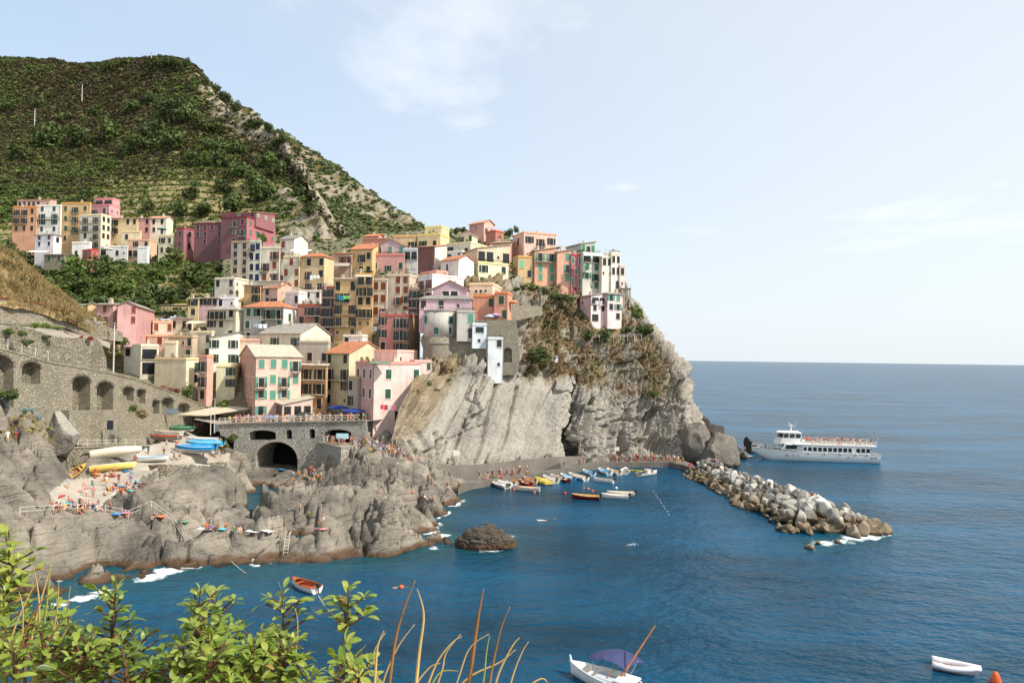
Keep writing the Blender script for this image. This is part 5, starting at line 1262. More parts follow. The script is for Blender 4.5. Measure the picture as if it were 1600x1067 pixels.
# cottages on the near shoulder
Hs('n1', 'pale yellow cottage with brown shutters below the dry slope', 98, 128, 131, 477, 494, (227, 208, 140), 'w.s', '', sh='r', a=8, D=164, roof='s', rc='slate', ground=False)
Hs('n2', 'yellow gabled cottage beside the pink pair', 128, 136, 152, 476, 508, (221, 181, 104), '', '..', sh='r', a=60, D=163, roof='gB', rc='slate', ground=False, chim=0)
Hs('n3', 'pink cottage with a balcony under a stone-slab roof', 151, 176, 182, 476, 508, (217, 154, 146), '.s./oB.', '', sh='r', a=8, D=162, roof='s', rc='slate', ground=False)
Hs('n4', 'pink cottage with a broad sunlit gable and two shuttered windows', 176, 183, 213, 477, 508, (208, 139, 134), '', '..s/..s', sh='r', a=72, D=160, roof='gB', rc='slate', colB=(221, 156, 152), ground=False, chim=0)
Hs('n5', 'white villa with green shutters above the rubble wall', 108, 150, 160, 506, 533, (221, 217, 206), '...sss', 'v', sh='g', a=14, D=134, roof='s', rc='slate', ground=False, ext=2)

# round tower house at the cliff edge
def tower():
    D = 157; c = U(686, 527, D); r = 26.5 * D / FPX; H = U(686, 486, D).z - c.z; zb = U(686, 560, D).z - c.z
    t_ = thing('tower_house', 'grey round-fronted house on an old stone bastion above the bare cliff', 'house', c, 0, 'houses of the cliff village')
    n = 40; oy = r * .8
    def ring(rr, z): return [(rr * math.cos(2 * math.pi * k / n), oy + rr * math.sin(2 * math.pi * k / n), z) for k in range(n)]
    MB().rings([ring(r, 0), ring(r, H)]).build('wall', [stucco((179, 173, 160))], t_, True)
    MB().rings([ring(r * 1.12, zb - 4), ring(r * 1.05, zb), ring(r * 1.02, -1.4), ring(r * 1.02, 0)]).build('bastion', [M_stonel], t_, True)
    MB().rings([ring(r * 1.05, -1.55), ring(r * 1.05, -1.25)]).build('moulding', [M_conc], t_, True)
    MB().rings([ring(r * 1.04, H), ring(r * 1.04, H + .2)]).build('roof', [M_conc], t_)
    mb = MB()
    for k in range(n):
        if math.sin(2 * math.pi * k / n) < .4: a_ = 2 * math.pi * k / n; mb.box(-.03, .03, -.03, .03, 0, .95, Matrix.Translation((r * math.cos(a_), oy + r * math.sin(a_), H + .2)))
    pr = ring(r, H + 1.15); mb.tube([pr[k] for k in range(n // 2 - 2, n + 3 if n + 3 < n else n)] + [pr[0], pr[1], pr[2]], .04, 4); mb.build('railing', [M_rail], t_)
    for px, z, k in ((664, 3.3, 's'), (704, 3.2, 's'), (682, .7, 'a'), (703, .8, 'a')):
        s_ = (px - 686) / 26.5; a_ = math.asin(max(-.95, min(.95, s_)))
        T_ = Matrix.Translation((r * s_, oy - r * math.cos(a_), 0)) @ Matrix.Rotation(a_, 4, 'Z')
        window(t_, 0, z, 1.05 if px != 703 else .6, 1.6, k, shut('g'), plain('surround_t', (127, 167, 160), .8), 0, T_, a_)
    return t_
tower()
Hs('t2', 'flat grey house with mesh-shuttered windows attached to the round tower house', 711, 714, 742, 488, 529, (176, 170, 158), '', '.s/.D', sh='t', a=78, D=156, colB=(183, 177, 165), ext=.6, roof='f', chim=0)
Hs('t3', 'pale blue little house with a barred window over the bastion', 736, 738, 760, 508, 541, (204, 210, 212), '', 'q/v', a=76, D=156, colB=(203, 216, 222), roof='f', chim=0, ext=.5)
Hs('t4', 'windowless looking pale blue tower standing on the cliff face with one barred window', 759, 762, 785, 530, 578, (200, 208, 210), '', '.o/../.v', a=76, D=155.6, colB=(208, 214, 216), roof='f', chim=0, ext=3)
# bastion walls beside and above the bare cliff
bs = thing('bastion_wall', 'tan rubble bastion wall between the round house and the cliff top', 'wall')
pierced('masonry', U(716,535,157.5), U(806,535,157), [(656,530),(714,528),(740,526),(738,500),(806,500),(812,560),(806,585),(760,588),(714,576),(668,566)], [arch_px(787,800,543,566)], 2.5, 1.0, [M_stonel, M_stone], bs)
tw = thing('garden_wall', 'low stone wall under the cafe terrace with a shrub border', 'wall')
pierced('masonry', U(745,505,160), U(850,480,172), [(790,478),(845,478),(846,452),(848,492),(800,502),(762,505),(762,501),(790,499)], [], 1.0, 1, [M_stonel], tw)

# village ground: passes through the foot of every house
for q in [(0,560,140),(100,540,150),(200,600,150),(300,640,150),(340,655,150),(450,655,147),(560,655,144),(600,640,146),(640,560,155),(200,520,182),(100,500,176),(0,500,170),(250,480,195),(300,470,198),(660,365,225),(740,362,228),(790,385,222),(850,445,200),(900,450,200),(350,440,206)]:
    GROUND.append(tuple(U(*q)))
vf = rbf(GROUND, .4)
gx2 = np.arange(-150, 40, 1.0); gy2 = np.arange(149, 262, 1.0)
X, Y = np.meshgrid(gx2, gy2); Zv = vf(np.c_[X.ravel(), Y.ravel()]).reshape(X.shape)
Zv = Zv + fbm(np.stack([X, Y, 0 * X], -1).reshape(-1, 3) * .2, 3, 130).reshape(X.shape) * .5 - .8
Zv -= 22 * sstep(232, 262, Y)
Pv = np.stack([X, Y, Zv], -1)
vpx, vpy = projn(Pv)
fq = grid_faces(*X.shape)
ok = (((vpx > 345) | (Y < 186)) & (vpx < 935)).ravel()[fq].all(1) & ((vpx < 640) | (vpy < 452)).ravel()[fq].all(1) & ((vpx < 800) | (Y < 196)).ravel()[fq].all(1)
t = NT('village_ground'); p = t.pos(); n2 = t.noise(p, .8, 6, .65)
a_ = t.mix(t.ramp(t.noise(p, .12, 4), .4, .6), lin((107, 100, 80)), lin((87, 90, 56))); a_ = t.mix(t.ramp(n2, .45, .65), a_, lin((138, 128, 104)))
t.l(a_, t.b.inputs['Base Color']); t.b.inputs['Roughness'].default_value = 1; t.bump(n2, 1, .3)
village = link('village_slope', np_mesh('village_slope', Pv.reshape(-1, 3), fq[ok], [t.m], True), kind='structure')
# ================================================================== PLANTS
def leaf_cloud(n, seed, lobes=10, size=.2, flat=.8, tri=False, core=.35):
    """leaf-sized faces spread through an uneven crown of unit radius -> V, F, tint"""
    rs = np.random.RandomState(seed)
    lc = rs.normal(size=(lobes, 3)); lc /= np.linalg.norm(lc, axis=1)[:, None]; lc *= rs.uniform(.25, .68, (lobes, 1)); lr = rs.uniform(.28, .5, lobes)
    li = rs.randint(0, lobes, n)
    dirs = rs.normal(size=(n, 3)); dirs /= np.linalg.norm(dirs, axis=1)[:, None]
    rr = rs.uniform(core, 1, n) ** .5
    c = lc[li] + dirs * (lr[li] * rr)[:, None]; c[:, 2] *= flat
    nn = dirs + rs.normal(size=(n, 3)) * .55; nn[:, 2] += .35; nn /= np.linalg.norm(nn, axis=1)[:, None]
    a = np.cross(nn, rs.normal(size=(n, 3))); a /= np.linalg.norm(a, axis=1)[:, None]; b = np.cross(nn, a)
    s = (size * rs.uniform(.55, 1.25, n))[:, None]
    V = np.stack([c - a * s, c + b * s * .55, c + a * s, c - b * s * .55], 1).reshape(-1, 3)
    F = np.arange(n * 4).reshape(n, 4)
    tl = rs.rand(lobes)
    tint = np.repeat(np.clip(tl[li] * .6 + rs.rand(n) * .5, 0, 1), 4)
    return V, F, tint
def scatter(name, protos, pos, scl, mat, seed, squash=None, tb=None, **kw):
    rs = np.random.RandomState(seed); Vs = []; Fs = []; Ts = []; o = 0
    k = rs.randint(0, len(protos), len(pos))
    for i, pr in enumerate(protos):
        ii = np.where(k == i)[0]
        if not len(ii): continue
        V, F, T = pr; a = rs.uniform(0, 6.28, len(ii)); ca, sa = np.cos(a)[:, None], np.sin(a)[:, None]
        X = V[None, :, 0] * ca - V[None, :, 1] * sa; Y = V[None, :, 0] * sa + V[None, :, 1] * ca; Z = np.repeat(V[None, :, 2], len(ii), 0)
        s = scl[ii][:, None]; zs = s if squash is None else s * squash
        Q = np.stack([X * s, Y * s, Z * zs], -1) + pos[ii][:, None, :]
        Vs.append(Q.reshape(-1, 3)); Fs.append((F[None] + (np.arange(len(ii)) * len(V))[:, None, None] + o).reshape(-1, F.shape[1])); o += len(ii) * len(V)
        tt = np.repeat(T[None], len(ii), 0)
        if tb is not None: tt = np.clip(tt * .5 + tb[ii][:, None] * .6, 0, 1)
        Ts.append(tt.ravel())
    return link(name, np_mesh(name, np.concatenate(Vs), np.concatenate(Fs), [mat], False, {'tint': np.concatenate(Ts)}), kind='stuff', **kw)
def sample(Pg, wgt, n, seed):
    """n random spots on a surface grid, thicker where wgt is large"""
    rs = np.random.RandomState(seed)
    A = Pg[:-1, :-1]; B = Pg[:-1, 1:]; C_ = Pg[1:, :-1]
    ar = np.linalg.norm(np.cross(B - A, C_ - A), axis=2) * wgt[:-1, :-1]
    cdf = np.cumsum(ar.ravel()); q = np.searchsorted(cdf, rs.rand(n) * cdf[-1]); q = np.minimum(q, ar.size - 1)
    r, c = np.divmod(q, ar.shape[1]); u, v = rs.rand(n)[:, None], rs.rand(n)[:, None]
    return A[r, c] + (B[r, c] - A[r, c]) * u + (C_[r, c] - A[r, c]) * v, r, c
tufts_s = [leaf_cloud(14, 340 + k, 4, .56, .75) for k in range(6)]
tufts = [leaf_cloud(26, 300 + k, 4, .42, .75) for k in range(6)]
M_scrub = leafmat('heath_scrub', (74, 74, 48), (104, 102, 68), (90, 72, 56), .2)
M_scrubg = leafmat('green_scrub', (70, 92, 44), (112, 128, 66), None, .2)
M_vine = leafmat('vine_rows', (85, 102, 42), (135, 147, 74), (74, 92, 42), .15)
M_tree = leafmat('tree_leaves', (50, 64, 32), (92, 106, 54), None, .15)
M_tree2 = leafmat('bright_tree_leaves', (63, 85, 34), (111, 127, 60), None, .15)
M_bark = plain('bark', (90, 74, 58), .95, .2)
hpx, hpy = projn(Ph2); vis = ((hpx > -60) & (hpx < 560) & (hpy < 500)).astype(float); HV = hv.reshape(330, 330); FR_ = fr.reshape(330, 330); TER = ter.reshape(330, 330); RK = rocky.reshape(330, 330)
nz1 = fbm(Ph2.reshape(-1, 3) * .012, 4, 140).reshape(330, 330); nz2 = fbm(Ph2.reshape(-1, 3) * .03, 3, 141).reshape(330, 330)
w = sstep(4.3, 5.6, HV + nz1 * 3) * (1 - RK * .9) * (HV < 8.2) * vis
p_, r_, c_ = sample(Ph2, w, 21000, 1); z01 = np.clip(.5 + nz2[r_, c_], 0, 1)
scatter('heath_scrub', tufts_s, p_ + [0, 0, .4], NR.uniform(.9, 2.4, 21000), M_scrub, 2, .7, z01)
w = (.12 + sstep(0, .25, nz2)) * (1 - .6 * sstep(5.5, 7, HV)) * (1 - RK * .92) * (HV < 8.2) * (1 - .75 * TER) * vis
p_, r_, c_ = sample(Ph2, w, 5200, 3)
scatter('green_scrub', tufts, p_ + [0, 0, .5], NR.uniform(1.2, 3.2, 5200), M_scrubg, 4, .8)
w = TER * ((FR_ > .10) & (FR_ < .42)) * sstep(-.35, -.1, nz2) * (HV < 6)
w = TER * (1.0 * (FR_ < .40) + .15) * (.25 + .75 * sstep(-.35, -.1, nz2)) * (HV < 6.4) * vis * (.4 + 3 * (HV > 1.5))
p_, r_, c_ = sample(Ph2, w, 26000, 5)
scatter('terrace_vines', tufts_s, p_ + [0, 0, .45], NR.uniform(.65, 1.3, 26000), M_vine, 6, .75, np.clip(.5 + nz1[r_, c_] * 1.4, 0, 1))
w = (1 - rr2.reshape(150, 170) * .75); w[:, 140:] = .6
p_, r_, c_ = sample(Pr2, w, 6500, 7)
scatter('ridge_scrub', tufts, p_ + [0, 0, .6], NR.uniform(2.0, 4.6, 6500), leafmat('ridge_scrub', (74, 94, 60), (118, 128, 88), (112, 106, 76), .2), 8, .75)
# grass tufts of the dry slope
def blade_tuft(n, seed):
    rs = np.random.RandomState(seed); V = []; 
    for k in range(n):
        a = rs.uniform(0, 6.28); b = rs.normal(size=2) * .25; l = rs.uniform(.5, 1.1); w_ = .035; d = np.array([math.cos(a), math.sin(a)]); e_ = rs.normal(size=2) * .35
        V += [(b[0] - d[1] * w_, b[1] + d[0] * w_, 0), (b[0] + d[1] * w_, b[1] - d[0] * w_, 0), (b[0] + e_[0] * l * .6, b[1] + e_[1] * l * .6, l * .7), (b[0] + e_[0] * l, b[1] + e_[1] * l, l)]
    return np.array(V), np.arange(n * 4).reshape(n, 4), np.repeat(rs.rand(n), 4)
gt = [blade_tuft(22, 40 + k) for k in range(5)]
p_, r_, c_ = sample(Pn2, np.ones(Pn2.shape[:2]), 5000, 9)
scatter('dry_grass', gt, p_, NR.uniform(.5, 1.3, 5000), leafmat('dry_grass', (160, 138, 92), (196, 176, 126), (116, 104, 62), .15, .3, .9), 10)
w = sstep(.0, .3, fbm(Pn2.reshape(-1, 3) * .15, 3, 144)).reshape(Pn2.shape[:2])
p_, r_, c_ = sample(Pn2, w, 1000, 11)
scatter('slope_scrub', tufts, p_ + [0, 0, .1], NR.uniform(.35, 1.0, 1000), leafmat('slope_scrub', (92, 102, 50), (150, 142, 88), (122, 80, 58), .15), 12, .8)
VG = vg.reshape(Pc2.shape[:2])
sub = Pc2[:282, :376]; sg = VG[:282, :376]
p_, r_, c_ = sample(sub, sg ** 1.5, 3600, 13)
scatter('cliff_scrub', [leaf_cloud(18, 320 + k, 3, .36, .8) for k in range(5)], p_, NR.uniform(.3, .95, 3600), leafmat('cliff_scrub', (122, 98, 70), (150, 136, 104), (104, 98, 66), .05, .35), 14, .8, np.clip(.5 + fbm(p_ * .2, 3, 145) * 1.3, 0, 1))
w = sg * sstep(.1, .25, fbm(sub.reshape(-1, 3) * .11, 3, 146).reshape(sg.shape))
p_, r_, c_ = sample(sub, w, 230, 15)
scatter('rust_scrub', tufts, p_, NR.uniform(.4, .9, 230), leafmat('rust_scrub', (140, 92, 56), (166, 124, 78), None, .05), 16, .7)
w = sg * sstep(.08, .2, fbm(sub.reshape(-1, 3) * .13, 3, 147).reshape(sg.shape))
p_, r_, c_ = sample(sub, w, 190, 17)
scatter('cliff_shrubs', tufts, p_, NR.uniform(.4, 1.1, 190), M_scrubg, 18, .8)
p_, r_, c_ = sample(Pv, np.where(Pv[..., 1] > 170, 1.0, .6) * ((vpx < 640) | (vpy < 452)) * ((vpx < 800) | (Pv[..., 1] < 196)) * (vpx < 915), 2600, 19)
scatter('village_weeds', tufts, p_, NR.uniform(.4, 1.5, 2600), M_scrubg, 20, .7)
w = ((spx > -80) & (spx < 116) & (spy > 585) & (spy < 694)) * sstep(-.15, .15, fbm(Ps.reshape(-1, 3) * .22, 3, 150).reshape(spx.shape))
p_, r_, c_ = sample(Ps, w, 420, 21)
scatter('rock_scrub', tufts, p_, NR.uniform(.35, 1.0, 420), leafmat('rock_scrub', (112, 104, 62), (150, 140, 88), (84, 100, 50), .15), 22, .8)
p_, r_, c_ = sample(Ps, w, 500, 23)
scatter('rock_grass', gt, p_, NR.uniform(.4, 1.1, 500), leafmat('rock_grass', (150, 130, 84), (186, 168, 116), None, .1), 24)
# ---- trees one can tell apart
NEAR = {'u1': 'orange hamlet house', 'u9': 'pale lilac villa', 'u5': 'cream hamlet tower', 'u8': 'cream gabled hamlet house', 'r2': 'crimson palace', 'r1': 'crimson palace wing', 'u17': 'rounded white balcony', 'p1': 'unplastered rubble house', 'p7': 'flat-roofed cream house with arches', 'p11': 'low yellow house by the pergola', 'n4': 'pink gabled cottage', 'n1': 'pale yellow cottage', 'w1': 'peach roof house', 'c20': 'pink hall on the crest', 'c23': 'peach house on the crest', 'c33': 'pink cliff house', 'c24': 'ochre annex', 'w11': 'salmon corner house', 'w6': 'blank beige block'}
def tree_protos(n, size, seed, lob, flat): return [np_mesh('crown', *(lambda q: (q[0], q[1]))(leaf_cloud(n, seed + k, lob, size, flat)), [M_tree], False, {'tint': leaf_cloud(n, seed + k, lob, size, flat)[2]}) for k in range(5)]
CROWN = tree_protos(620, .13, 500, 13, .85)
def trunk_mesh(seed):
    r = random.Random(seed); mb = MB(); mb.tube([(0, 0, -1.6), (.03, .02, -.9), (.0, .04, -.2), (.05, 0, .3)], [.13, .09, .075, .03], 7)
    for k in range(4):
        a = r.uniform(0, 6.28); mb.tube([(0, 0, -.8 + k * .22), (.3 * math.cos(a), .3 * math.sin(a), -.25 + k * .2), (.55 * math.cos(a + .3), .55 * math.sin(a + .3), .1 + k * .15)], [.06, .04, .015], 5)
    return mb.mesh('trunk', [M_bark])
TRUNK = [trunk_mesh(k) for k in range(3)]
def tree(px, py, rpx, Pg=None, D=None, mat=None, label=None, where='', kind='tree', flat=1.0, group='trees on the slopes', below=False):
    base = U(px, py + rpx, D) if D else on_grid(Pg, px, py + rpx * .8)
    r = rpx * base.y / FPX * (1.5 if Pg is Ph2 else 1.08)
    if label is None:
        hk = min((k for k in NEAR if k in HOUSES), key=lambda k: (proj(HOUSES[k][6])[0] - px) ** 2 + (proj(HOUSES[k][6])[1] - 15 - py) ** 2)
        hx, hy = proj(HOUSES[hk][6]); rel = 'above' if py < hy - 45 else 'below' if py > hy + 12 else 'beside'
        sz = 'small' if r < 3 else 'middling' if r < 4.6 else 'large' if r < 6.2 else 'very large'
        bd = 'close to the skyline' if py < 130 else 'high on the mountain' if py < 190 else 'halfway up the mountain' if py < 235 else 'over the vine terraces' if py < 280 else 'among the vine terraces' if py < 345 else 'in the green valley'
        sd_ = '' if hk in ('u17',) else (' towards the open sea' if px > hx + 60 else ' towards the valley head' if px < hx - 40 else '')
        label = f"{sz} {'dark' if mat in (None, M_tree) else 'bright'} tree {bd} {rel} the {NEAR[hk]}{sd_}"
    k = R.randrange(5)
    if len(label.split()) > 16: label = label.split(' towards')[0]
    t_ = thing(kind, label, kind, base + Vector((0, 0, r * (.55 if kind == 'tree' else .3))), R.uniform(0, 6), group)
    t_.scale = (r, r, r * flat)
    inst('crown', CROWN[k], [mat or M_tree], t_)
    inst('trunk', TRUNK[k % 3], None, t_, (0, 0, 0), None, (1, 1, 1 if kind == 'tree' else .4))
    return t_
for q in [(76,212,20),(216,222,18),(126,214,17),(238,204,17),(169,204,18),(265,174,21),(292,178,16),(268,218,18),(13,165,10),(279,101,9),(245,102,10),(330,226,14),(396,280,17),(417,250,15),(433,264,14),(371,264,14),(363,318,16),(408,298,18),(392,192,8),(355,152,8),(318,326,15),(280,326,13),(132,302,11),(128,314,10),(310,190,13),(345,250,15),(300,250,14),(190,235,13),(60,300,10),(340,200,12),(430,225,10),(380,230,12),(450,250,9),(240,150,12),(205,165,11),(150,170,10),(100,180,10),(60,160,9),(30,240,12),(350,290,13),(300,300,12),(230,320,10),(470,300,9),(480,330,9)]:
    tree(*q, Pg=Ph2)
for q in [(122,417,19,'g'),(159,420,20,'d'),(94,447,21,'d'),(169,450,15,'g'),(230,461,19,'d'),(222,480,18,'d'),(206,486,16,'d'),(272,405,17,'g'),(304,433,19,'d'),(326,440,17,'d'),(130,447,15,'d'),(195,447,14,'g'),(240,432,13,'g'),(20,390,15,'d'),(40,405,14,'d'),(101,386,9,'d'),(255,388,8,'d'),(345,420,10,'d'),(60,425,12,'d'),(185,415,12,'d'),(290,455,13,'d'),(262,462,14,'d'),(150,470,14,'d'),(112,470,13,'d')]:
    tree(*q[:3], Pg=Ph2, mat=M_tree2 if q[3] == 'g' else M_tree, group='trees in the valley below the hamlet')
for q in [(150,104,6),(172,102,8),(192,96,9),(250,97,9),(262,95,8),(272,96,9),(292,96,7),(322,128,7),(340,140,8),(350,150,8),(372,168,8),(400,190,8),(418,200,8),(440,215,8)]:
    tree(*q, Pg=Ph2, label='small dark tree breaking the mountain skyline' + (' near the summit' if 240 < q[0] < 300 else ' on the falling spur' if q[0] > 300 else ' beyond the heath'), group='trees on the skyline')
tree(410, 367, 12, D=236, label='leafy tree in front of the green shutters of the crimson palace', mat=M_tree2)
tree(346, 630, 13, D=152, label='round green tree beside the shaded side of the salmon corner house', group=None, mat=M_tree2)
tree(192, 528, 13, D=142, label='bright green tree behind the white lamp pole', group=None, mat=M_tree2)
tree(178, 540, 12, D=140, label='straggly pale shrub at the foot of the white lamp pole', group=None, kind='shrub', mat=leafmat('pale_shrub', (111, 106, 66), (141, 134, 86), None, .1))
tree(842, 542, 21, D=163.5, label='broad olive-green bush growing on the ledge of the cliff', group=None, kind='bush', flat=.8)
tree(995, 478, 15, D=186, label='green bush at the cliff edge beside the pale pink cliff house', group=None, kind='bush', mat=M_tree2)
tree(1004, 503, 17, D=186, label='large bush hanging over the seaward cliff edge', group=None, kind='bush')
tree(978, 508, 12, D=183, label='bush below the foot of the pale pink cliff house', group=None, kind='bush')
tree(945, 516, 15, D=178, label='dark hedge bush under the pink cliff house', group=None, kind='bush')
tree(918, 517, 12, D=177, label='smaller hedge bush under the shaded side of the pink cliff house', group=None, kind='bush')
for k, (x, y, r) in enumerate([(850, 448, 12), (868, 455, 14), (888, 458, 13), (806, 446, 9), (818, 442, 8)]):
    tree(x, y, r, D=[178, 178, 180, 174, 176][k], label=['ivy mound below the narrow annex wall', 'dark ivy hanging under the broad orange house', 'ivy hanging under the crimson sliver house', 'flowering bush beside the peach cream block', 'bush under the ochre annex'][k], group=None, kind='ivy', flat=.7)
for k, x in enumerate((768, 780, 792)): tree(x, 507, 8, D=159, label=['hedge bush by the blue parasol', 'hedge bush in the middle of the cafe terrace border', 'hedge bush by the slim orange house'][k], group='hedge along the cafe terrace', kind='bush', flat=.7)
tree(1023, 607, 10, D=176, label='bright green bush on the dry headland slope', group=None, kind='bush', mat=M_tree2, flat=.7)
for k, (x, y, r) in enumerate([(712, 356, 8), (722, 354, 8), (795, 358, 9), (806, 354, 7), (748, 352, 6), (700, 360, 6), (871, 384, 5)]):
    tree(x, y, r, D=218, label=['reedy bush on the crest next to the pale yellow roof house', 'taller reedy bush on the crest next to the pink hall', 'palm-like bush between the pink hall and the peach house', 'crest bush behind the peach house', 'bush behind the pink hall', 'bush above the cream terrace house', 'small tree behind the peach house on the crest'][k], group=None, kind='bush')
tree(42, 528, 10, D=108, label='round dark green shrub on the rubble terrace', group=None, kind='shrub')
tree(12, 605, 17, D=99, label='dark shrub among the agaves on the rock below the arcade', group=None, kind='shrub')
tree(208, 633, 8, D=122, label='green bush at the foot of the small blind arches', group=None, kind='bush', mat=M_tree2)
tree(222, 640, 11, D=124, label='dry brown bush at the foot of the small blind arches', group=None, kind='bush', mat=leafmat('dry_bush', (122, 106, 72), (148, 134, 96), None, .1))
tree(55, 713, 10, D=102, label='yellow-green bush on the big rock beside the boat vaults', group=None, kind='bush', mat=leafmat('yellow_bush', (107, 106, 52), (139, 138, 76), None, .1))
tree(345, 686, 13, D=137, label='tawny bush on the bank beside the blue boat covers', group=None, kind='bush', mat=leafmat('tawny_bush', (111, 100, 56), (138, 131, 80), None, .1))
tree(362, 678, 10, D=139, label='olive bush on the bank below the end of the terrace railing', group=None, kind='bush')
tree(293, 605, 11, D=150, label='upright cactus-like shrub beside the blank beige block', group=None, kind='shrub', flat=1.4)
M_boug = leafmat('bougainvillea', (111, 74, 60), (154, 63, 85), (79, 90, 44), .2)
for k, (x, y, r) in enumerate([(250, 601, 7), (262, 604, 7), (275, 606, 7), (232, 597, 6)]):
    tree(x, y, r, D=148, label=['purple bougainvillea at the corner of the beige block', 'bougainvillea in the middle below the beige block', 'reddest bougainvillea towards the cactus-like shrub', 'green end of the bougainvillea by the modern house'][k], group='bougainvillea along the ramp', kind='shrub', mat=M_boug, flat=.8)
M_redf = leafmat('red_flowers', (79, 90, 44), (176, 47, 51), (196, 58, 58), .2)
for k, (x, y, r) in enumerate([(92, 522, 6), (103, 518, 6), (128, 524, 4), (141, 525, 6)]):
    tree(x, y, r, D=126, label=['red flower bush in a blue-green trough by the villa', 'brightest red flower bush by the villa', 'small potted flower beside the villa window', 'red geraniums spilling over the villa balcony'][k], group='red flowers at the villa', kind='shrub', mat=M_redf, flat=.8)
M_perg = leafmat('pergola_vine', (79, 106, 38), (138, 154, 72), None, .25)
for k, (x, y, r) in enumerate([(55, 503, 9), (72, 503, 9), (90, 507, 8), (35, 515, 9), (15, 512, 9), (55, 518, 8), (72, 521, 8)]):
    tree(x, y, r, D=117 if x > 45 else 110, label=['green vine roof on the pergola next to the stone roof', 'middle of the pergola vine above the villa terrace', 'end of the pergola vine over the villa door', 'garden bush under the slope wall', 'pale garden bush near the terracotta pots', 'shady bush under the pergola', 'bush under the pergola beside the blue-green trough'][k], group='garden of the villa', kind='shrub', mat=[M_perg, M_perg, M_perg, M_tree2, M_tree2, M_tree, M_tree][k], flat=.7)
# agaves on the rock below the arcade
M_agave = plain('agave', (125, 146, 144), .6, .15)
def agave_leaf():
    mb = MB(); rg = []
    for k in range(6):
        f = k / 5; w_ = .09 * (1 - f ** 2.2) + .004; y = f * 1.0; z = .62 * f - .22 * f * f
        rg.append([(-w_, y, z + .03), (0, y, z - .02), (w_, y, z + .03), (0, y, z + .005)])
    return mb.rings(rg).mesh('leaf', [M_agave])
AGL = agave_leaf()
for k, (x, y, s) in enumerate([(30,590,1.2),(22,620,1.4),(45,612,1.2),(72,650,1.5),(62,640,1.2),(80,662,1.4),(115,652,1.2),(8,640,1.3),(40,648,1.1),(95,640,1.0)]):
    b_ = on_grid(Ps, x, max(y, 618 + 2 * k))
    a_ = thing('agave', ['small agave beside the dark shrub', 'broad agave under the dark shrub', 'agave between shrub and bare rock', 'spiky agave at the upper edge of the pale rock', 'agave just above the pale rock', 'lowest agave beside the pale rock', 'agave at the foot of the tall blind arches', 'agave at the edge of the rock garden', 'half hidden agave in dry grass', 'agave under the arcade wall'][k], 'agave', b_, R.uniform(0, 6), 'agaves below the arcade')
    for j in range(15):
        t_ = (j % 5) / 5
        link('leaf', AGL, a_, (0, 0, .05), (.25 + .7 * t_, 0, j * 2.4)).scale = (s, s * (1 - .3 * t_), s)
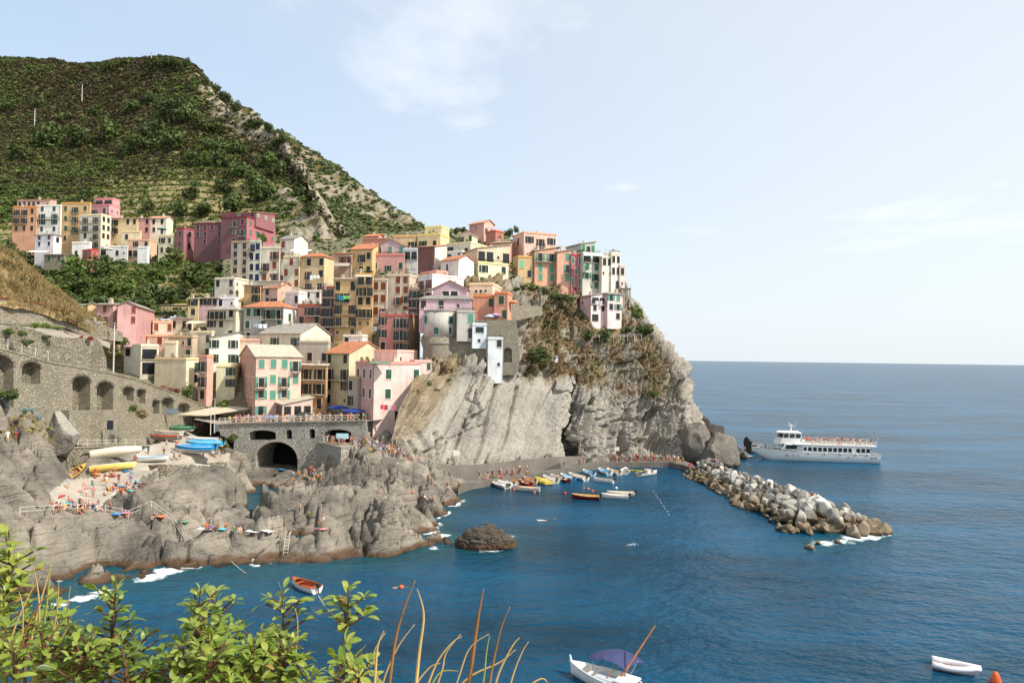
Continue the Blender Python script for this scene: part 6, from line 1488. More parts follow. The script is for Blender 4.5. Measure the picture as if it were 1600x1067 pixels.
# ================================================================== BOATS
def paint(c, rough=.4): return plain('paint_' + str(c), c, rough, .08, 1.5)
M_motor = plain('outboard_black', (29, 31, 34), .4, .1)
M_dwood = plain('varnished_wood', (165, 104, 58), .5, .2, 2)
def boat(label, pos, head, L, B, hull, inside, rim=None, motor=1, seats=3, cover=None, group='small boats moored in the harbour', list_=0, trim=0, kind='boat', sheer=.55, tube=False, pointed=False, name=None):
    """a small open boat, bow towards +y of its own frame"""
    t_ = thing(name or kind, label, kind, pos, head, group); t_.rotation_euler = (trim, list_, head)
    N = 12
    def half(f): 
        b = B / 2 * (math.sin(math.pi * (.26 + .74 * f)) ** .8 if f > .33 else (.86 + .14 * math.sin(math.pi * f / .66)))
        if pointed and f < .33: b = B / 2 * (f / .33) ** .55 * .99
        return max(b, .02)
    sh_ = lambda f: sheer + .28 * f ** 2.2 + (.12 * (1 - f) ** 3)
    out = []; inn = []; gl = []; gr = []
    for k in range(N + 1):
        f = k / N; y = (f - .5) * L; b = half(f); s = sh_(f); kz = -.18 + .30 * max(0, f - .75) ** 1.3 * 3.2; yb = y + (.0 if f < .95 else .12)
        out.append([(-b, yb, s), (-b * .93, y, s * .5), (-b * .62, y, kz + .08), (0, y - (.0 if f < .9 else .25 * (f - .9) * 10), kz), (b * .62, y, kz + .08), (b * .93, y, s * .5), (b, yb, s)])
        bi = max(b - .07, .008); inn.append([(-bi, yb, s + .004), (-bi * .86, y, .14 + (s * .4 if f > .9 else 0)), (0, y, .07 + (s * .5 if f > .9 else 0)), (bi * .86, y, .14 + (s * .4 if f > .9 else 0)), (bi, yb, s + .004)])
        gl.append(Vector((-b, yb, s))); gr.append(Vector((b, yb, s)))
    mb = MB().rings(out, closed=False, cap0=False, cap1=False); mb.add(out[0], [tuple(range(7))])
    mb.build('hull', [paint(hull)], t_, True)
    mb = MB().rings([r[::-1] for r in inn], closed=False, cap0=False, cap1=False); mb.add(inn[0], [tuple(range(5))]); mb.build('interior', [paint(inside, .6)], t_)
    rr = .045 if not tube else .24
    MB().tube(gl + [gr[-1]] + gr[::-1][1:], rr, 6 if not tube else 8).build('gunwale' if not tube else 'inflated_tube', [paint(rim or hull)], t_, True)
    for k in range(seats):
        f = .2 + .5 * k / max(seats - 1, 1); b = half(f) - .08; y = (f - .5) * L
        MB().box(-b, b, y - .13, y + .13, sh_(f) - .22, sh_(f) - .17).build('seat', [paint(inside, .5) if not rim else paint(rim)], t_)
    b = half(.86) - .06; y0, y1 = .30 * L, .46 * L                                   # short fore deck
    MB().add([(-half(.8) + .08, y0, sh_(.8) - .02), (half(.8) - .08, y0, sh_(.8) - .02), (half(.96), y1, sh_(.96) + .02), (-half(.96), y1, sh_(.96) + .02), (0, y0, sh_(.8) + .05), (0, y1, sh_(.96) + .06)], [(0, 4, 5, 3), (4, 1, 2, 5)]).build('foredeck', [paint(rim or inside)], t_)
    if motor:
        for k in range(motor):
            x = (k - (motor - 1) / 2) * .55
            m_ = MB().rings([[(x - .13, -L / 2 - .38, sheer + .1), (x + .13, -L / 2 - .38, sheer + .1), (x + .13, -L / 2 - .05, sheer + .1), (x - .13, -L / 2 - .05, sheer + .1)], [(x - .16, -L / 2 - .45, sheer + .3), (x + .16, -L / 2 - .45, sheer + .3), (x + .16, -L / 2 + .02, sheer + .3), (x - .16, -L / 2 + .02, sheer + .3)], [(x - .1, -L / 2 - .36, sheer + .5), (x + .1, -L / 2 - .36, sheer + .5), (x + .1, -L / 2 - .02, sheer + .5), (x - .1, -L / 2 - .02, sheer + .5)]])
            m_.tube([(x, -L / 2 - .2, sheer + .1), (x, -L / 2 - .22, -.4)], .06, 6).tube([(x, -L / 2, sheer + .28), (x, -L / 2 + .5, sheer + .34)], .025, 5)
            m_.build('outboard_motor', [M_motor], t_)
    if cover:
        rg = []
        for k in range(N + 1):
            f = k / N; y = (f - .5) * L * 1.03; b = half(f) * 1.08 + .03; s = sh_(f) + .02; h = .34 * math.sin(math.pi * min(1, f * 1.05 + .05)) + .06 * math.sin(f * 17)
            rg.append([(-b * 1.01, y, s - .55), (-b * 1.03, y, s - .1), (-b * .6, y, s + h * .62), (0, y, s + h), (b * .6, y, s + h * .62), (b * 1.03, y, s - .1), (b * 1.01, y, s - .55 + .06 * math.sin(k * 2.1))])
        mb = MB().rings(rg, closed=False, cap0=False, cap1=False); mb.add(rg[0], [tuple(range(7))]); mb.build('cover', [plain('tarp_' + str(cover), cover, .55, .14, 2.5)], t_, False)
    return t_
def hd(dx, dy): return math.atan2(-dx, dy)
WB = lambda px, py: G(px, py, .05)
for (lb, x, y, dx, dy, L, B, h, i, r, m, s, cv, tb) in [
    ('large white inflatable with two black outboards at the end of the moored row', 780, 759, -.55, .83, 6.4, 2.4, (227, 227, 222), (213, 211, 203), (235, 233, 228), 2, 2, None, True),
    ('white open boat lying beside the large inflatable', 793, 757, -.5, .86, 4.8, 1.8, (226, 224, 218), (201, 198, 188), None, 1, 3, None, False),
    ('white boat with an orange interior nose to the quay', 803, 754, -.5, .86, 4.6, 1.7, (220, 214, 200), (207, 138, 76), (217, 168, 112), 1, 3, None, False),
    ('dark red open boat between the white moored boats', 820, 757, -.5, .86, 4.8, 1.8, (127, 42, 42), (192, 106, 60), (201, 162, 122), 1, 3, None, False),
    ('white boat with an orange buoy at its stern lying across the row', 823, 766, -.96, .2, 5.2, 1.8, (224, 220, 210), (207, 196, 174), (176, 122, 74), 0, 3, None, False),
    ('white boat with an orange inside behind the dark red one', 827, 753, -.5, .86, 4.6, 1.7, (221, 216, 204), (208, 143, 80), None, 1, 2, None, False),
    ('black boat with a yellow cover and white fenders', 847, 754, -.45, .89, 5.8, 2.1, (35, 35, 35), (138, 122, 58), (197, 154, 58), 0, 2, (191, 174, 82), False),
    ('white motor boat next to the yellow covered one', 859, 751, -.45, .89, 5.6, 2.0, (228, 226, 220), (216, 212, 202), None, 1, 3, None, False),
    ('slim white boat before the dark hulled one', 870, 749, -.45, .89, 5.2, 1.7, (223, 221, 214), (200, 196, 186), None, 1, 3, None, False),
    ('dark maroon boat with pale seats in the moored row', 879, 751, -.45, .89, 5.0, 1.8, (74, 35, 32), (185, 164, 140), (201, 183, 156), 1, 3, None, False),
    ('blue boat with a pale foredeck in the moored row', 886, 748, -.45, .89, 5.4, 1.9, (47, 111, 176), (169, 207, 224), (217, 226, 228), 1, 3, None, False),
    ('long white motor boat at the end of the moored row', 902, 747, -.5, .86, 6.6, 2.2, (230, 228, 222), (217, 207, 184), None, 1, 3, None, False),
    ('light blue boat tucked against the quay wall', 919, 741, -.4, .92, 4.6, 1.8, (201, 221, 228), (111, 179, 214), (226, 230, 228), 1, 2, None, False),
    ('white boat with a turquoise inside near the waiting crowd', 944, 739, -.35, .94, 5.2, 2.2, (230, 229, 224), (95, 180, 210), (232, 232, 228), 1, 2, None, False),
    ('white boat with a tan inside near the waiting crowd', 958, 739, -.45, .89, 5.0, 2.0, (232, 230, 224), (210, 183, 142), (236, 233, 224), 1, 2, None, False),
    ('round white boat lying alone by the quay wall', 977, 738, .2, .98, 4.8, 2.3, (236, 234, 230), (185, 180, 170), (240, 238, 234), 0, 2, None, False),
    ('small white boat adrift in front of the quay boats', 943, 753, -.9, .45, 4.4, 1.7, (224, 221, 214), (168, 156, 140), (201, 194, 180), 1, 3, None, False),
    ('dark red rowing boat alone on the harbour water', 915, 779, -.97, .2, 5.2, 1.7, (110, 31, 34), (195, 154, 98), (210, 176, 122), 1, 3, None, False),
    ('white boat lying in front of its pair on the harbour water', 961, 778, -.98, .15, 5.0, 1.8, (230, 227, 220), (208, 200, 182), None, 1, 3, None, False),
    ('cream boat lying behind its pair on the harbour water', 970, 774, -.99, .05, 5.2, 1.8, (224, 218, 200), (201, 191, 166), None, 1, 3, None, False)]:
    boat(lb, WB(x, y), hd(dx, dy), L, B, h, i, r, m, s, cv, tube=tb)
fb = boat('small fishing boat crowded with gear and poles by the quay', WB(1012, 742), hd(.8, .6), 6.0, 2.2, (226, 222, 212), (111, 90, 68), (216, 207, 192), 0, 2)
for k, (x, y, z) in enumerate([(0, -1.2, 2.2), (.2, 1.0, 2.6), (-.5, .2, 1.6)]): MB().tube([(x, y, .2), (x, y, z)], .05, 5).build('pole', [M_dwood], fb)
MB().box(-.5, .5, -.6, .5, .15, 1.2).box(-.6, .6, -.7, .6, 1.2, 1.27).build('wheelhouse', [paint((217, 212, 200))], fb)
for k in range(4): MB().ball((-.6 + k * .4, -1.8 + .2 * k, .6), .2).build('fender', [paint((58, 74, 106))], fb, True)
ky = thing('kayak', 'yellow kayak floating beside the fishing boat', 'kayak', WB(994, 736), hd(-.8, .5))
MB().rings([[(.3 * w_ * math.cos(a), y, .12 + .14 * math.sin(a)) for a in [k * math.pi / 4 for k in range(8)]] for y, w_ in ((-1.6, .1), (-1.1, .7), (-.3, 1), (.4, 1), (1.1, .7), (1.6, .1))]).build('hull', [paint((216, 200, 50))], ky, True)
MB().rings([[(.2 * math.cos(a), .1 + .42 * math.sin(a), .262 + z) for a in [k * math.pi / 5 for k in range(10)]] for z in (0, .03)]).build('cockpit', [M_motor], ky)
# rowing boat, foreground dinghy, dinghy at the edge
rb = boat('wooden rowing boat with a red-brown inside and white hull off the rocks', G(476, 919, .05), hd(-.78, .62), 4.6, 1.75, (230, 226, 218), (142, 74, 44), (168, 85, 47), 1, 2, group=None)
db = boat('white boat with a folded blue sunshade and a long wooden pole', G(947, 1070, .05), hd(-.80, .6), 6.6, 2.5, (234, 232, 226), (222, 220, 214), (239, 237, 232), 0, 2, group=None, sheer=.75, pointed=True)
MB().box(-.62, .62, -1.0, .9, .5, .62).box(-.5, .5, -.9, .8, .621, .68).build('engine_cover', [paint((185, 192, 198))], db)
MB().rings([[(-.95, -2.6, .9), (.95, -2.6, .9), (.8, -1.1, .92), (-.8, -1.1, .92)], [(-.9, -2.55, 1.0), (.9, -2.55, 1.0), (.75, -1.15, 1.05), (-.75, -1.15, 1.05)]]).build('aft_deck', [paint((240, 238, 234))], db)
MB().tube([(0, 3.25, .9), (0, 3.4, 1.5)], [.12, .07], 8).build('stem_post', [paint((216, 213, 204))], db)
rg = [[(x, y + .55 * math.sin(math.pi * (x - .3) / 2.6) * s_, 1.35 + .35 * math.sin(math.pi * (y + 1.9) / 3.6) + z) for x, s_ in ((.3, 1), (.9, 1), (1.6, 1), (2.3, 1), (2.9, 1))] for y, z in ((-1.9, 0), (-1.2, .1), (-.4, .15), (.4, .15), (1.2, .1), (1.7, 0))]
MB().rings(rg, closed=False, cap0=False, cap1=False).build('sunshade', [plain('navy_canvas', (59, 63, 102), .8, .12)], db)
for x, y in ((.3, -1.6), (.3, 1.4), (2.6, -1.5), (2.6, 1.3)): MB().tube([(min(x, 1.1), y, .75), (x, y, 1.45)], .03, 5).build('shade_strut', [M_grey], db)
MB().tube([(-.2, -1.2, .75), (1.2, -1.8, 2.2), (3.2, -2.7, 4.4)], [.09, .08, .05], 7).build('pole', [M_dwood], db)
MB().tube([(-.3, -.2, .7), (.5, -.5, 1.3), (.9, -.6, 1.7)], .035, 6).build('tiller', [M_dwood], db)
MB().ball((-1.25, .2, .3), (.16, .16, .3)).build('fender', [paint((223, 230, 223))], db, True)
dn = boat('white rubber dinghy drifting near the orange buoy', G(1492, 1047, .05), hd(.86, -.5), 3.3, 1.5, (217, 211, 214), (183, 167, 150), (233, 230, 234), 0, 1, group=None, tube=True, sheer=.3)
def buoy(x, y, r, c, lb, cone=False):
    b_ = thing('buoy', lb, 'buoy', G(x, y, 0))
    if cone: MB().rings([[(w_ * r * math.cos(k * .785), w_ * r * math.sin(k * .785), z * r) for k in range(8)] for w_, z in ((.5, -.8), (1, -.2), (1, .5), (.6, 1.6), (.2, 2.2))]).build('float', [paint(c)], b_, True)
    else: MB().ball((0, 0, r * .3), r, 10, 7).build('float', [paint(c)], b_, True)
    MB().tube([(0, 0, r * (2.1 if cone else 1.2)), (0, .05, r * (2.4 if cone else 1.5)), (.05, 0, r * (2.1 if cone else 1.2))], r * .12, 5).build('ring', [M_dark], b_)
buoy(1556, 1066, .42, (216, 98, 47), 'orange cone buoy beside the rubber dinghy', True)
for q in [(803, 766, (201, 74, 58), 'red buoy at the outboards of the large inflatable'), (835, 770, (216, 96, 58), 'orange buoy at the stern of the boat lying across'), (883, 771, (201, 72, 47), 'red buoy alone in front of the black boat'), (926, 768, (207, 90, 52), 'orange buoy behind the dark red rowing boat'), (963, 763, (226, 224, 218), 'white buoy above the white pair of boats'), (627, 918, (216, 96, 58), 'orange float near the swimmer off the rocks')]:
    buoy(q[0], q[1], .27, q[2], q[3])
ml = thing('float_line', 'line of tiny white floats closing off the inner harbour', 'float line')
for k in range(9): g_ = G(1021 + k * 3.0 + (k % 2), 768 + k * 4.4, .05); MB().ball((g_.x, g_.y, .05), .09, 6, 4).build('float', [M_white], ml)
# ---- boats hauled out on the slip
def land(px, py, dz=.25): p = on_grid(Ps, px, py); return Vector((p.x, p.y, p.z + dz))
SB = 'boats hauled out on the slip'
boat('big cream boat propped against the vault wall', land(183, 722, 1.5), hd(.95, .6), 7.6, 2.4, (214, 206, 182), (183, 176, 156), (201, 192, 164), 0, 3, group=SB, list_=-.75, trim=.12)
boat('yellow and white boat lying under the big cream one', land(176, 735, .5), hd(.93, .5), 6.6, 2.0, (212, 190, 104), (224, 221, 210), (230, 226, 214), 0, 3, group=SB, list_=-.45, trim=.06)
boat('white boat with blue trim beside the dark buttress', land(237, 720, .3), hd(.96, .2), 5.4, 1.9, (230, 230, 226), (194, 211, 220), (127, 163, 192), 0, 3, group=SB)
boat('old wooden boat standing on end by the vault door', land(122, 745, .9), hd(.2, .9), 3.4, 1.4, (185, 138, 74), (138, 95, 54), (201, 164, 90), 0, 2, group=SB, list_=.5, trim=.6)
boat('red and grey boat at the foot of the retaining wall', land(259, 686, .3), hd(-.98, .1), 6.0, 2.0, (141, 131, 120), (168, 64, 47), (181, 72, 47), 0, 3, group=SB)
boat('white boat behind the red and grey one', land(262, 680, .3), hd(-.98, .1), 6.0, 2.0, (220, 216, 206), (185, 178, 164), (201, 183, 156), 0, 3, group=SB)
boat('boat under a dark green cover', land(277, 674, .4), hd(-.98, .1), 6.2, 2.2, (201, 196, 184), (136, 136, 136), None, 0, 2, (47, 107, 74), group=SB)
boat('boat under a teal cover beside the dining shelter', land(298, 666, .4), hd(-.98, .1), 6.4, 2.2, (201, 196, 184), (136, 136, 136), None, 0, 2, (31, 111, 134), group=SB)
boat('boat under a royal blue cover by the lamp posts', land(318, 674, .4), hd(-.6, -.5), 4.6, 2.0, (201, 196, 184), (136, 136, 136), None, 0, 2, (42, 95, 176), group=SB)
boat('boat under a pale blue cover with its motor tilted up', land(320, 698, .5), hd(-.99, .05), 7.0, 2.3, (226, 224, 218), (136, 136, 136), None, 1, 2, (63, 162, 207), group=SB)
boat('large boat under a long bright blue cover with pleats', land(306, 710, .6), hd(-.99, .02), 7.0, 2.6, (226, 224, 218), (136, 136, 136), None, 1, 2, (31, 134, 194), group=SB, sheer=1.0)
boat('white boat behind the bright blue covers', land(316, 692, .5), hd(-.99, .05), 6.4, 2.2, (230, 228, 222), (201, 196, 184), None, 1, 2, None, group=SB)

# ---- ferry
FA = G(1205, 716.5, 0); FB = G(1369, 722, 0)
fx = (FB - FA); FL = fx.length + 5.0; fx.normalize()
fe = thing('ferry', 'white passenger ferry with a wheelhouse and an open upper deck full of people', 'ferry', FB, math.atan2(-fx.y, -fx.x))
# own frame: x forward from the stern, y across, z up; bow reaches beyond the waterline
M_fw = plain('ferry_white', (228, 228, 224), .35, .04, .4); M_fg = plain('ferry_grey', (185, 188, 188), .5, .06)
hb = 3.3; st_ = []
for k in range(19):
    f = k / 18; x = f * FL; tap = 1 - max(0, (f - .62) / .38) ** 2.0
    b = hb * max(tap, .015); s = 2.35 + .9 * max(0, f - .55) ** 1.4 * 2.2
    rake = max(0, f - .8) / .2; kz = -1.0 + rake ** 1.5 * 3.0
    st_.append([(x, -b, s), (x, -b * .97, s * .55 + kz * .1), (x, -b * (.86 - .3 * rake), max(kz, .15 if rake == 0 else kz + .2)), (x, 0, kz - .2), (x, b * (.86 - .3 * rake), max(kz, .15 if rake == 0 else kz + .2)), (x, b * .97, s * .55 + kz * .1), (x, b, s)])
mb = MB().rings(st_, closed=False, cap0=False, cap1=False); mb.add(st_[0], [tuple(range(7))[::-1]])
mb.build('hull', [M_fw], fe, True)
mb = MB(); mb.rings([[(p[0][0], p[0][1] * .96, p[0][2] - .55), (p[6][0], p[6][1] * .96, p[6][2] - .55)] for p in st_], closed=False, cap0=False, cap1=False); mb.build('main_deck', [M_fg], fe)
mb = MB(); mb.tube([Vector(p[0]) + Vector((0, 0, .02)) for p in st_], .07, 5); mb.tube([Vector(p[6]) + Vector((0, 0, .02)) for p in st_], .07, 5); mb.build('rub_rail', [M_fg], fe)
mb = MB(); mb.rings([[(p[0][0], p[0][1] * 1.004, .02), (p[0][0], p[0][1] * 1.006, .2)] for p in st_[:15]], closed=False, cap0=False, cap1=False); mb.build('boot_stripe', [plain('boot_blue', (51, 65, 79), .5)], fe)
# cabin flush with the hull's sides
x0, x1 = 2.6, 19.0; cb_ = MB(); cb_.rings([[(x, y, z) for x, y in ((x0, -hb + .02), (x1, -hb + .02), (x1 + 1.2, -hb + .9), (x1 + 1.2, hb - .9), (x1, hb - .02), (x0, hb - .02))] for z in (2.2, 4.35)]); cb_.build('cabin', [M_fw], fe)
fw, fh = .95, 1.05
def fwin(x, w_, rnd=0):
    for sy in (-1, 1):
        y = sy * (hb - .02)
        o_ = link('window', fwm, fe, (x, y, 2.75), (0, 0, 0 if sy < 0 else math.pi)); o_.scale = (w_, 1, fh)
        link('pane', PANE, o_)
fwm = MB().box(-.56, -.5, -.05, .03, -.03, 1.03).box(.5, .56, -.05, .03, -.03, 1.03).box(-.5, .5, -.05, .03, 1.0, 1.05).box(-.5, .5, -.05, .03, -.05, 0).mesh('window', [M_fw])
for k in range(9): fwin(18.1 - .75 - k * 1.24, fw)
for k in range(3): fwin(5.5 - k * 1.2, fw)
for sy in (-1, 1):                                                       # rounded end windows and door
    for xx in (18.5, 2.2 + .75):
        MB().rings([[(xx + .38 * math.cos(a), sy * (hb - .02 + d_), 3.28 + .52 * math.sin(a)) for a in [k * math.pi / 8 for k in range(16)]] for d_ in ((.035, .0) if sy > 0 else (0, .035))]).build('window', [M_glass], fe)
    d_ = MB().box(6.35, 7.1, sy * (hb + .0) - .02, sy * (hb + .0) + .02, 2.3, 4.1).build('door', [plain('ferry_door', (216, 216, 210), .4)], fe)
MB().box(1.0, x1 + 2.2, -hb - .15, hb + .15, 4.352, 4.5).build('upper_deck', [M_fw], fe)
mb = MB()
for sy in (-1, 1):
    for zz in (4.85, 5.2, 5.5): mb.tube([(1.1, sy * hb, zz), (x1 - .5, sy * hb, zz)], .03, 4)
    for k in range(16): mb.tube([(1.1 + k * 1.14, sy * hb, 4.5), (1.1 + k * 1.14, sy * hb, 5.5)], .03, 4)
mb.build('deck_railing', [M_fw], fe)
bm_ = MB().box(-.2, .2, -1.3, 1.3, .4, .46).box(-.24, -.2, -1.3, 1.3, .46, .85).box(-.15, .15, -1.2, -1.1, 0, .4).box(-.15, .15, 1.1, 1.2, 0, .4).mesh('bench', [plain('bench_cream', (214, 208, 194), .6)])
for k in range(11):
    for sy in (-1, 1): link('bench', bm_, fe, (2.6 + k * 1.35, sy * 1.6, 4.5))
for x in (1.3, x1 - 1.2): MB().rings([[(x + dx, -1.9, 4.9 + .3 * math.sin(a)) if 0 else (x + .3 * math.cos(a), y, 4.85 + .3 * math.sin(a)) for a in [k * math.pi / 5 for k in range(10)]] for y, dx in ((-2.2, 0), (-.6, 0))]).build('life_raft', [M_fw], fe, True)
# wheelhouse
def wh(z, g): return [(x, y, z) for x, y in ((x1 + .4 - g, -2.0 + g * .3), (x1 + 5.0 - g * 1.6, -1.7 + g * .3), (x1 + 6.0 - g * 2, -.8), (x1 + 6.0 - g * 2, .8), (x1 + 5.0 - g * 1.6, 1.7 - g * .3), (x1 + .4 - g, 2.0 - g * .3))]
MB().rings([wh(4.3, -.3), wh(5.6, 0)]).build('wheelhouse_base', [M_fw], fe)
w2 = MB().rings([wh(5.6, .15), wh(7.2, .4)]).build('wheelhouse', [M_fw], fe)
mb = MB(); 
for i in range(6):
    a_, b_ = wh(5.95, .17)[i], wh(5.95, .17)[(i + 1) % 6]; c2, d2 = wh(6.95, .33)[i], wh(6.95, .33)[(i + 1) % 6]
    n_ = 3 if i in (0, 4) else 1 if i in (1, 3) else 2
    if i == 5: continue
    for j in range(n_):
        f0, f1_ = (j + .1) / n_, (j + .9) / n_; A, B, C_, D_ = (Vector(v) for v in (a_, b_, c2, d2)); nn = (B - A).cross(C_ - A).normalized() * .04
        MB().add([A.lerp(B, f0) + nn, A.lerp(B, f1_) + nn, C_.lerp(D_, f1_) + nn, C_.lerp(D_, f0) + nn, A.lerp(B, f0) - nn, A.lerp(B, f1_) - nn, C_.lerp(D_, f1_) - nn, C_.lerp(D_, f0) - nn], [(0, 1, 2, 3), (4, 7, 6, 5), (0, 4, 5, 1), (1, 5, 6, 2), (2, 6, 7, 3), (3, 7, 4, 0)]).build('pane', [M_glass], w2)
MB().rings([wh(7.2, .0), wh(7.45, .2)]).build('wheelhouse_roof', [M_fw], fe)
mb = MB().tube([(x1 + 2.4, 0, 7.4), (x1 + 2.2, 0, 9.2)], [.22, .1], 6).tube([(x1 + 2.0, -.7, 8.7), (x1 + 2.0, .7, 8.7)], .06, 5).tube([(x1 + 1.5, 0, 8.4), (x1 + .8, 0, 10.2)], .05, 5).tube([(x1 + 2.2, 0, 9.2), (x1 + 2.9, 0, 9.8)], .05, 5)
mb.build('mast', [M_fw], fe); MB().box(x1 + 1.7, x1 + 2.9, -.12, .12, 8.98, 9.16).build('radar', [M_fw], fe)
# open saloon front, sloping windscreen
MB().rings([[(x1 + 1.25, -2.6, 2.6), (x1 + 1.25, 2.6, 2.6), (x1 + 1.25, 2.6, 4.3), (x1 + 1.25, -2.6, 4.3)], [(x1 + 5.2, -2.3, 2.9), (x1 + 5.2, 2.3, 2.9), (x1 + 4.3, 2.3, 4.3), (x1 + 4.3, -2.3, 4.3)]]).build('saloon', [M_fw], fe)
for sy in (-1, 1): MB().box(x1 + 1.4, x1 + 4.2, sy * 2.55 - .06, sy * 2.55 + .06, 3.1, 4.1).build('window', [M_glass], fe)
for k in range(3): MB().rings([[(x1 + 5.22 - .64 * 0, -1.9 + k * 1.3, 3.0), (x1 + 5.22, -.9 + k * 1.3, 3.0), (x1 + 4.46, -.9 + k * 1.3, 4.15), (x1 + 4.46, -1.9 + k * 1.3, 4.15)], [(x1 + 5.28, -1.9 + k * 1.3, 3.02), (x1 + 5.28, -.9 + k * 1.3, 3.02), (x1 + 4.52, -.9 + k * 1.3, 4.17), (x1 + 4.52, -1.9 + k * 1.3, 4.17)]]).build('windscreen', [M_glass], fe)
mb = MB()
for sy in (-1, 1):
    q_ = [Vector(st_[k][0 if sy < 0 else 6]) + Vector((0, 0, .75)) for k in range(14, 19)]; mb.tube(q_, .03, 4)
    for v in q_: mb.tube([v - Vector((0, 0, .75)), v], .03, 4)
mb.build('bow_rail', [M_fw], fe)
for k, x in enumerate((17.6, 13.6, 9.8, 6.0, 3.2)): MB().ball((x, hb + .12, 2.25), (.28, .14, .36), 8, 6).build('fender', [paint((201, 195, 180))], fe, True); MB().ball((x, -hb - .12, 2.25), (.28, .14, .36), 8, 6).build('fender', [paint((201, 195, 180))], fe, True)
for sy in (-1, 1):
    for x, w_ in ((20.0, .5), (21.4, .2), (23.0, .3), (7.9, .2), (2.2, .35), (1.3, .3)): MB().box(x - w_, x + w_, sy * hb * (1 if x < 19.5 else .955) - .04, sy * hb * (1 if x < 19.5 else .955) + .04, 1.35, 1.55).build('scupper', [M_dark], fe)
MB().tube([(.4, -2.2, 2.9), (1.4, -2.2, 2.9), (2.2, -1.2, 2.9)], .18, 8).build('stern_dinghy', [M_dark], fe, True)
MB().tube([(.2, 0, 4.5), (-.6, 0, 6.4)], .04, 5).build('flagstaff', [M_fw], fe)
# ================================================================== FURNITURE OF THE TOWN
def canvas(c): return plain('canvas_' + str(c), c, .8, .1, 1.5)
def parasol(label, px, py, D, r, c, base=None, group=None):
    top = U(px, py, D); h = 2.4
    t_ = thing('parasol', label, 'parasol', top - Vector((0, 0, h)), 0, group)
    MB().tube([(0, 0, 0), (0, 0, h)], .04, 6).build('pole', [M_grey], t_)
    n = 8; ring = lambda q, z: [(q * math.cos(k * 2 * math.pi / n), q * math.sin(k * 2 * math.pi / n), z) for k in range(n)]
    MB().rings([ring(.03, h + .02), ring(r * .55, h - .22), ring(r, h - .5), ring(r, h - .68)], cap1=False).build('canopy', [canvas(c)], t_)
    mb = MB()
    for k in range(n): a = k * 2 * math.pi / n; mb.tube([(0, 0, h - .3), (r * .95 * math.cos(a), r * .95 * math.sin(a), h - .53)], .012, 4)
    mb.build('ribs', [M_grey], t_)
PB = 'blue parasols on the harbour terrace'
parasol('royal blue parasol in front of the olive house', 529, 633, 146, 2.3, (32, 62, 140), group=PB)
parasol('larger royal blue parasol against the pink waterfront house', 552, 638, 143.5, 2.5, (30, 58, 132), group=PB)
parasol('bright blue parasol by the salmon corner house', 420, 648, 145, 1.5, (66, 120, 180))
parasol('dark green parasol beside the veranda of the corner house', 475, 643, 145, 1.7, (48, 60, 56))
parasol('pale blue cafe parasol over the hedge border', 765, 491, 160, 1.3, (176, 198, 216))
parasol('mauve cafe parasol beside the slim orange house', 774, 489, 160.5, 1.4, (176, 140, 170))
parasol('orange parasol on the terrace next to the slim orange house', 801, 469, 164, 1.6, (214, 130, 84))
parasol('turquoise parasol on the terrace of the cream gabled house', 253, 356, 262, 1.8, (40, 110, 110))
parasol('white parasol on the low white terrace house', 168, 387, 252, 2.2, (232, 228, 220))
def slab_awning(label, a, b, drop, out, c, D, cat='awning', post=True):
    """a sloping sheet on two posts between pixel a and pixel b"""
    A = U(a[0], a[1], D); B = U(b[0], b[1], D); e_ = (B - A); L = e_.length; yaw = math.atan2(e_.y, e_.x)
    t_ = thing('awning', label, cat, A, yaw)
    mb = MB().rings([[(0, 0, 0), (L, 0, 0), (L, 0, .06), (0, 0, .06)], [(0, -out, -drop), (L, -out, -drop), (L, -out, -drop + .06), (0, -out, -drop + .06)]]); mb.build('sheet', [canvas(c)], t_)
    if post:
        for x in (.08, L - .08): MB().tube([(x, -out + .1, -drop), (x, -out + .1, -drop - 2.2)], .04, 5).build('post', [M_grey], t_)
    return t_
slab_awning('white canvas awning below the pale lilac villa', (50, 392), (78, 391), .9, 3.0, (236, 228, 214), 253)
slab_awning('white awning over the roof terrace of the cream gabled house', (457, 390), (488, 388), .8, 2.6, (232, 226, 214), 190)
slab_awning('emerald and white awning on the grey-green house', (912, 396), (940, 399), .9, 1.6, (188, 214, 204), 186, post=False)
slab_awning('grey striped awning under the terracotta loggia house', (521, 411), (547, 411), 1.1, 1.6, (160, 150, 138), 198, post=False)
slab_awning('cream shade over the terrace of the low cream house', (296, 502), (334, 504), .7, 2.4, (224, 208, 178), 180)
slab_awning('green canopy on the roof of the pink waterfront house', (580, 565), (612, 565), .4, 1.8, (96, 128, 104), 141)
slab_awning('pale awning over a terrace of the white stepped house', (556, 430), (582, 428), .5, 1.6, (190, 190, 184), 172)
def laundry(label, px0, px1, py, D, items):
    t_ = thing('laundry_line', label, 'laundry', U(px0, py, D))
    L = (px1 - px0) * D / FPX; n = len(items)
    MB().tube([(0, 0, 0), (L / 2, -.02, -.06), (L, 0, 0)], .012, 4).build('line', [M_white], t_)
    for k, c in enumerate(items):
        x0, x1 = L * (k + .06) / n, L * (k + .94) / n; h = R.uniform(.75, 1.3); N_ = 6; rg = []
        for j in range(N_ + 1):
            f = j / N_; x = x0 + (x1 - x0) * f; w_ = .05 * math.sin(f * 9 + k)
            rg.append([(x, -.02, -.03), (x, -.02 + w_ * .5, -h * .5), (x, -.02 + w_, -h), (x, .01 + w_, -h), (x, .01 + w_ * .5, -h * .5), (x, .01, -.03)])
        MB().rings(rg).build('cloth', [canvas(c)], t_)
laundry('white sheets drying on the balcony of the yellow hipped house', 484, 500, 430, 187, [(220, 224, 230), (236, 234, 230), (236, 234, 230)])
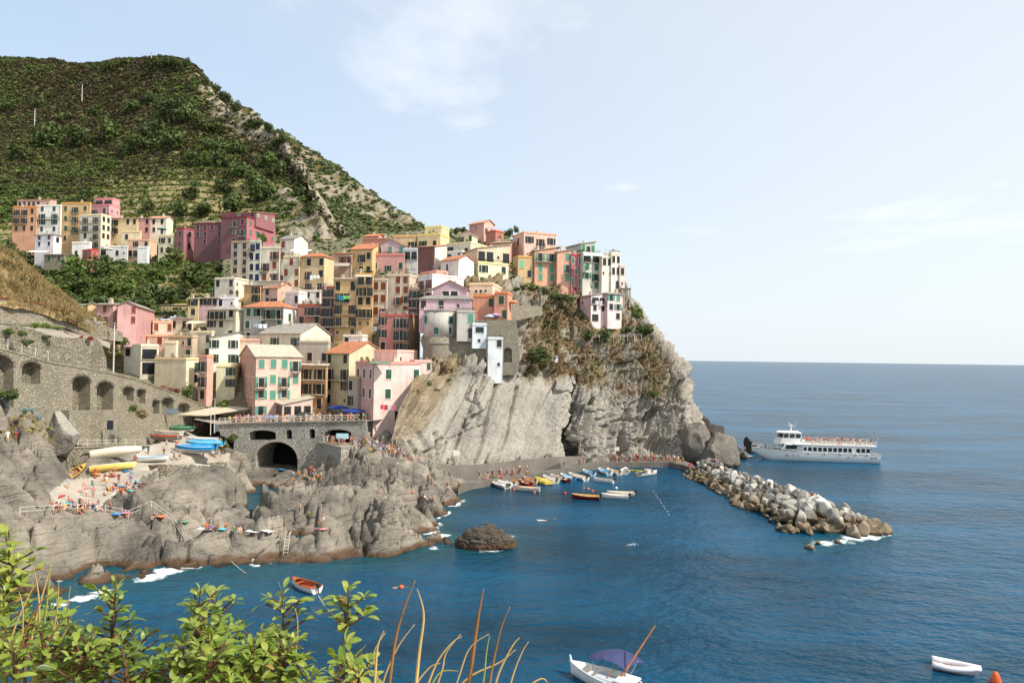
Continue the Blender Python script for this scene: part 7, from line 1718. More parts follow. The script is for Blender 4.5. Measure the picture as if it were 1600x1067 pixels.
laundry('bright blue and green towels on the yellow tower house', 527, 547, 462, 172, [(40, 120, 170), (40, 150, 160), (120, 200, 110), (110, 196, 110)])
laundry('white sheet and blue shirts on the grey rough-cast house', 396, 418, 506, 169.5, [(150, 170, 200), (226, 230, 236), (230, 232, 236)])
laundry('red and white towels on the pink waterfront house', 594, 618, 632, 139.5, [(200, 90, 100), (205, 60, 56), (214, 214, 224), (206, 120, 120)])
laundry('pale washing beside the shaded stone passage of the faded red house', 581, 589, 510, 168, [(190, 196, 208), (216, 216, 220)])
laundry('white washing on the balcony of the orange crest house', 930, 942, 470, 177, [(232, 226, 222), (226, 200, 200)])
# boards and signs
def board(label, px, py, D, w_, h_, c, post=0, name='sign', face=None):
    t_ = thing(name, label, 'sign', U(px, py, D))
    MB().box(-w_ / 2, w_ / 2, -.04, .04, 0, h_).build('board', [canvas(c)], t_)
    MB().box(-w_ / 2 - .05, w_ / 2 + .05, -.045, .03, -.05, 0).box(-w_ / 2 - .05, w_ / 2 + .05, -.045, .03, h_, h_ + .05).build('frame', [M_grey], t_)
    if post: MB().tube([(0, .06, -post), (0, .06, h_)], .05, 6).build('post', [M_grey], t_)
board('blank white notice board at the foot of the bare cliff slab', 713, 712, 141.5, 1.3, 1.2, (238, 234, 214), 1.2)
board('white notice board above the crowd waiting on the quay', 964, 704, 166.5, 1.1, .9, (226, 222, 214), 1.2)
board('grey-blue board on a post beside the dining shelter', 268, 646, 140, 2.6, 1.0, (128, 142, 152), 3.5)
board('dark double notice board on the path below the arcade', 172, 671, 121, 1.1, 1.6, (52, 56, 70), 1.6)
board('pale blue banner of the ticket stall on the platform', 535, 685, 136, 2.4, 1.0, (176, 214, 226), 1.6)
# lamp posts and masts
def mast(label, px, y0, y1, D, r=.06, arm=None, name='lamp_post', cat='lamp post', mat=None):
    b_ = U(px, y1, D); h = U(px, y0, D).z - b_.z
    t_ = thing(name, label, cat, b_)
    MB().tube([(0, 0, -1), (0, 0, h)], [r * 1.2, r * .8], 7).build('pole', [mat or M_rail], t_)
    if arm: MB().tube([(0, 0, h - .1), (arm, 0, h)], r * .7, 5).box(arm - .25, arm + .25, -.1, .1, h - .05, h + .08).build('lamp_head', [M_grey], t_)
    else: MB().ball((0, 0, h + .1), r * 2.2, 8, 6).build('cap', [M_grey], t_)
mast('tall white lamp pole behind the ramp near the cottages', 177, 507, 582, 136, .13)
mast('grey lamp post by the dining shelter, the one nearer the boats', 329, 622, 672, 140, .07, .9)
mast('second grey lamp post by the dining shelter beside its twin', 335, 623, 668, 141, .07, -.6)
for q in [(128, 133, 156, 'lone pale power pole high on the brown mountain slope'), (54, 172, 194, 'pale power pole above the long vine terrace'), (236, 84, 98, 'small pylon on the mountain skyline')]:
    v = on_grid(Ph2, q[0], q[2]); b_ = U(q[0], q[2], v.y - 3); mast(q[3], q[0], q[1], q[2], v.y - 3, .22, name='power_pole', cat='power pole')
# dining shelter
ds = thing('dining_shelter', 'open dining shelter with a pale sloping roof beside the harbour terrace', 'shelter', U(320, 660, 146), 0)
k_ = 146 / FPX
rt = [(-6.2, -.3, 1.5), (0.2, -.3, 1.4), (7.6, 5.5, 2.6), (1.2, 6.5, 3.1)]
MB().rings([rt, [(x, y, z + .14) for x, y, z in rt]]).build('roof', [canvas((190, 176, 154))], ds)
for x, y, z in [(-5.9, 0, 1.5), (-3, 0, 1.5), (0, 0, 1.4), (2.5, 1.9, 1.9), (5, 3.7, 2.2), (7.2, 5.4, 2.5)]: MB().box(x - .07, x + .07, y - .07, y + .07, -1.2, z).build('post', [M_dark], ds)
MB().box(-5.9, .9, 5.9, 6.0, -1, 2.4).build('back_screen', [M_dark], ds)
tb = MB().box(-.6, .6, -.4, .4, .70, .74).box(-.05, .05, -.05, .05, 0, .7).box(-.35, .35, -.25, .25, 0, .04).mesh('dining_table', [M_wood])
for k, (x, y) in enumerate([(-4.6, 1.5), (-2.2, 1.6), (.3, 2.2), (2.6, 3.6), (-3.2, 3.6), (-.4, 4.2)]):
    v = ds.location + Vector((x, y, -1.3)); o_ = thing('dining_table', ['wooden table at the shaded corner of the dining shelter', 'wooden table at the front of the dining shelter', 'wooden table beside the middle post of the shelter', 'wooden table on the open side of the shelter', 'rear wooden table of the dining shelter', 'wooden table near the back screen of the shelter'][k], 'table', v, 0, 'tables of the dining shelter', tb)
Hs('v1', 'lean-to veranda with brown framed windows on the salmon corner house', 420, 441, 488, 632, 655, (196, 150, 122), 'qq', 'qqq', sh='b', roof='s', rc='pale', a=60, D=144.5, colB=(222, 190, 170), frm=(120, 84, 52), chim=0, ground=False, ext=3, name='veranda', cat='veranda')
# black lattice pergola beside the yellow house
pg = thing('pergola', 'dark lattice pergola overgrown with vines beside the low yellow house', 'pergola', U(250, 497, 192))
for k in range(9): MB().box(k * .95, k * .95 + .08, -.04, .04, -2, 3.6).build('post', [M_dark], pg)
for z in (1.2, 2.4, 3.5): MB().box(-.1, 7.9, -.05, -.04 + .08, z, z + .08).build('rail', [M_dark], pg)
MB().box(-.2, 8.0, -.3, 4.5, 3.65, 3.75).build('roof', [canvas((150, 138, 118))], pg)
# fence of the cliff path and its little hut
cf = thing('cliff_path_fence', 'thin pale fence along the path across the cliff', 'fence')
q0, q1 = U(806, 566, 164.5), U(932, 559, 176)
prev = None
for k in range(15):
    v = q0.lerp(q1, k / 14); MB().tube([v - Vector((0, 0, .6)), v + Vector((0, 0, 1.05))], .045, 5).build('post', [M_rail], cf)
    if prev is not None:
        for dz in (.5, 1.0): MB().tube([prev + Vector((0, 0, dz)), v + Vector((0, 0, dz))], .03, 4).build('rail', [M_rail], cf)
    prev = v
ht = thing('path_hut', 'tiny white hut beside the fence on the cliff path', 'hut', U(866, 563, 169))
MB().box(-.9, .9, 0, 1.4, -.5, 1.1).build('wall', [M_white], ht); MB().box(-1.1, 1.1, -.2, 1.6, 1.1, 1.25).build('roof', [M_conc], ht); MB().box(-.4, .4, -.03, .0, .2, .8).build('window', [M_glass], ht)
tr = thing('terrace_fence', 'white pipe fence at the end of the ledge below the pink cliff house', 'fence')
q0, q1 = U(925, 529, 176), U(1002, 527, 182); prev = None
for k in range(8):
    v = q0.lerp(q1, k / 7); MB().tube([v - Vector((0, 0, 1.0)), v + Vector((0, 0, .9))], .05, 5).build('post', [M_rail], tr)
    if prev is not None:
        for dz in (.4, .88): MB().tube([prev + Vector((0, 0, dz)), v + Vector((0, 0, dz))], .035, 4).build('rail', [M_rail], tr)
    prev = v
dk = thing('roof_deck', 'open deck on tall pale pillars at the last house of the headland', 'deck', U(975, 452, 186))
MB().box(-1, 1.8, -1.2, 2.2, 0, .25).build('floor', [M_conc], dk)
for x in (-.2, 1.5): MB().box(x - .2, x + .2, -.9, -.5, -5, -.001).build('pillar', [M_conc2], dk)
MB().tube([(-1, -1.2, 1.1), (1.8, -1.2, 1.1), (1.8, 2.2, 1.1)], .03, 4).tube([(1.8, -1.2, .25), (1.8, -1.2, 1.1)], .03, 4).build('railing', [M_rail], dk)
# ladder, rails on the rocks, life ring, mooring line
ld = thing('ladder', 'bathing ladder hung on the sea face of the shore rocks', 'ladder', G(446, 874, -.3) + Vector((0, -.3, 0)))
for x in (-.28, .28): MB().tube([(x, 0, -.6), (x, .9, 3.2), (x, 1.5, 3.3)], .045, 6).build('side_rail', [M_rail], ld)
for k in range(9): MB().tube([(-.28, .22 * k * .48, -.3 + k * .4), (.28, .22 * k * .48, -.3 + k * .4)], .035, 5).build('rung', [M_rail], ld)
def rail_on(label, pts, D=None):
    t_ = thing('bathing_rail', label, 'railing'); prev = None
    L = [land(x, y, 0) for x, y in pts]; L = resample(L, max(4, int(sum((b - a).length for a, b in zip(L, L[1:])) / 2.2)))
    for v in L:
        v.z = shore_z(v.x, v.y) - .05
        MB().tube([v, v + Vector((0, 0, 1.1))], .035, 5).build('post', [M_rail], t_)
        if prev is not None:
            for dz in (.55, 1.06): MB().tube([prev + Vector((0, 0, dz)), v + Vector((0, 0, dz))], .025, 4).build('rail', [M_rail], t_)
        prev = v
rail_on('thin white rail in front of the sunbathing terrace', [(30, 806), (80, 805), (158, 804)])
rail_on('thin white rail along the sloping bathing ledge', [(162, 802), (215, 806), (268, 812), (330, 822)])
rail_on('rail on the steep path from the terrace to the quay', [(566, 690), (590, 700), (612, 712)])
lr = thing('life_ring', 'red and white life ring at the end of the quay', 'life ring', U(1079, 727, 158.5), 0)
n_ = 12; rg = []
for k in range(n_): a = k * 2 * math.pi / n_; c_ = Vector((.42 * math.cos(a), 0, .42 * math.sin(a))); d_ = c_.normalized(); rg.append([c_ + d_ * .13 * math.cos(b) + Vector((0, .13 * math.sin(b), 0)) for b in [j * math.pi / 3 for j in range(6)]])
MB().rings(rg + [rg[0]], cap0=False, cap1=False).build('ring', [paint((196, 60, 48))], lr, True)
MB().tube([(0, .2, -1.6), (0, .2, .5)], .05, 5).build('stand', [M_grey], lr)
for a, b, lb in [((497, 930), (522, 962), 'mooring line running from the stern of the wooden rowing boat'), ((357, 873), (395, 902), 'slack mooring line from the rocks into the water')]:
    A, B = G(a[0], a[1], .5), G(b[0], b[1], -.1); link('mooring_line', MB().tube([A, A.lerp(B, .5) - Vector((0, 0, .15)), B], .03, 5).mesh('mooring_line', [M_rail]), label=lb, category='rope')
# aerials and potted plants on the terraces
M_pot = plain('terracotta_pot', (160, 92, 64), .9, .15)
pot = MB().rings([[(w_ * math.cos(k * .785), w_ * math.sin(k * .785), z) for k in range(8)] for w_, z in ((.16, 0), (.24, .4), (.27, .42), (.27, .48), (.2, .48))]).mesh('pot', [M_pot])
ln = leaf_cloud(60, 801, 5, .3, 1.0); POTL = np_mesh('foliage', ln[0], ln[1], [M_tree2], False, {'tint': ln[2]})
M_tv = M_grey
for key, (root, L, Dp, H, ex, ey, c) in list(HOUSES.items()):
    if R.random() < .55:
        x, y = R.uniform(.15, .85) * L, R.uniform(.4, .8) * Dp; z = H + .2
        mb = MB().tube([(x, y, z - .3), (x, y, z + 2.2)], .03, 5).tube([(x - .5, y, z + 2.1), (x + .5, y, z + 2.1)], .02, 4)
        for q in (-.4, -.15, .1, .35): mb.tube([(x + q, y - .3, z + 2.1), (x + q, y + .3, z + 2.1)], .012, 4)
        mb.build('aerial', [M_tv], root)
# roof terraces: tables, loungers and plants that show from the sea
for key, lab in [('w2', 'low cream house'), ('c10', 'larger beige house'), ('w15', 'pink waterfront house'), ('c11', 'faded red house'), ('p4', 'cream gabled house'), ('c19', 'pale yellow roof house'), ('c18', 'cream terrace house'), ('w6', 'blank beige block'), ('c8', 'second yellow tower house'), ('u15', 'low white terrace house'), ('p16', 'red-brown house'), ('c28', 'grey-green house')]:
    root, L, Dp, H, ex, ey, c = HOUSES[key]
    if key == 'p4': continue
    for k in range(3):
        p_ = root.matrix_basis @ Vector((L * (.2 + .3 * k), .55, H + .17))
        t_ = thing('potted_plant', f"potted plant {['by one corner', 'in the middle', 'towards the sunny side'][k]} of the roof terrace of the {lab}", 'plant', p_, 0, 'potted plants on the roof terraces', pot)
        s = R.uniform(.4, .75); o_ = inst('foliage', POTL, [M_tree2], t_, (0, 0, .45 + s * .6)); o_.scale = (s, s, s * 1.2)
# ================================================================== PEOPLE
def skin_body(J, E, root, sub=1):
    me = bpy.data.meshes.new('body'); bm = bmesh.new(); lay = bm.verts.layers.skin.verify(); vs = {}
    for k, (p, r) in J.items():
        v = bm.verts.new(p); vs[k] = v; v[lay].radius = (r, r) if not hasattr(r, '__len__') else r; v[lay].use_root = (k == root)
    for a, b in E: bm.edges.new((vs[a], vs[b]))
    bm.to_mesh(me); bm.free()
    o = bpy.data.objects.new('tmp_body', me); COL.objects.link(o)
    m = o.modifiers.new('s', 'SKIN'); m.branch_smoothing = .4
    m = o.modifiers.new('u', 'SUBSURF'); m.levels = sub; m.render_levels = sub
    dg = bpy.context.evaluated_depsgraph_get(); out = bpy.data.meshes.new_from_object(o.evaluated_get(dg))
    bpy.data.objects.remove(o); return out
EDG = [('pel', 'bel'), ('bel', 'che'), ('che', 'nec'), ('nec', 'hea'), ('hea', 'top')]
for s_ in 'lr': EDG += [('che', 'sh' + s_), ('sh' + s_, 'el' + s_), ('el' + s_, 'wr' + s_), ('wr' + s_, 'ha' + s_), ('wr' + s_, 'th' + s_), ('pel', 'hi' + s_), ('hi' + s_, 'kn' + s_), ('kn' + s_, 'an' + s_), ('an' + s_, 'to' + s_)]
RADII = dict(pel=(.15, .115), bel=(.13, .10), che=(.165, .115), nec=.052, hea=(.075, .09), top=(.07, .08), sh=.066, el=.046, wr=.033, ha=.034, th=.018, hi=.105, kn=.066, an=.043, to=.036)
def pose(kind):
    P = dict(pel=(0, 0, .93), bel=(0, 0, 1.08), che=(0, .01, 1.31), nec=(0, .01, 1.47), hea=(0, -.02, 1.57), top=(0, -.005, 1.67))
    for s_, q in (('l', -1), ('r', 1)):
        P.update({'sh' + s_: (q * .185, .01, 1.40), 'el' + s_: (q * .25, .04, 1.13), 'wr' + s_: (q * .255, -.04, .90), 'ha' + s_: (q * .25, -.07, .80), 'th' + s_: (q * .22, -.10, .85),
                  'hi' + s_: (q * .085, 0, .88), 'kn' + s_: (q * .095, -.02, .49), 'an' + s_: (q * .10, .02, .09), 'to' + s_: (q * .115, -.13, .04)})
    if kind == 'walk':
        P.update(knl=(-.095, -.17, .52), anl=(-.10, -.24, .11), tol=(-.11, -.38, .07), knr=(.095, .07, .50), anr=(.10, .30, .16), tor=(.11, .24, .03), ell=(-.24, .16, 1.16), wrl=(-.24, .14, .93), hal=(-.23, .12, .84), thl=(-.2, .08, .88), elr=(.24, -.08, 1.15), wrr=(.22, -.26, .98), har=(.21, -.34, .93), thr=(.18, -.33, .97))
    if kind == 'point':                       # one arm raised, shading the eyes or taking a picture
        P.update(elr=(.27, -.18, 1.30), wrr=(.12, -.27, 1.50), har=(.07, -.28, 1.58), thr=(.06, -.24, 1.53), ell=(-.27, -.16, 1.26), wrl=(-.12, -.28, 1.46), hal=(-.06, -.29, 1.54), thl=(-.05, -.25, 1.49))
    if kind == 'sit':                         # on the ground, knees drawn up, arms behind or on the knees
        P = {k: (x, y + .05, z - .80) for k, (x, y, z) in P.items()}
        for s_, q in (('l', -1), ('r', 1)):
            P.update({'hi' + s_: (q * .09, -.02, .10), 'kn' + s_: (q * .12, -.40, .40), 'an' + s_: (q * .12, -.66, .07), 'to' + s_: (q * .13, -.80, .04), 'el' + s_: (q * .24, -.12, .38), 'wr' + s_: (q * .18, -.34, .44), 'ha' + s_: (q * .13, -.43, .45), 'th' + s_: (q * .1, -.37, .48)})
        P['hea'] = (0, -.03, .78); P['top'] = (0, -.03, .89)
    if kind == 'bench':                       # sitting on something
        for s_, q in (('l', -1), ('r', 1)):
            P.update({'kn' + s_: (q * .11, -.44, .86), 'an' + s_: (q * .11, -.46, .44), 'to' + s_: (q * .12, -.60, .40), 'el' + s_: (q * .25, -.06, 1.12), 'wr' + s_: (q * .17, -.28, 1.00), 'ha' + s_: (q * .13, -.37, .98), 'th' + s_: (q * .1, -.32, 1.0)})
        P = {k: (x, y, z - .40) for k, (x, y, z) in P.items()}
    if kind == 'lie':                         # on the back, one knee up
        P = {k: (x, (z - .9), .12 - y * .8) for k, (x, y, z) in P.items()}
        P.update(knl=(-.12, -.36, .42), anl=(-.12, -.56, .08), tol=(-.13, -.70, .06), ell=(-.36, .36, .07), wrl=(-.30, .60, .08), hal=(-.22, .68, .10), thl=(-.2, .62, .12))
    if kind == 'swim':
        P = {k: (x, -(z - .9), .02 + y * .6) for k, (x, y, z) in P.items()}
        P.update(hea=(0, -.66, .14), top=(0, -.74, .22), nec=(0, -.56, .07), ell=(-.40, -.62, -.02), wrl=(-.42, -.88, .0), hal=(-.40, -.98, .0), thl=(-.36, -.9, .02), elr=(.40, -.40, -.05), wrr=(.55, -.22, -.02), har=(.60, -.14, -.02), thr=(.56, -.16, .02))
    return P
SKINS = [plain('skin_' + n, c, .55, .06) for n, c in (('fair', (214, 164, 136)), ('tan', (184, 124, 92)), ('brown', (140, 92, 66)))]
HAIRS = [('dark-haired', plain('hair_dark', (38, 30, 26), .7)), ('brown-haired', plain('hair_brown', (88, 60, 40), .7)), ('fair-haired', plain('hair_fair', (176, 140, 90), .7)), ('grey-haired', plain('hair_grey', (160, 156, 150), .7)), ('white-capped', plain('cap_white', (226, 224, 218), .8)), ('straw-hatted', plain('hat_straw', (206, 178, 120), .8))]
TOPS = [('white', (222, 220, 214)), ('red', (176, 44, 44)), ('navy', (38, 48, 84)), ('sky blue', (120, 164, 200)), ('black', (34, 34, 38)), ('yellow', (214, 180, 60)), ('green', (70, 130, 90)), ('pink', (210, 120, 140)), ('orange', (208, 112, 60)), ('grey', (140, 140, 142)), ('striped grey', (170, 172, 182)), ('violet', (110, 84, 140))]
BOTS = [('navy', (36, 44, 74)), ('black', (32, 32, 34)), ('white', (216, 214, 208)), ('khaki', (150, 130, 98)), ('denim', (80, 104, 140)), ('red', (168, 44, 50)), ('turquoise', (50, 140, 150)), ('beige', (186, 168, 140))]
def cloth(n, c): return plain('cloth_' + n, c, .85, .1, 6)
def body_mesh(kind):
    P = pose(kind); J = {}
    for k, p in P.items():
        r = RADII[k] if k in RADII else RADII[k[:2]]; J[k] = (p, r)
    me = skin_body(J, EDG, 'pel')
    dummy = SKINS[0]
    for _ in range(4): me.materials.append(dummy)
    ks = list(P); pts = np.array([P[k] for k in ks]); mids = [((np.array(P[a]) + np.array(P[b])) / 2, a, b) for a, b in EDG]
    hz_ = np.array(P['hea']); tp = np.array(P['top']); up = (tp - hz_) / np.linalg.norm(tp - hz_)
    mi = []
    for f in me.polygons:
        c = np.array(f.center); best = None
        for a, b in EDG:
            A, B = np.array(P[a]), np.array(P[b]); t_ = np.clip((c - A) @ (B - A) / ((B - A) @ (B - A)), 0, 1); d_ = np.linalg.norm(c - A - t_ * (B - A))
            if best is None or d_ < best[0]: best = (d_, a, b, t_)
        _, a, b, t_ = best; ab = {a[:2], b[:2]}
        if b in ('hea', 'top') or a == 'hea':
            face = (c - hz_) @ up; fr_ = c[1] - hz_[1] if kind not in ('lie', 'swim') else (-(c[2] - hz_[2]) if kind == 'lie' else c[2] * 0 + 1)
            mi.append(1 if (face > .055 or (b == 'top' and fr_ > .0) or (b == 'hea' and fr_ > .05 and t_ > .5)) else 0)
        elif b == 'nec': mi.append(2 if t_ < .45 else 0)
        elif b in ('bel', 'che') or (a == 'che'): mi.append(2 if not (b == 'bel' and t_ < .5) else 3)
        elif ab == {'sh', 'el'}: mi.append(2 if t_ < .55 else 0)
        elif a == 'pel' or ab == {'hi', 'kn'}: mi.append(3 if a == 'pel' or t_ < .72 else 0)
        else: mi.append(0)
    me.polygons.foreach_set('material_index', mi); me.polygons.foreach_set('use_smooth', [True] * len(mi)); me.update()
    me.name = 'person_' + kind
    return me
BODY = {k: body_mesh(k) for k in ('stand', 'walk', 'point', 'sit', 'bench', 'lie', 'swim')}
VERB = dict(stand='standing', walk='walking', point='with raised arms', sit='sitting', bench='sitting', lie='lying', swim='swimming')
USED = set(); NPEOPLE = [0]
def person(p, rz, kind, place, group, swim=None, sc=None):
    swim = (R.random() < .75 if kind in ('sit', 'lie') else R.random() < .22) if swim is None else swim
    for tr_ in range(40):
        hn, hm = R.choice(HAIRS); tn, tc = R.choice(TOPS); bn, bc = R.choice(BOTS); woman = R.random() < .5
        if swim: lb = f"{hn} {'bather in ' + tn + ' bikini' if woman else 'bare-chested bather in ' + bn + ' trunks'} {VERB[kind]} {place}"
        else: lb = f"{hn} person in {tn} top and {bn} shorts {VERB[kind]} {place}"
        if lb not in USED and len(lb.split()) <= 16: break
    USED.add(lb); NPEOPLE[0] += 1
    sk = R.choice(SKINS); top = sk if (swim and not woman) else cloth(tn, tc); bot = cloth(tn, tc) if (swim and woman) else cloth(bn, bc)
    if swim and woman: top = cloth(tn, tc)
    s = sc or R.uniform(.93, 1.05)
    return inst('person', BODY[kind], [sk, hm, top, bot], None, p, (0, 0, rz), (s, s, s), label=lb, category='person', group=group)
rz_ = lambda: R.uniform(0, 6.28)
# harbour terrace, behind the crossed railing
for k in range(40):
    px = R.uniform(352, 566); d_ = R.choice([.9, 1.1, 1.6, 2.6, 4.0, 5.5])
    person(TERR(px, d_) + Vector((0, 0, -.22)), rz_() * .3 + R.choice([0, 0, 3]), R.choice(['stand', 'stand', 'walk', 'point', 'stand']), 'on the harbour terrace', 'people on the harbour terrace', False)
for k in range(6):
    v = ds.location + Vector((R.uniform(-5, 4), R.uniform(1, 4), -1.32)); person(v, rz_(), R.choice(['stand', 'bench']), 'at the dining shelter', 'guests at the dining shelter', False)
c_, A_, B_, zt_ = PLAT
for k in range(22):
    u_, w_ = R.uniform(.05, .95), R.uniform(.05, .6); v = c_ + (B_ - c_) * u_ + (A_ - c_) * w_; person(Vector((v.x, v.y, zt_)), rz_(), R.choice(['stand', 'walk', 'stand']), 'on the landing platform', 'people on the landing platform', False)
for k in range(15):
    f = k / 14; px = 568 + 62 * f; py = 692 + 26 * f + R.uniform(-2, 2); v = land(px, py, -.05); person(v, rz_(), 'walk', 'on the terrace path', 'people on the path down', False)
for k in range(13):
    px = R.choice([R.uniform(632, 730), R.uniform(760, 820), R.uniform(850, 875)]); person(upper(px) + Vector((0, R.uniform(-.4, 1.2), 0)), R.choice([1.5, 4.7]) + R.uniform(-.5, .5), R.choice(['walk', 'walk', 'stand']), 'on the upper quay walk', 'people on the upper quay walk')
def low(px, back):
    q_ = min(LQr, key=lambda v: abs(proj(v)[0] - px)); return Vector((q_.x + R.uniform(-.3, .3), q_.y + back, 1.25))
for k in range(22):
    px = R.uniform(746, 826); person(low(px, R.uniform(.5, 3.5)), R.uniform(-.8, .8), R.choice(['sit', 'stand', 'sit', 'stand', 'lie']), 'on the low quay', 'bathers on the low quay')
for k in range(38):
    px = 962 + 98 * (k + R.uniform(-.4, .4)) / 38; person(low(px, R.uniform(.8, 3.6)), R.uniform(-1.5, 1.5), R.choice(['stand', 'stand', 'stand', 'walk']), 'in the quay crowd', 'crowd waiting for the ferry', R.random() < .3)
for px, pl in ((882, 'beside the quay steps'), (902, 'against the quay wall'), (908, 'against the quay wall'), (916, 'on the low quay walk'), (930, 'alone on the low quay'), (936, 'near the end of the crowd')):
    person(low(px, 1.6), R.uniform(-1, 1), 'stand', pl, None)
# slip and bathing terrace
for k in range(14): person(land(R.uniform(82, 156), R.uniform(786, 802), 0), R.uniform(-1, 1), R.choice(['sit', 'sit', 'lie']), 'on the bathing terrace', 'sunbathers on the bathing terrace', True)
for x, y in ((107, 762), (131, 768), (134, 773), (146, 774), (145, 762)): person(land(x, y, 0), rz_(), R.choice(['stand', 'walk']), 'in the middle of the slip', None)
for x, y in ((172, 765), (180, 762), (190, 768), (165, 772), (168, 742), (176, 738), (165, 748), (215, 757), (222, 755), (155, 744)): person(land(x, y, 0), rz_(), R.choice(['sit', 'lie']), 'on the slip', 'sunbathers on the slip', True)
for x, y in ((260, 698), (273, 706), (276, 700), (258, 712), (272, 718), (280, 716), (231, 708), (211, 722), (320, 718), (332, 712), (338, 716), (292, 678), (301, 676), (278, 690), (345, 716)): person(land(x, y, 0), rz_(), R.choice(['stand', 'walk']), 'at the top of the slip', 'people at the top of the slip')
for x, y in ((188, 804), (198, 806), (197, 800), (240, 808), (256, 812), (172, 800)): person(land(x, y, 0), rz_(), R.choice(['sit', 'stand']), 'on the sloping bathing ledge', 'bathers on the bathing ledge', True)
for k in range(9): person(land(R.uniform(318, 392), R.uniform(823, 832), 0), rz_(), R.choice(['sit', 'lie', 'sit']), 'on the low shore rocks', 'bathers on the shore rocks', True)
for k in range(8): person(land(R.uniform(455, 502), R.uniform(738, 752), 0), rz_(), R.choice(['sit', 'sit', 'stand']), 'on the rocks below the bridge', 'bathers below the bridge', True)
for x, y in ((447, 802), (458, 806), (470, 803), (482, 806), (498, 820), (506, 818), (430, 742)): person(land(x, y, 0), rz_(), R.choice(['sit', 'sit', 'stand']), 'on the rocks by the dark cleft', 'bathers by the cleft', True)
for x, y, kd in ((647, 770, 'sit'), (670, 756, 'stand'), (676, 758, 'stand'), (668, 780, 'sit'), (675, 784, 'sit'), (592, 772, 'sit'), (623, 744, 'stand'), (532, 728, 'stand'), (700, 757, 'sit')): person(land(x, y, 0), rz_(), kd, 'on the rocky harbour point', 'bathers on the rocky point', True)
for x, y in ((12, 690), (24, 688), (43, 690), (196, 694), (190, 695)): v = on_grid(Ps, x, y); person(Vector((v.x, v.y, v.z - .03)), rz_(), 'stand', 'above the boat vaults', 'walkers above the boat vaults', False)
for k, u_ in enumerate((.815, .83, .845)): v = break_at(u_, 1.2); person(Vector((v.x, v.y, 3.55)), R.uniform(-.6, .6), 'sit', 'on the breakwater crest', 'bathers on the breakwater', True)
for k in range(6): v = break_at(R.uniform(-.02, .14), R.uniform(0, 3)); person(Vector((v.x, v.y, 3.4)), rz_(), R.choice(['sit', 'lie']), 'where the breakwater starts', 'bathers at the root of the breakwater', True)
for k in range(6): v = U(1146 + k * 3.6, 703 + R.uniform(-2, 1), 180 + R.uniform(-1, 1)); person(Vector((v.x, v.y, 1.9)), rz_(), 'stand', 'at the ferry landing', 'passengers at the landing rock', False)
FM = fe.matrix_basis
for k in range(30):
    x = 2.2 + 15.5 * (k + R.uniform(0, 1)) / 30; y = R.uniform(-2.8, 2.8); kd = R.choice(['bench', 'bench', 'stand']); person(FM @ Vector((x, y, 4.5)), fe.rotation_euler.z + R.choice([-1.57, 1.57, 0]), kd, 'on the upper deck of the ferry', 'passengers on the ferry', False)
for k in range(9):
    x = 25 + 6 * k / 9; person(FM @ Vector((x, R.uniform(-1.2, 1.2) * (1 - k * .08), 2.0 + .05 * k)), rz_(), 'stand', 'on the bow of the ferry', 'passengers on the bow', False)
for x, y, pl in ((846, 813, 'near the islet'), (866, 811, 'near another swimmer'), (985, 851, 'with a pale float'), (992, 850, 'beside the pale float'), (624, 917, 'by the orange float'), (917, 763, 'between the quay boats'), (724, 784, 'at the tip of the rocky point'), (445, 876, 'below the bathing ladder')):
    person(G(x, y, -.02), rz_(), 'swim', pl, None, True)
# the rest of the crowds, too many to tell apart
CV, CF, CM = [], [], []; off = 0
cm_ = [SKINS[0], SKINS[1], HAIRS[0][1], HAIRS[1][1], HAIRS[4][1]] + [cloth(n_, c_) for n_, c_ in TOPS]
bd_ = {}
for k_ in ('stand', 'walk', 'sit', 'bench'):
    me = BODY[k_]; v_ = np.empty(len(me.vertices) * 3, np.float32); me.vertices.foreach_get('co', v_); bd_[k_] = (v_.reshape(-1, 3), np.array([tuple(p.vertices) if len(p.vertices) == 4 else tuple(p.vertices) + (p.vertices[2],) for p in me.polygons]), np.array([p.material_index for p in me.polygons]))
def extra(p, kind):
    global off
    V, F, mi = bd_[kind]; a_ = R.uniform(0, 6.28); c_, s_ = math.cos(a_), math.sin(a_); z_ = R.uniform(.94, 1.05)
    CV.append(np.stack([V[:, 0] * c_ - V[:, 1] * s_, V[:, 0] * s_ + V[:, 1] * c_, V[:, 2]], 1) * z_ + np.array(p[:])); CF.append(F + off); off += len(V)
    CM.append(np.array([R.choice([0, 1]), R.choice([2, 2, 3, 4]), 5 + R.randrange(12), 5 + R.randrange(12)])[mi])
for k in range(60): extra(TERR(R.uniform(345, 568), R.uniform(.8, 7)) + Vector((0, 0, -.22)), R.choice(['stand', 'stand', 'walk']))
c_, A_, B_, zt_ = PLAT
for k in range(18): v = c_ + (B_ - c_) * R.uniform(.05, .95) + (A_ - c_) * R.uniform(.05, .5); extra(Vector((v.x, v.y, zt_)), 'stand')
for k in range(62): extra(low(R.uniform(958, 1064), R.uniform(.6, 4.2)), 'stand')
for k in range(14): extra(low(R.uniform(746, 860), R.uniform(.6, 3.5)), R.choice(['stand', 'sit']))
for k in range(46): extra(FM @ Vector((R.uniform(1.6, 18), R.uniform(-2.9, 2.9), 4.5)), R.choice(['bench', 'stand', 'stand']))
for k in range(16): extra(land(R.uniform(84, 158), R.uniform(784, 803), 0), 'sit')
for k in range(14): extra(land(R.uniform(150, 215), R.uniform(738, 772), 0), R.choice(['sit', 'stand']))
for k in range(12): extra(land(R.uniform(455, 500), R.uniform(736, 755), 0), R.choice(['sit', 'stand']))
for k in range(14): extra(land(570 + 58 * R.random(), 694 + 20 * R.random(), 0), 'stand')
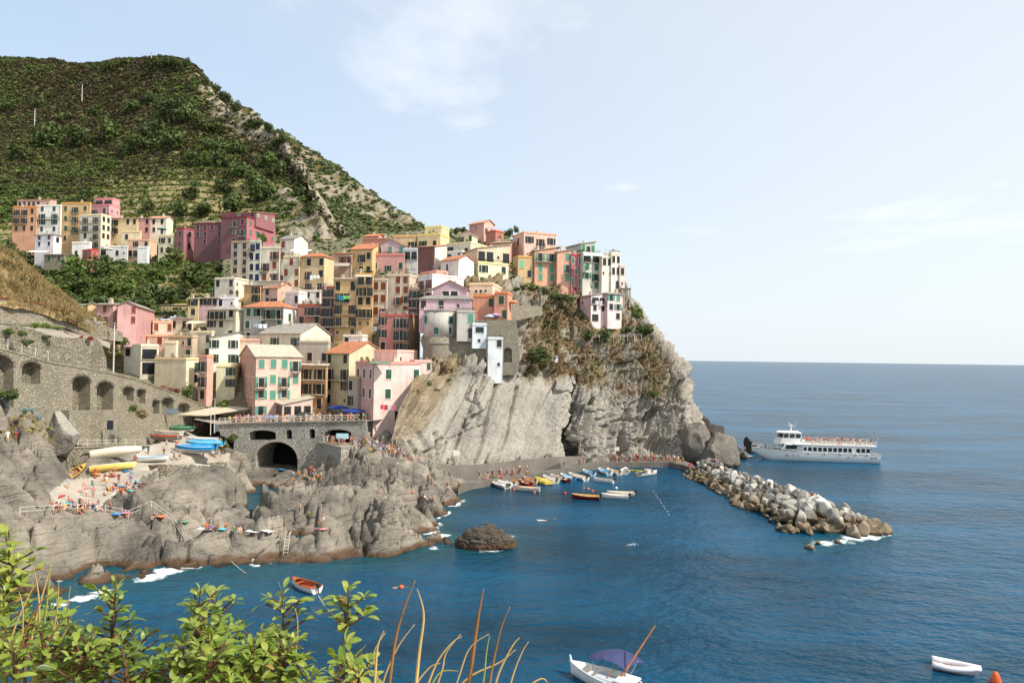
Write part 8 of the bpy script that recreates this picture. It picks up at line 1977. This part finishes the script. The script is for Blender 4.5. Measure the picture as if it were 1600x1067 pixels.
cw = np_mesh('crowd', np.concatenate(CV), np.concatenate(CF), cm_, True); cw.polygons.foreach_set('material_index', np.concatenate(CM).astype(np.int32))
link('crowd', cw, kind='stuff')
# towels and bags
TW = [('blue', (60, 140, 200)), ('turquoise', (80, 180, 200)), ('orange', (226, 130, 80)), ('white', (232, 230, 224)), ('pink', (222, 140, 150)), ('yellow', (226, 204, 110)), ('red', (200, 62, 58)), ('green', (90, 160, 110))]
def towel(x, y, ci, rz, place):
    v = land(x, y, .06); mb = MB(); rg = []
    for j in range(6): xx = -.45 + .18 * j; rg.append([(xx, -.9, .02 * math.sin(j * 2)), (xx, .9, .02 * math.cos(j * 1.7)), (xx, .9, -.03), (xx, -.9, -.03)])
    link('towel', mb.rings(rg).mesh('towel', [canvas(TW[ci][1])]), None, v, (0, 0, rz), label=f"{TW[ci][0]} towel spread {place}", category='towel', group='beach towels')
for q in [(195, 733, 0, 1.0, 'on the slip beside the white boats'), (190, 757, 0, 1.2, 'in the middle of the slip'), (198, 761, 2, 1.2, 'next to the blue one on the slip'), (178, 770, 3, 1.0, 'at the edge of the slip'), (202, 766, 1, 1.1, 'near the rocks on the slip'), (150, 742, 5, 1.3, 'under the vault wall'), (175, 741, 6, 1.4, 'below the yellow boat'), (122, 764, 4, 1.6, 'across the upper slip'), (95, 773, 6, .2, 'by the seated group'), (110, 785, 1, .4, 'on the bathing terrace'), (215, 752, 1, .6, 'below the dark buttress'), (178, 801, 0, 1.5, 'on the bathing ledge'), (192, 800, 4, 1.5, 'behind the ledge rail'), (285, 815, 7, 1.5, 'at the end of the ledge rail'), (320, 824, 3, 1.4, 'on the pale ledge'), (345, 826, 1, 1.4, 'on the shore rocks'), (392, 830, 3, 1.2, 'on the last shelf of shore rock'), (418, 830, 3, 1.0, 'on a lone slab of shore rock'), (500, 824, 4, 1.2, 'near the dark cleft'), (440, 733, 0, 1.0, 'under the bridge arch'), (596, 775, 3, 1.2, 'on the rocky point'), (250, 806, 2, 1.2, 'half way along the ledge rail')]: towel(*q)
# ================================================================== THE VIEWPOINT'S OWN BANK AND ITS PLANTS
bank_r = []
for y, z in [(-6, 24.35), (-2, 24.3), (.6, 24.25), (2.0, 24.0), (3.2, 22.6), (5, 19), (8, 12), (12, 4), (15, -3)]:
    bank_r.append([(x, y + .5 * math.sin(x * .7) + .3 * math.sin(x * 1.9), z + .12 * math.sin(x * 2.3 + y)) for x in np.linspace(-14, 14, 60)])
Pb = loft(bank_r, 60, 120)
Pb[..., 2] += fbm(Pb.reshape(-1, 3) * .8, 3, 300).reshape(Pb.shape[:2]) * .12
link('viewpoint_bank', np_mesh('viewpoint_bank', Pb.reshape(-1, 3), grid_faces(60, 120), [near_slope.data.materials[0]], True), kind='structure')
# a glossy oval leaf, cupped and bent back
def broad_leaf(seed):
    r = random.Random(seed); V = []; F = []; n = 6; W_ = r.uniform(.40, .50); bend = r.uniform(.15, .5)
    for k in range(n + 1):
        f = k / n; w = W_ * (math.sin(math.pi * min(1, f * .92 + .04)) ** .75) * (.62 + .55 * f) * .62; z = -bend * f * f + .06 * f
        for s, up in ((-1, .16), (-.5, .05), (0, 0), (.5, .05), (1, .16)): V.append((w * s, f, z + up * w * (1.5 if abs(s) > .6 else 1)))
    for k in range(n):
        for j in range(4): F.append((k * 5 + j, k * 5 + j + 1, k * 5 + j + 6, k * 5 + j + 5))
    return np.array(V), np.array(F)
def fgleaf(name, c1, c2, tr):
    t = NT(name); r = t.rnd(); o = t.obj()
    sx_ = t.n('ShaderNodeSeparateXYZ', {0: o})
    rib = t.ramp(t.n('ShaderNodeMath', {0: sx_.outputs[0]}, operation='ABSOLUTE').outputs[0], 0, .03, 1, 0)
    a = t.mix(r, lin(c1), lin(c2)); a = t.mix(t.math('MULTIPLY', rib, .55), a, lin((178, 188, 110)))
    a = t.mix(t.ramp(t.noise(t.pos(), 40, 3), .58, .75, 0, .35), a, lin((120, 104, 50)))
    t.l(a, t.b.inputs['Base Color']); t.b.inputs['Roughness'].default_value = .38; t.b.inputs['Specular IOR Level'].default_value = .45
    q = t.n('ShaderNodeBsdfTranslucent', {'Color': t.mix(.5, a, lin((150, 170, 50)))}); ms = t.n('ShaderNodeMixShader', {0: tr}); t.l(t.b.outputs[0], ms.inputs[1]); t.l(q.outputs[0], ms.inputs[2]); t.l(ms.outputs[0], t.t.nodes['Material Output'].inputs[0])
    return t.m
LEAFM = [fgleaf('shrub_leaf', (104, 128, 46), (146, 162, 66), .35), fgleaf('young_shrub_leaf', (140, 156, 62), (176, 182, 88), .4), fgleaf('old_shrub_leaf', (52, 74, 32), (84, 104, 44), .25), fgleaf('withered_leaf', (150, 108, 58), (176, 140, 84), .2)]
LEAVES = [np_mesh('leaf', *broad_leaf(k), [LEAFM[0]], True) for k in range(6)]
M_stem = plain('shrub_stem', (92, 66, 46), .8, .2, 20)
def shrub(label, stems, seed, size=.029, mats=(0, 0, 1), dens=1.0, group=None):
    """stems: (bottom pixel, tip pixel, distance, leafy share)"""
    r = random.Random(seed); rx, ry, D0 = stems[0][0], 1120, stems[0][2]
    base = U(stems[0][0][0], 1250, D0)
    t_ = thing('leafy_shrub', label, 'shrub', base, 0, group)
    items = []
    for (bp, tp, D, share) in stems:
        bs = MB(); p0 = U(bp[0], max(bp[1], 1090), D) - base; p1 = U(tp[0], tp[1], D + r.uniform(-.08, .08)) - base
        mid = p0.lerp(p1, .5) + Vector((r.uniform(-.03, .03), r.uniform(-.04, .04), 0))
        pts = [p0.lerp(mid, q).lerp(mid.lerp(p1, q), q) for q in [i / 8 for i in range(9)]]
        bs.tube(pts, [.0052 - .0036 * i / 8 for i in range(9)], 5)
        L = (p1 - p0).length; n = int(L * share / 0.0048 * dens) + 6
        for k in range(n):
            f = 1 - share * (k / n) ** .9; i = min(7, int(f * 8)); q = pts[i].lerp(pts[i + 1], f * 8 - i); dr = (pts[i + 1] - pts[i]).normalized()
            a = k * 2.4 + r.uniform(-.4, .4); young = k < n * .25
            out = (Vector((math.cos(a), math.sin(a), 0)) - dr * (dr.dot(Vector((math.cos(a), math.sin(a), 0))))).normalized()
            tilt = r.uniform(.15, .8) if k > 4 else r.uniform(.8, 1.4)
            s = size * r.uniform(.7, 1.2) * (.75 if k < 5 else 1.0)
            side = r.random() < .4 and k > 8
            if side:                                              # short side twig
                tw = q + (out + dr * .7).normalized() * r.uniform(.03, .075); bs.tube([q, tw], [.003, .002], 4, False); q = tw
                for m in range(3):
                    a2 = r.uniform(0, 6.28); o2 = (Vector((math.cos(a2), math.sin(a2), r.uniform(-.2, .6)))).normalized(); items.append((q, (o2 + dr * .5).normalized(), s * r.uniform(.8, 1.1), young))
            items.append((q + out * .006, (out + dr * math.tan(min(tilt, 1.4)) * .8).normalized(), s, young))
        bs.build('stem', [M_stem], t_, True)
    r.shuffle(items)
    def leaf_matrix(it):
        q, d, s, yg = it
        up = Vector((0, 0, 1)) + Vector((r.uniform(-.5, .5), r.uniform(-.5, .5), 0)); x = d.cross(up).normalized(); z = x.cross(d).normalized()
        return Matrix.Translation(q) @ Matrix((x, d, z)).transposed().to_4x4() @ Matrix.Scale(s, 4)
    for it in items[:280]:
        m_ = LEAFM[1] if it[3] and r.random() < .75 else LEAFM[3] if r.random() < .03 else LEAFM[r.choice(mats)]
        o = inst('leaf', LEAVES[r.randrange(6)], [m_], t_); o.matrix_local = leaf_matrix(it)
    if len(items) > 280:
        Vs = []; Fs = []; off = 0
        for it in items[280:]:
            V, F = broad_leaf(r.randrange(6)); M_ = np.array(leaf_matrix(it)); Vs.append(V @ M_[:3, :3].T + M_[:3, 3]); Fs.append(F + off); off += len(V)
        link('foliage', np_mesh('foliage', np.concatenate(Vs), np.concatenate(Fs), [LEAFM[0]], True), t_)['kind'] = 'stuff'
    return t_
GF = 'leafy shrubs along the viewpoint'
shrub('shrub sprig with yellow-green leaves reaching in at the frame edge', [((-20, 1100), (14, 828), 1.9, .55), ((-30, 1100), (-6, 870), 1.95, .6), ((-60, 1100), (30, 872), 1.9, .35)], 1, .030, (0, 1, 1), group=GF)
shrub('low pale leafy shrub mixed with dry reeds in the corner', [((x, 1100), (tx, ty), D, .75) for x, tx, ty, D in [(10, 5, 925, 1.7), (40, 38, 950, 1.8), (60, 62, 985, 1.6), (80, 90, 1000, 1.75), (100, 108, 955, 1.8), (20, 18, 1000, 1.5), (-10, -5, 980, 1.6), (120, 118, 1010, 1.6), (50, 78, 940, 2.0)]], 2, .028, (0, 1, 0), group=GF)
shrub('dark green shrub with one tall leader beside the dry reeds', [((x, 1100), (tx, ty), D, .8) for x, tx, ty, D in [(170, 182, 905, 1.75), (150, 145, 985, 1.7), (185, 205, 985, 1.7), (210, 218, 1000, 1.8), (120, 150, 1005, 1.6), (200, 188, 1000, 1.6), (230, 236, 1040, 1.65), (160, 120, 990, 1.8)]], 3, .029, (0, 2, 2), group=GF)
shrub('dense bright shrub with two tall leaders in the middle of the row', [((x, 1100), (tx, ty), D, .85) for x, tx, ty, D in [(320, 314, 918, 1.75), (350, 340, 925, 1.8), (300, 288, 1000, 1.7), (330, 330, 985, 1.65), (360, 372, 975, 1.75), (280, 268, 1030, 1.6), (340, 306, 950, 1.85), (380, 398, 1005, 1.7), (310, 352, 1000, 1.55)]], 4, .030, (0, 0, 1), dens=1.15, group=GF)
shrub('tall slim shrub leader with a bare lower stem beside the dense one', [((x, 1100), (tx, ty), D, .8) for x, tx, ty, D in [(430, 440, 918, 1.75), (410, 412, 985, 1.7), (445, 458, 998, 1.7), (400, 395, 1020, 1.6), (450, 470, 1030, 1.65), (425, 430, 990, 1.8)]], 5, .029, (0, 0, 1), group=GF)
shrub('thin shrub stem with leaf rosettes rising in front of the sea', [((515, 1100), (546, 915), 1.75, .42), ((515, 1100), (566, 1020), 1.75, .5), ((480, 1110), (492, 1050), 1.6, .6), ((540, 1110), (560, 1045), 1.6, .6)], 6, .032, (0, 1, 0), group=GF)
# dry reeds and grass blades
M_reed = [plain('dry_reed', (196, 168, 112), .8, .18, 8), plain('brown_reed', (150, 108, 62), .8, .25, 8), plain('green_reed', (150, 160, 84), .7, .2, 8)]
def blade(pts, D, w, m, parent, base):
    P_ = [U(x, y, D) - base for x, y in pts]; A = np.array([v[:] for v in P_]); n = 14
    Q = cr1(A[:, None, :], n)[:, 0, :]; mb = MB(); rg = []
    for k in range(n):
        f = k / (n - 1); ww = w * .55 * (1 - f ** 1.8) + .0006; d = Vector(Q[min(k + 1, n - 1)] - Q[max(k - 1, 0)]).normalized(); x = d.cross(Vector((0, 1, 0))).normalized(); c = Vector(Q[k]); z = Vector((0, 1, 0))
        rg.append([c - x * ww, c + z * ww * .35, c + x * ww, c + z * ww * .1])
    return mb.rings(rg).build('blade', [M_reed[m]], parent, True)
def reeds(label, blades, D, group):
    base = U(blades[0][0][0][0], 1300, D); t_ = thing('grass_tuft', label, 'grass', base, 0, group)
    for pts, w, m in blades: blade(pts, D + R.uniform(-.12, .12), w, m, t_, base)
reeds('dry tan grass blades standing in front of the open water', [
    ([(604, 1110), (616, 1010), (630, 955), (649, 906)], .0055, 1), ([(646, 1110), (655, 1020), (662, 960), (652, 920)], .006, 0), ([(728, 1110), (738, 1030), (748, 960), (756, 919)], .0085, 1),
    ([(655, 1110), (680, 1040), (705, 1005), (722, 994)], .004, 0), ([(760, 1110), (768, 1050), (782, 985), (797, 947)], .0045, 1), ([(765, 1110), (778, 1055), (800, 1010), (812, 996)], .004, 0), ([(790, 1110), (800, 1060), (815, 1020), (826, 1002)], .003, 0),
    ([(690, 1110), (730, 1060), (780, 1035), (806, 1014)], .005, 0), ([(640, 1110), (650, 1070), (672, 1042), (688, 1036)], .004, 0), ([(700, 1110), (716, 1060), (734, 1012), (764, 990)], .003, 0), ([(590, 1110), (600, 1060), (622, 1010), (648, 975)], .0035, 0),
    ([(668, 1110), (690, 1050), (697, 1020), (720, 990)], .003, 0), ([(746, 1110), (756, 1060), (760, 1020), (765, 992)], .003, 2), ([(680, 1110), (672, 1080), (688, 1050), (716, 1048)], .004, 2), ([(820, 1110), (826, 1075), (846, 1060), (856, 1066)], .0055, 0), ([(596, 1110), (590, 1060), (584, 1020), (602, 988)], .003, 0)], 1.6, 'dry grass at the viewpoint')
reeds('clump of straw-coloured reeds among the corner shrubs', [
    ([(30, 1110), (48, 1000), (66, 930), (84, 868)], .0085, 0), ([(40, 1110), (62, 1010), (72, 950), (80, 880)], .0075, 2), ([(50, 1110), (60, 1000), (60, 930), (52, 884)], .006, 0), ([(45, 1110), (72, 1020), (88, 960), (92, 905)], .006, 0), ([(20, 1110), (34, 1010), (56, 950), (92, 920)], .005, 1),
    ([(10, 1110), (30, 1030), (36, 960), (30, 925)], .005, 0), ([(60, 1110), (80, 1040), (100, 990), (122, 968)], .004, 0), ([(0, 1110), (14, 1010), (40, 940), (64, 900)], .005, 0), ([(56, 1110), (52, 1040), (40, 980), (20, 958)], .004, 1), ([(70, 1110), (86, 1040), (92, 990), (86, 960)], .005, 0),
    ([(86, 1110), (92, 1030), (104, 960), (110, 915)], .004, 0), ([(5, 1110), (8, 1040), (26, 990), (50, 978)], .005, 2)], 1.72, 'dry grass at the viewpoint')
reeds('single grey dry twig between two shrub leaders', [([(455, 1110), (458, 1040), (463, 985), (466, 946)], .003, 1), ([(458, 1080), (464, 1000), (465, 970), (461, 950)], .002, 0)], 1.75, None)
reeds('thin dry stalk bending at the end of the shrub row', [([(582, 1110), (586, 1060), (590, 1010), (600, 985)], .005, 0)], 1.6, None)
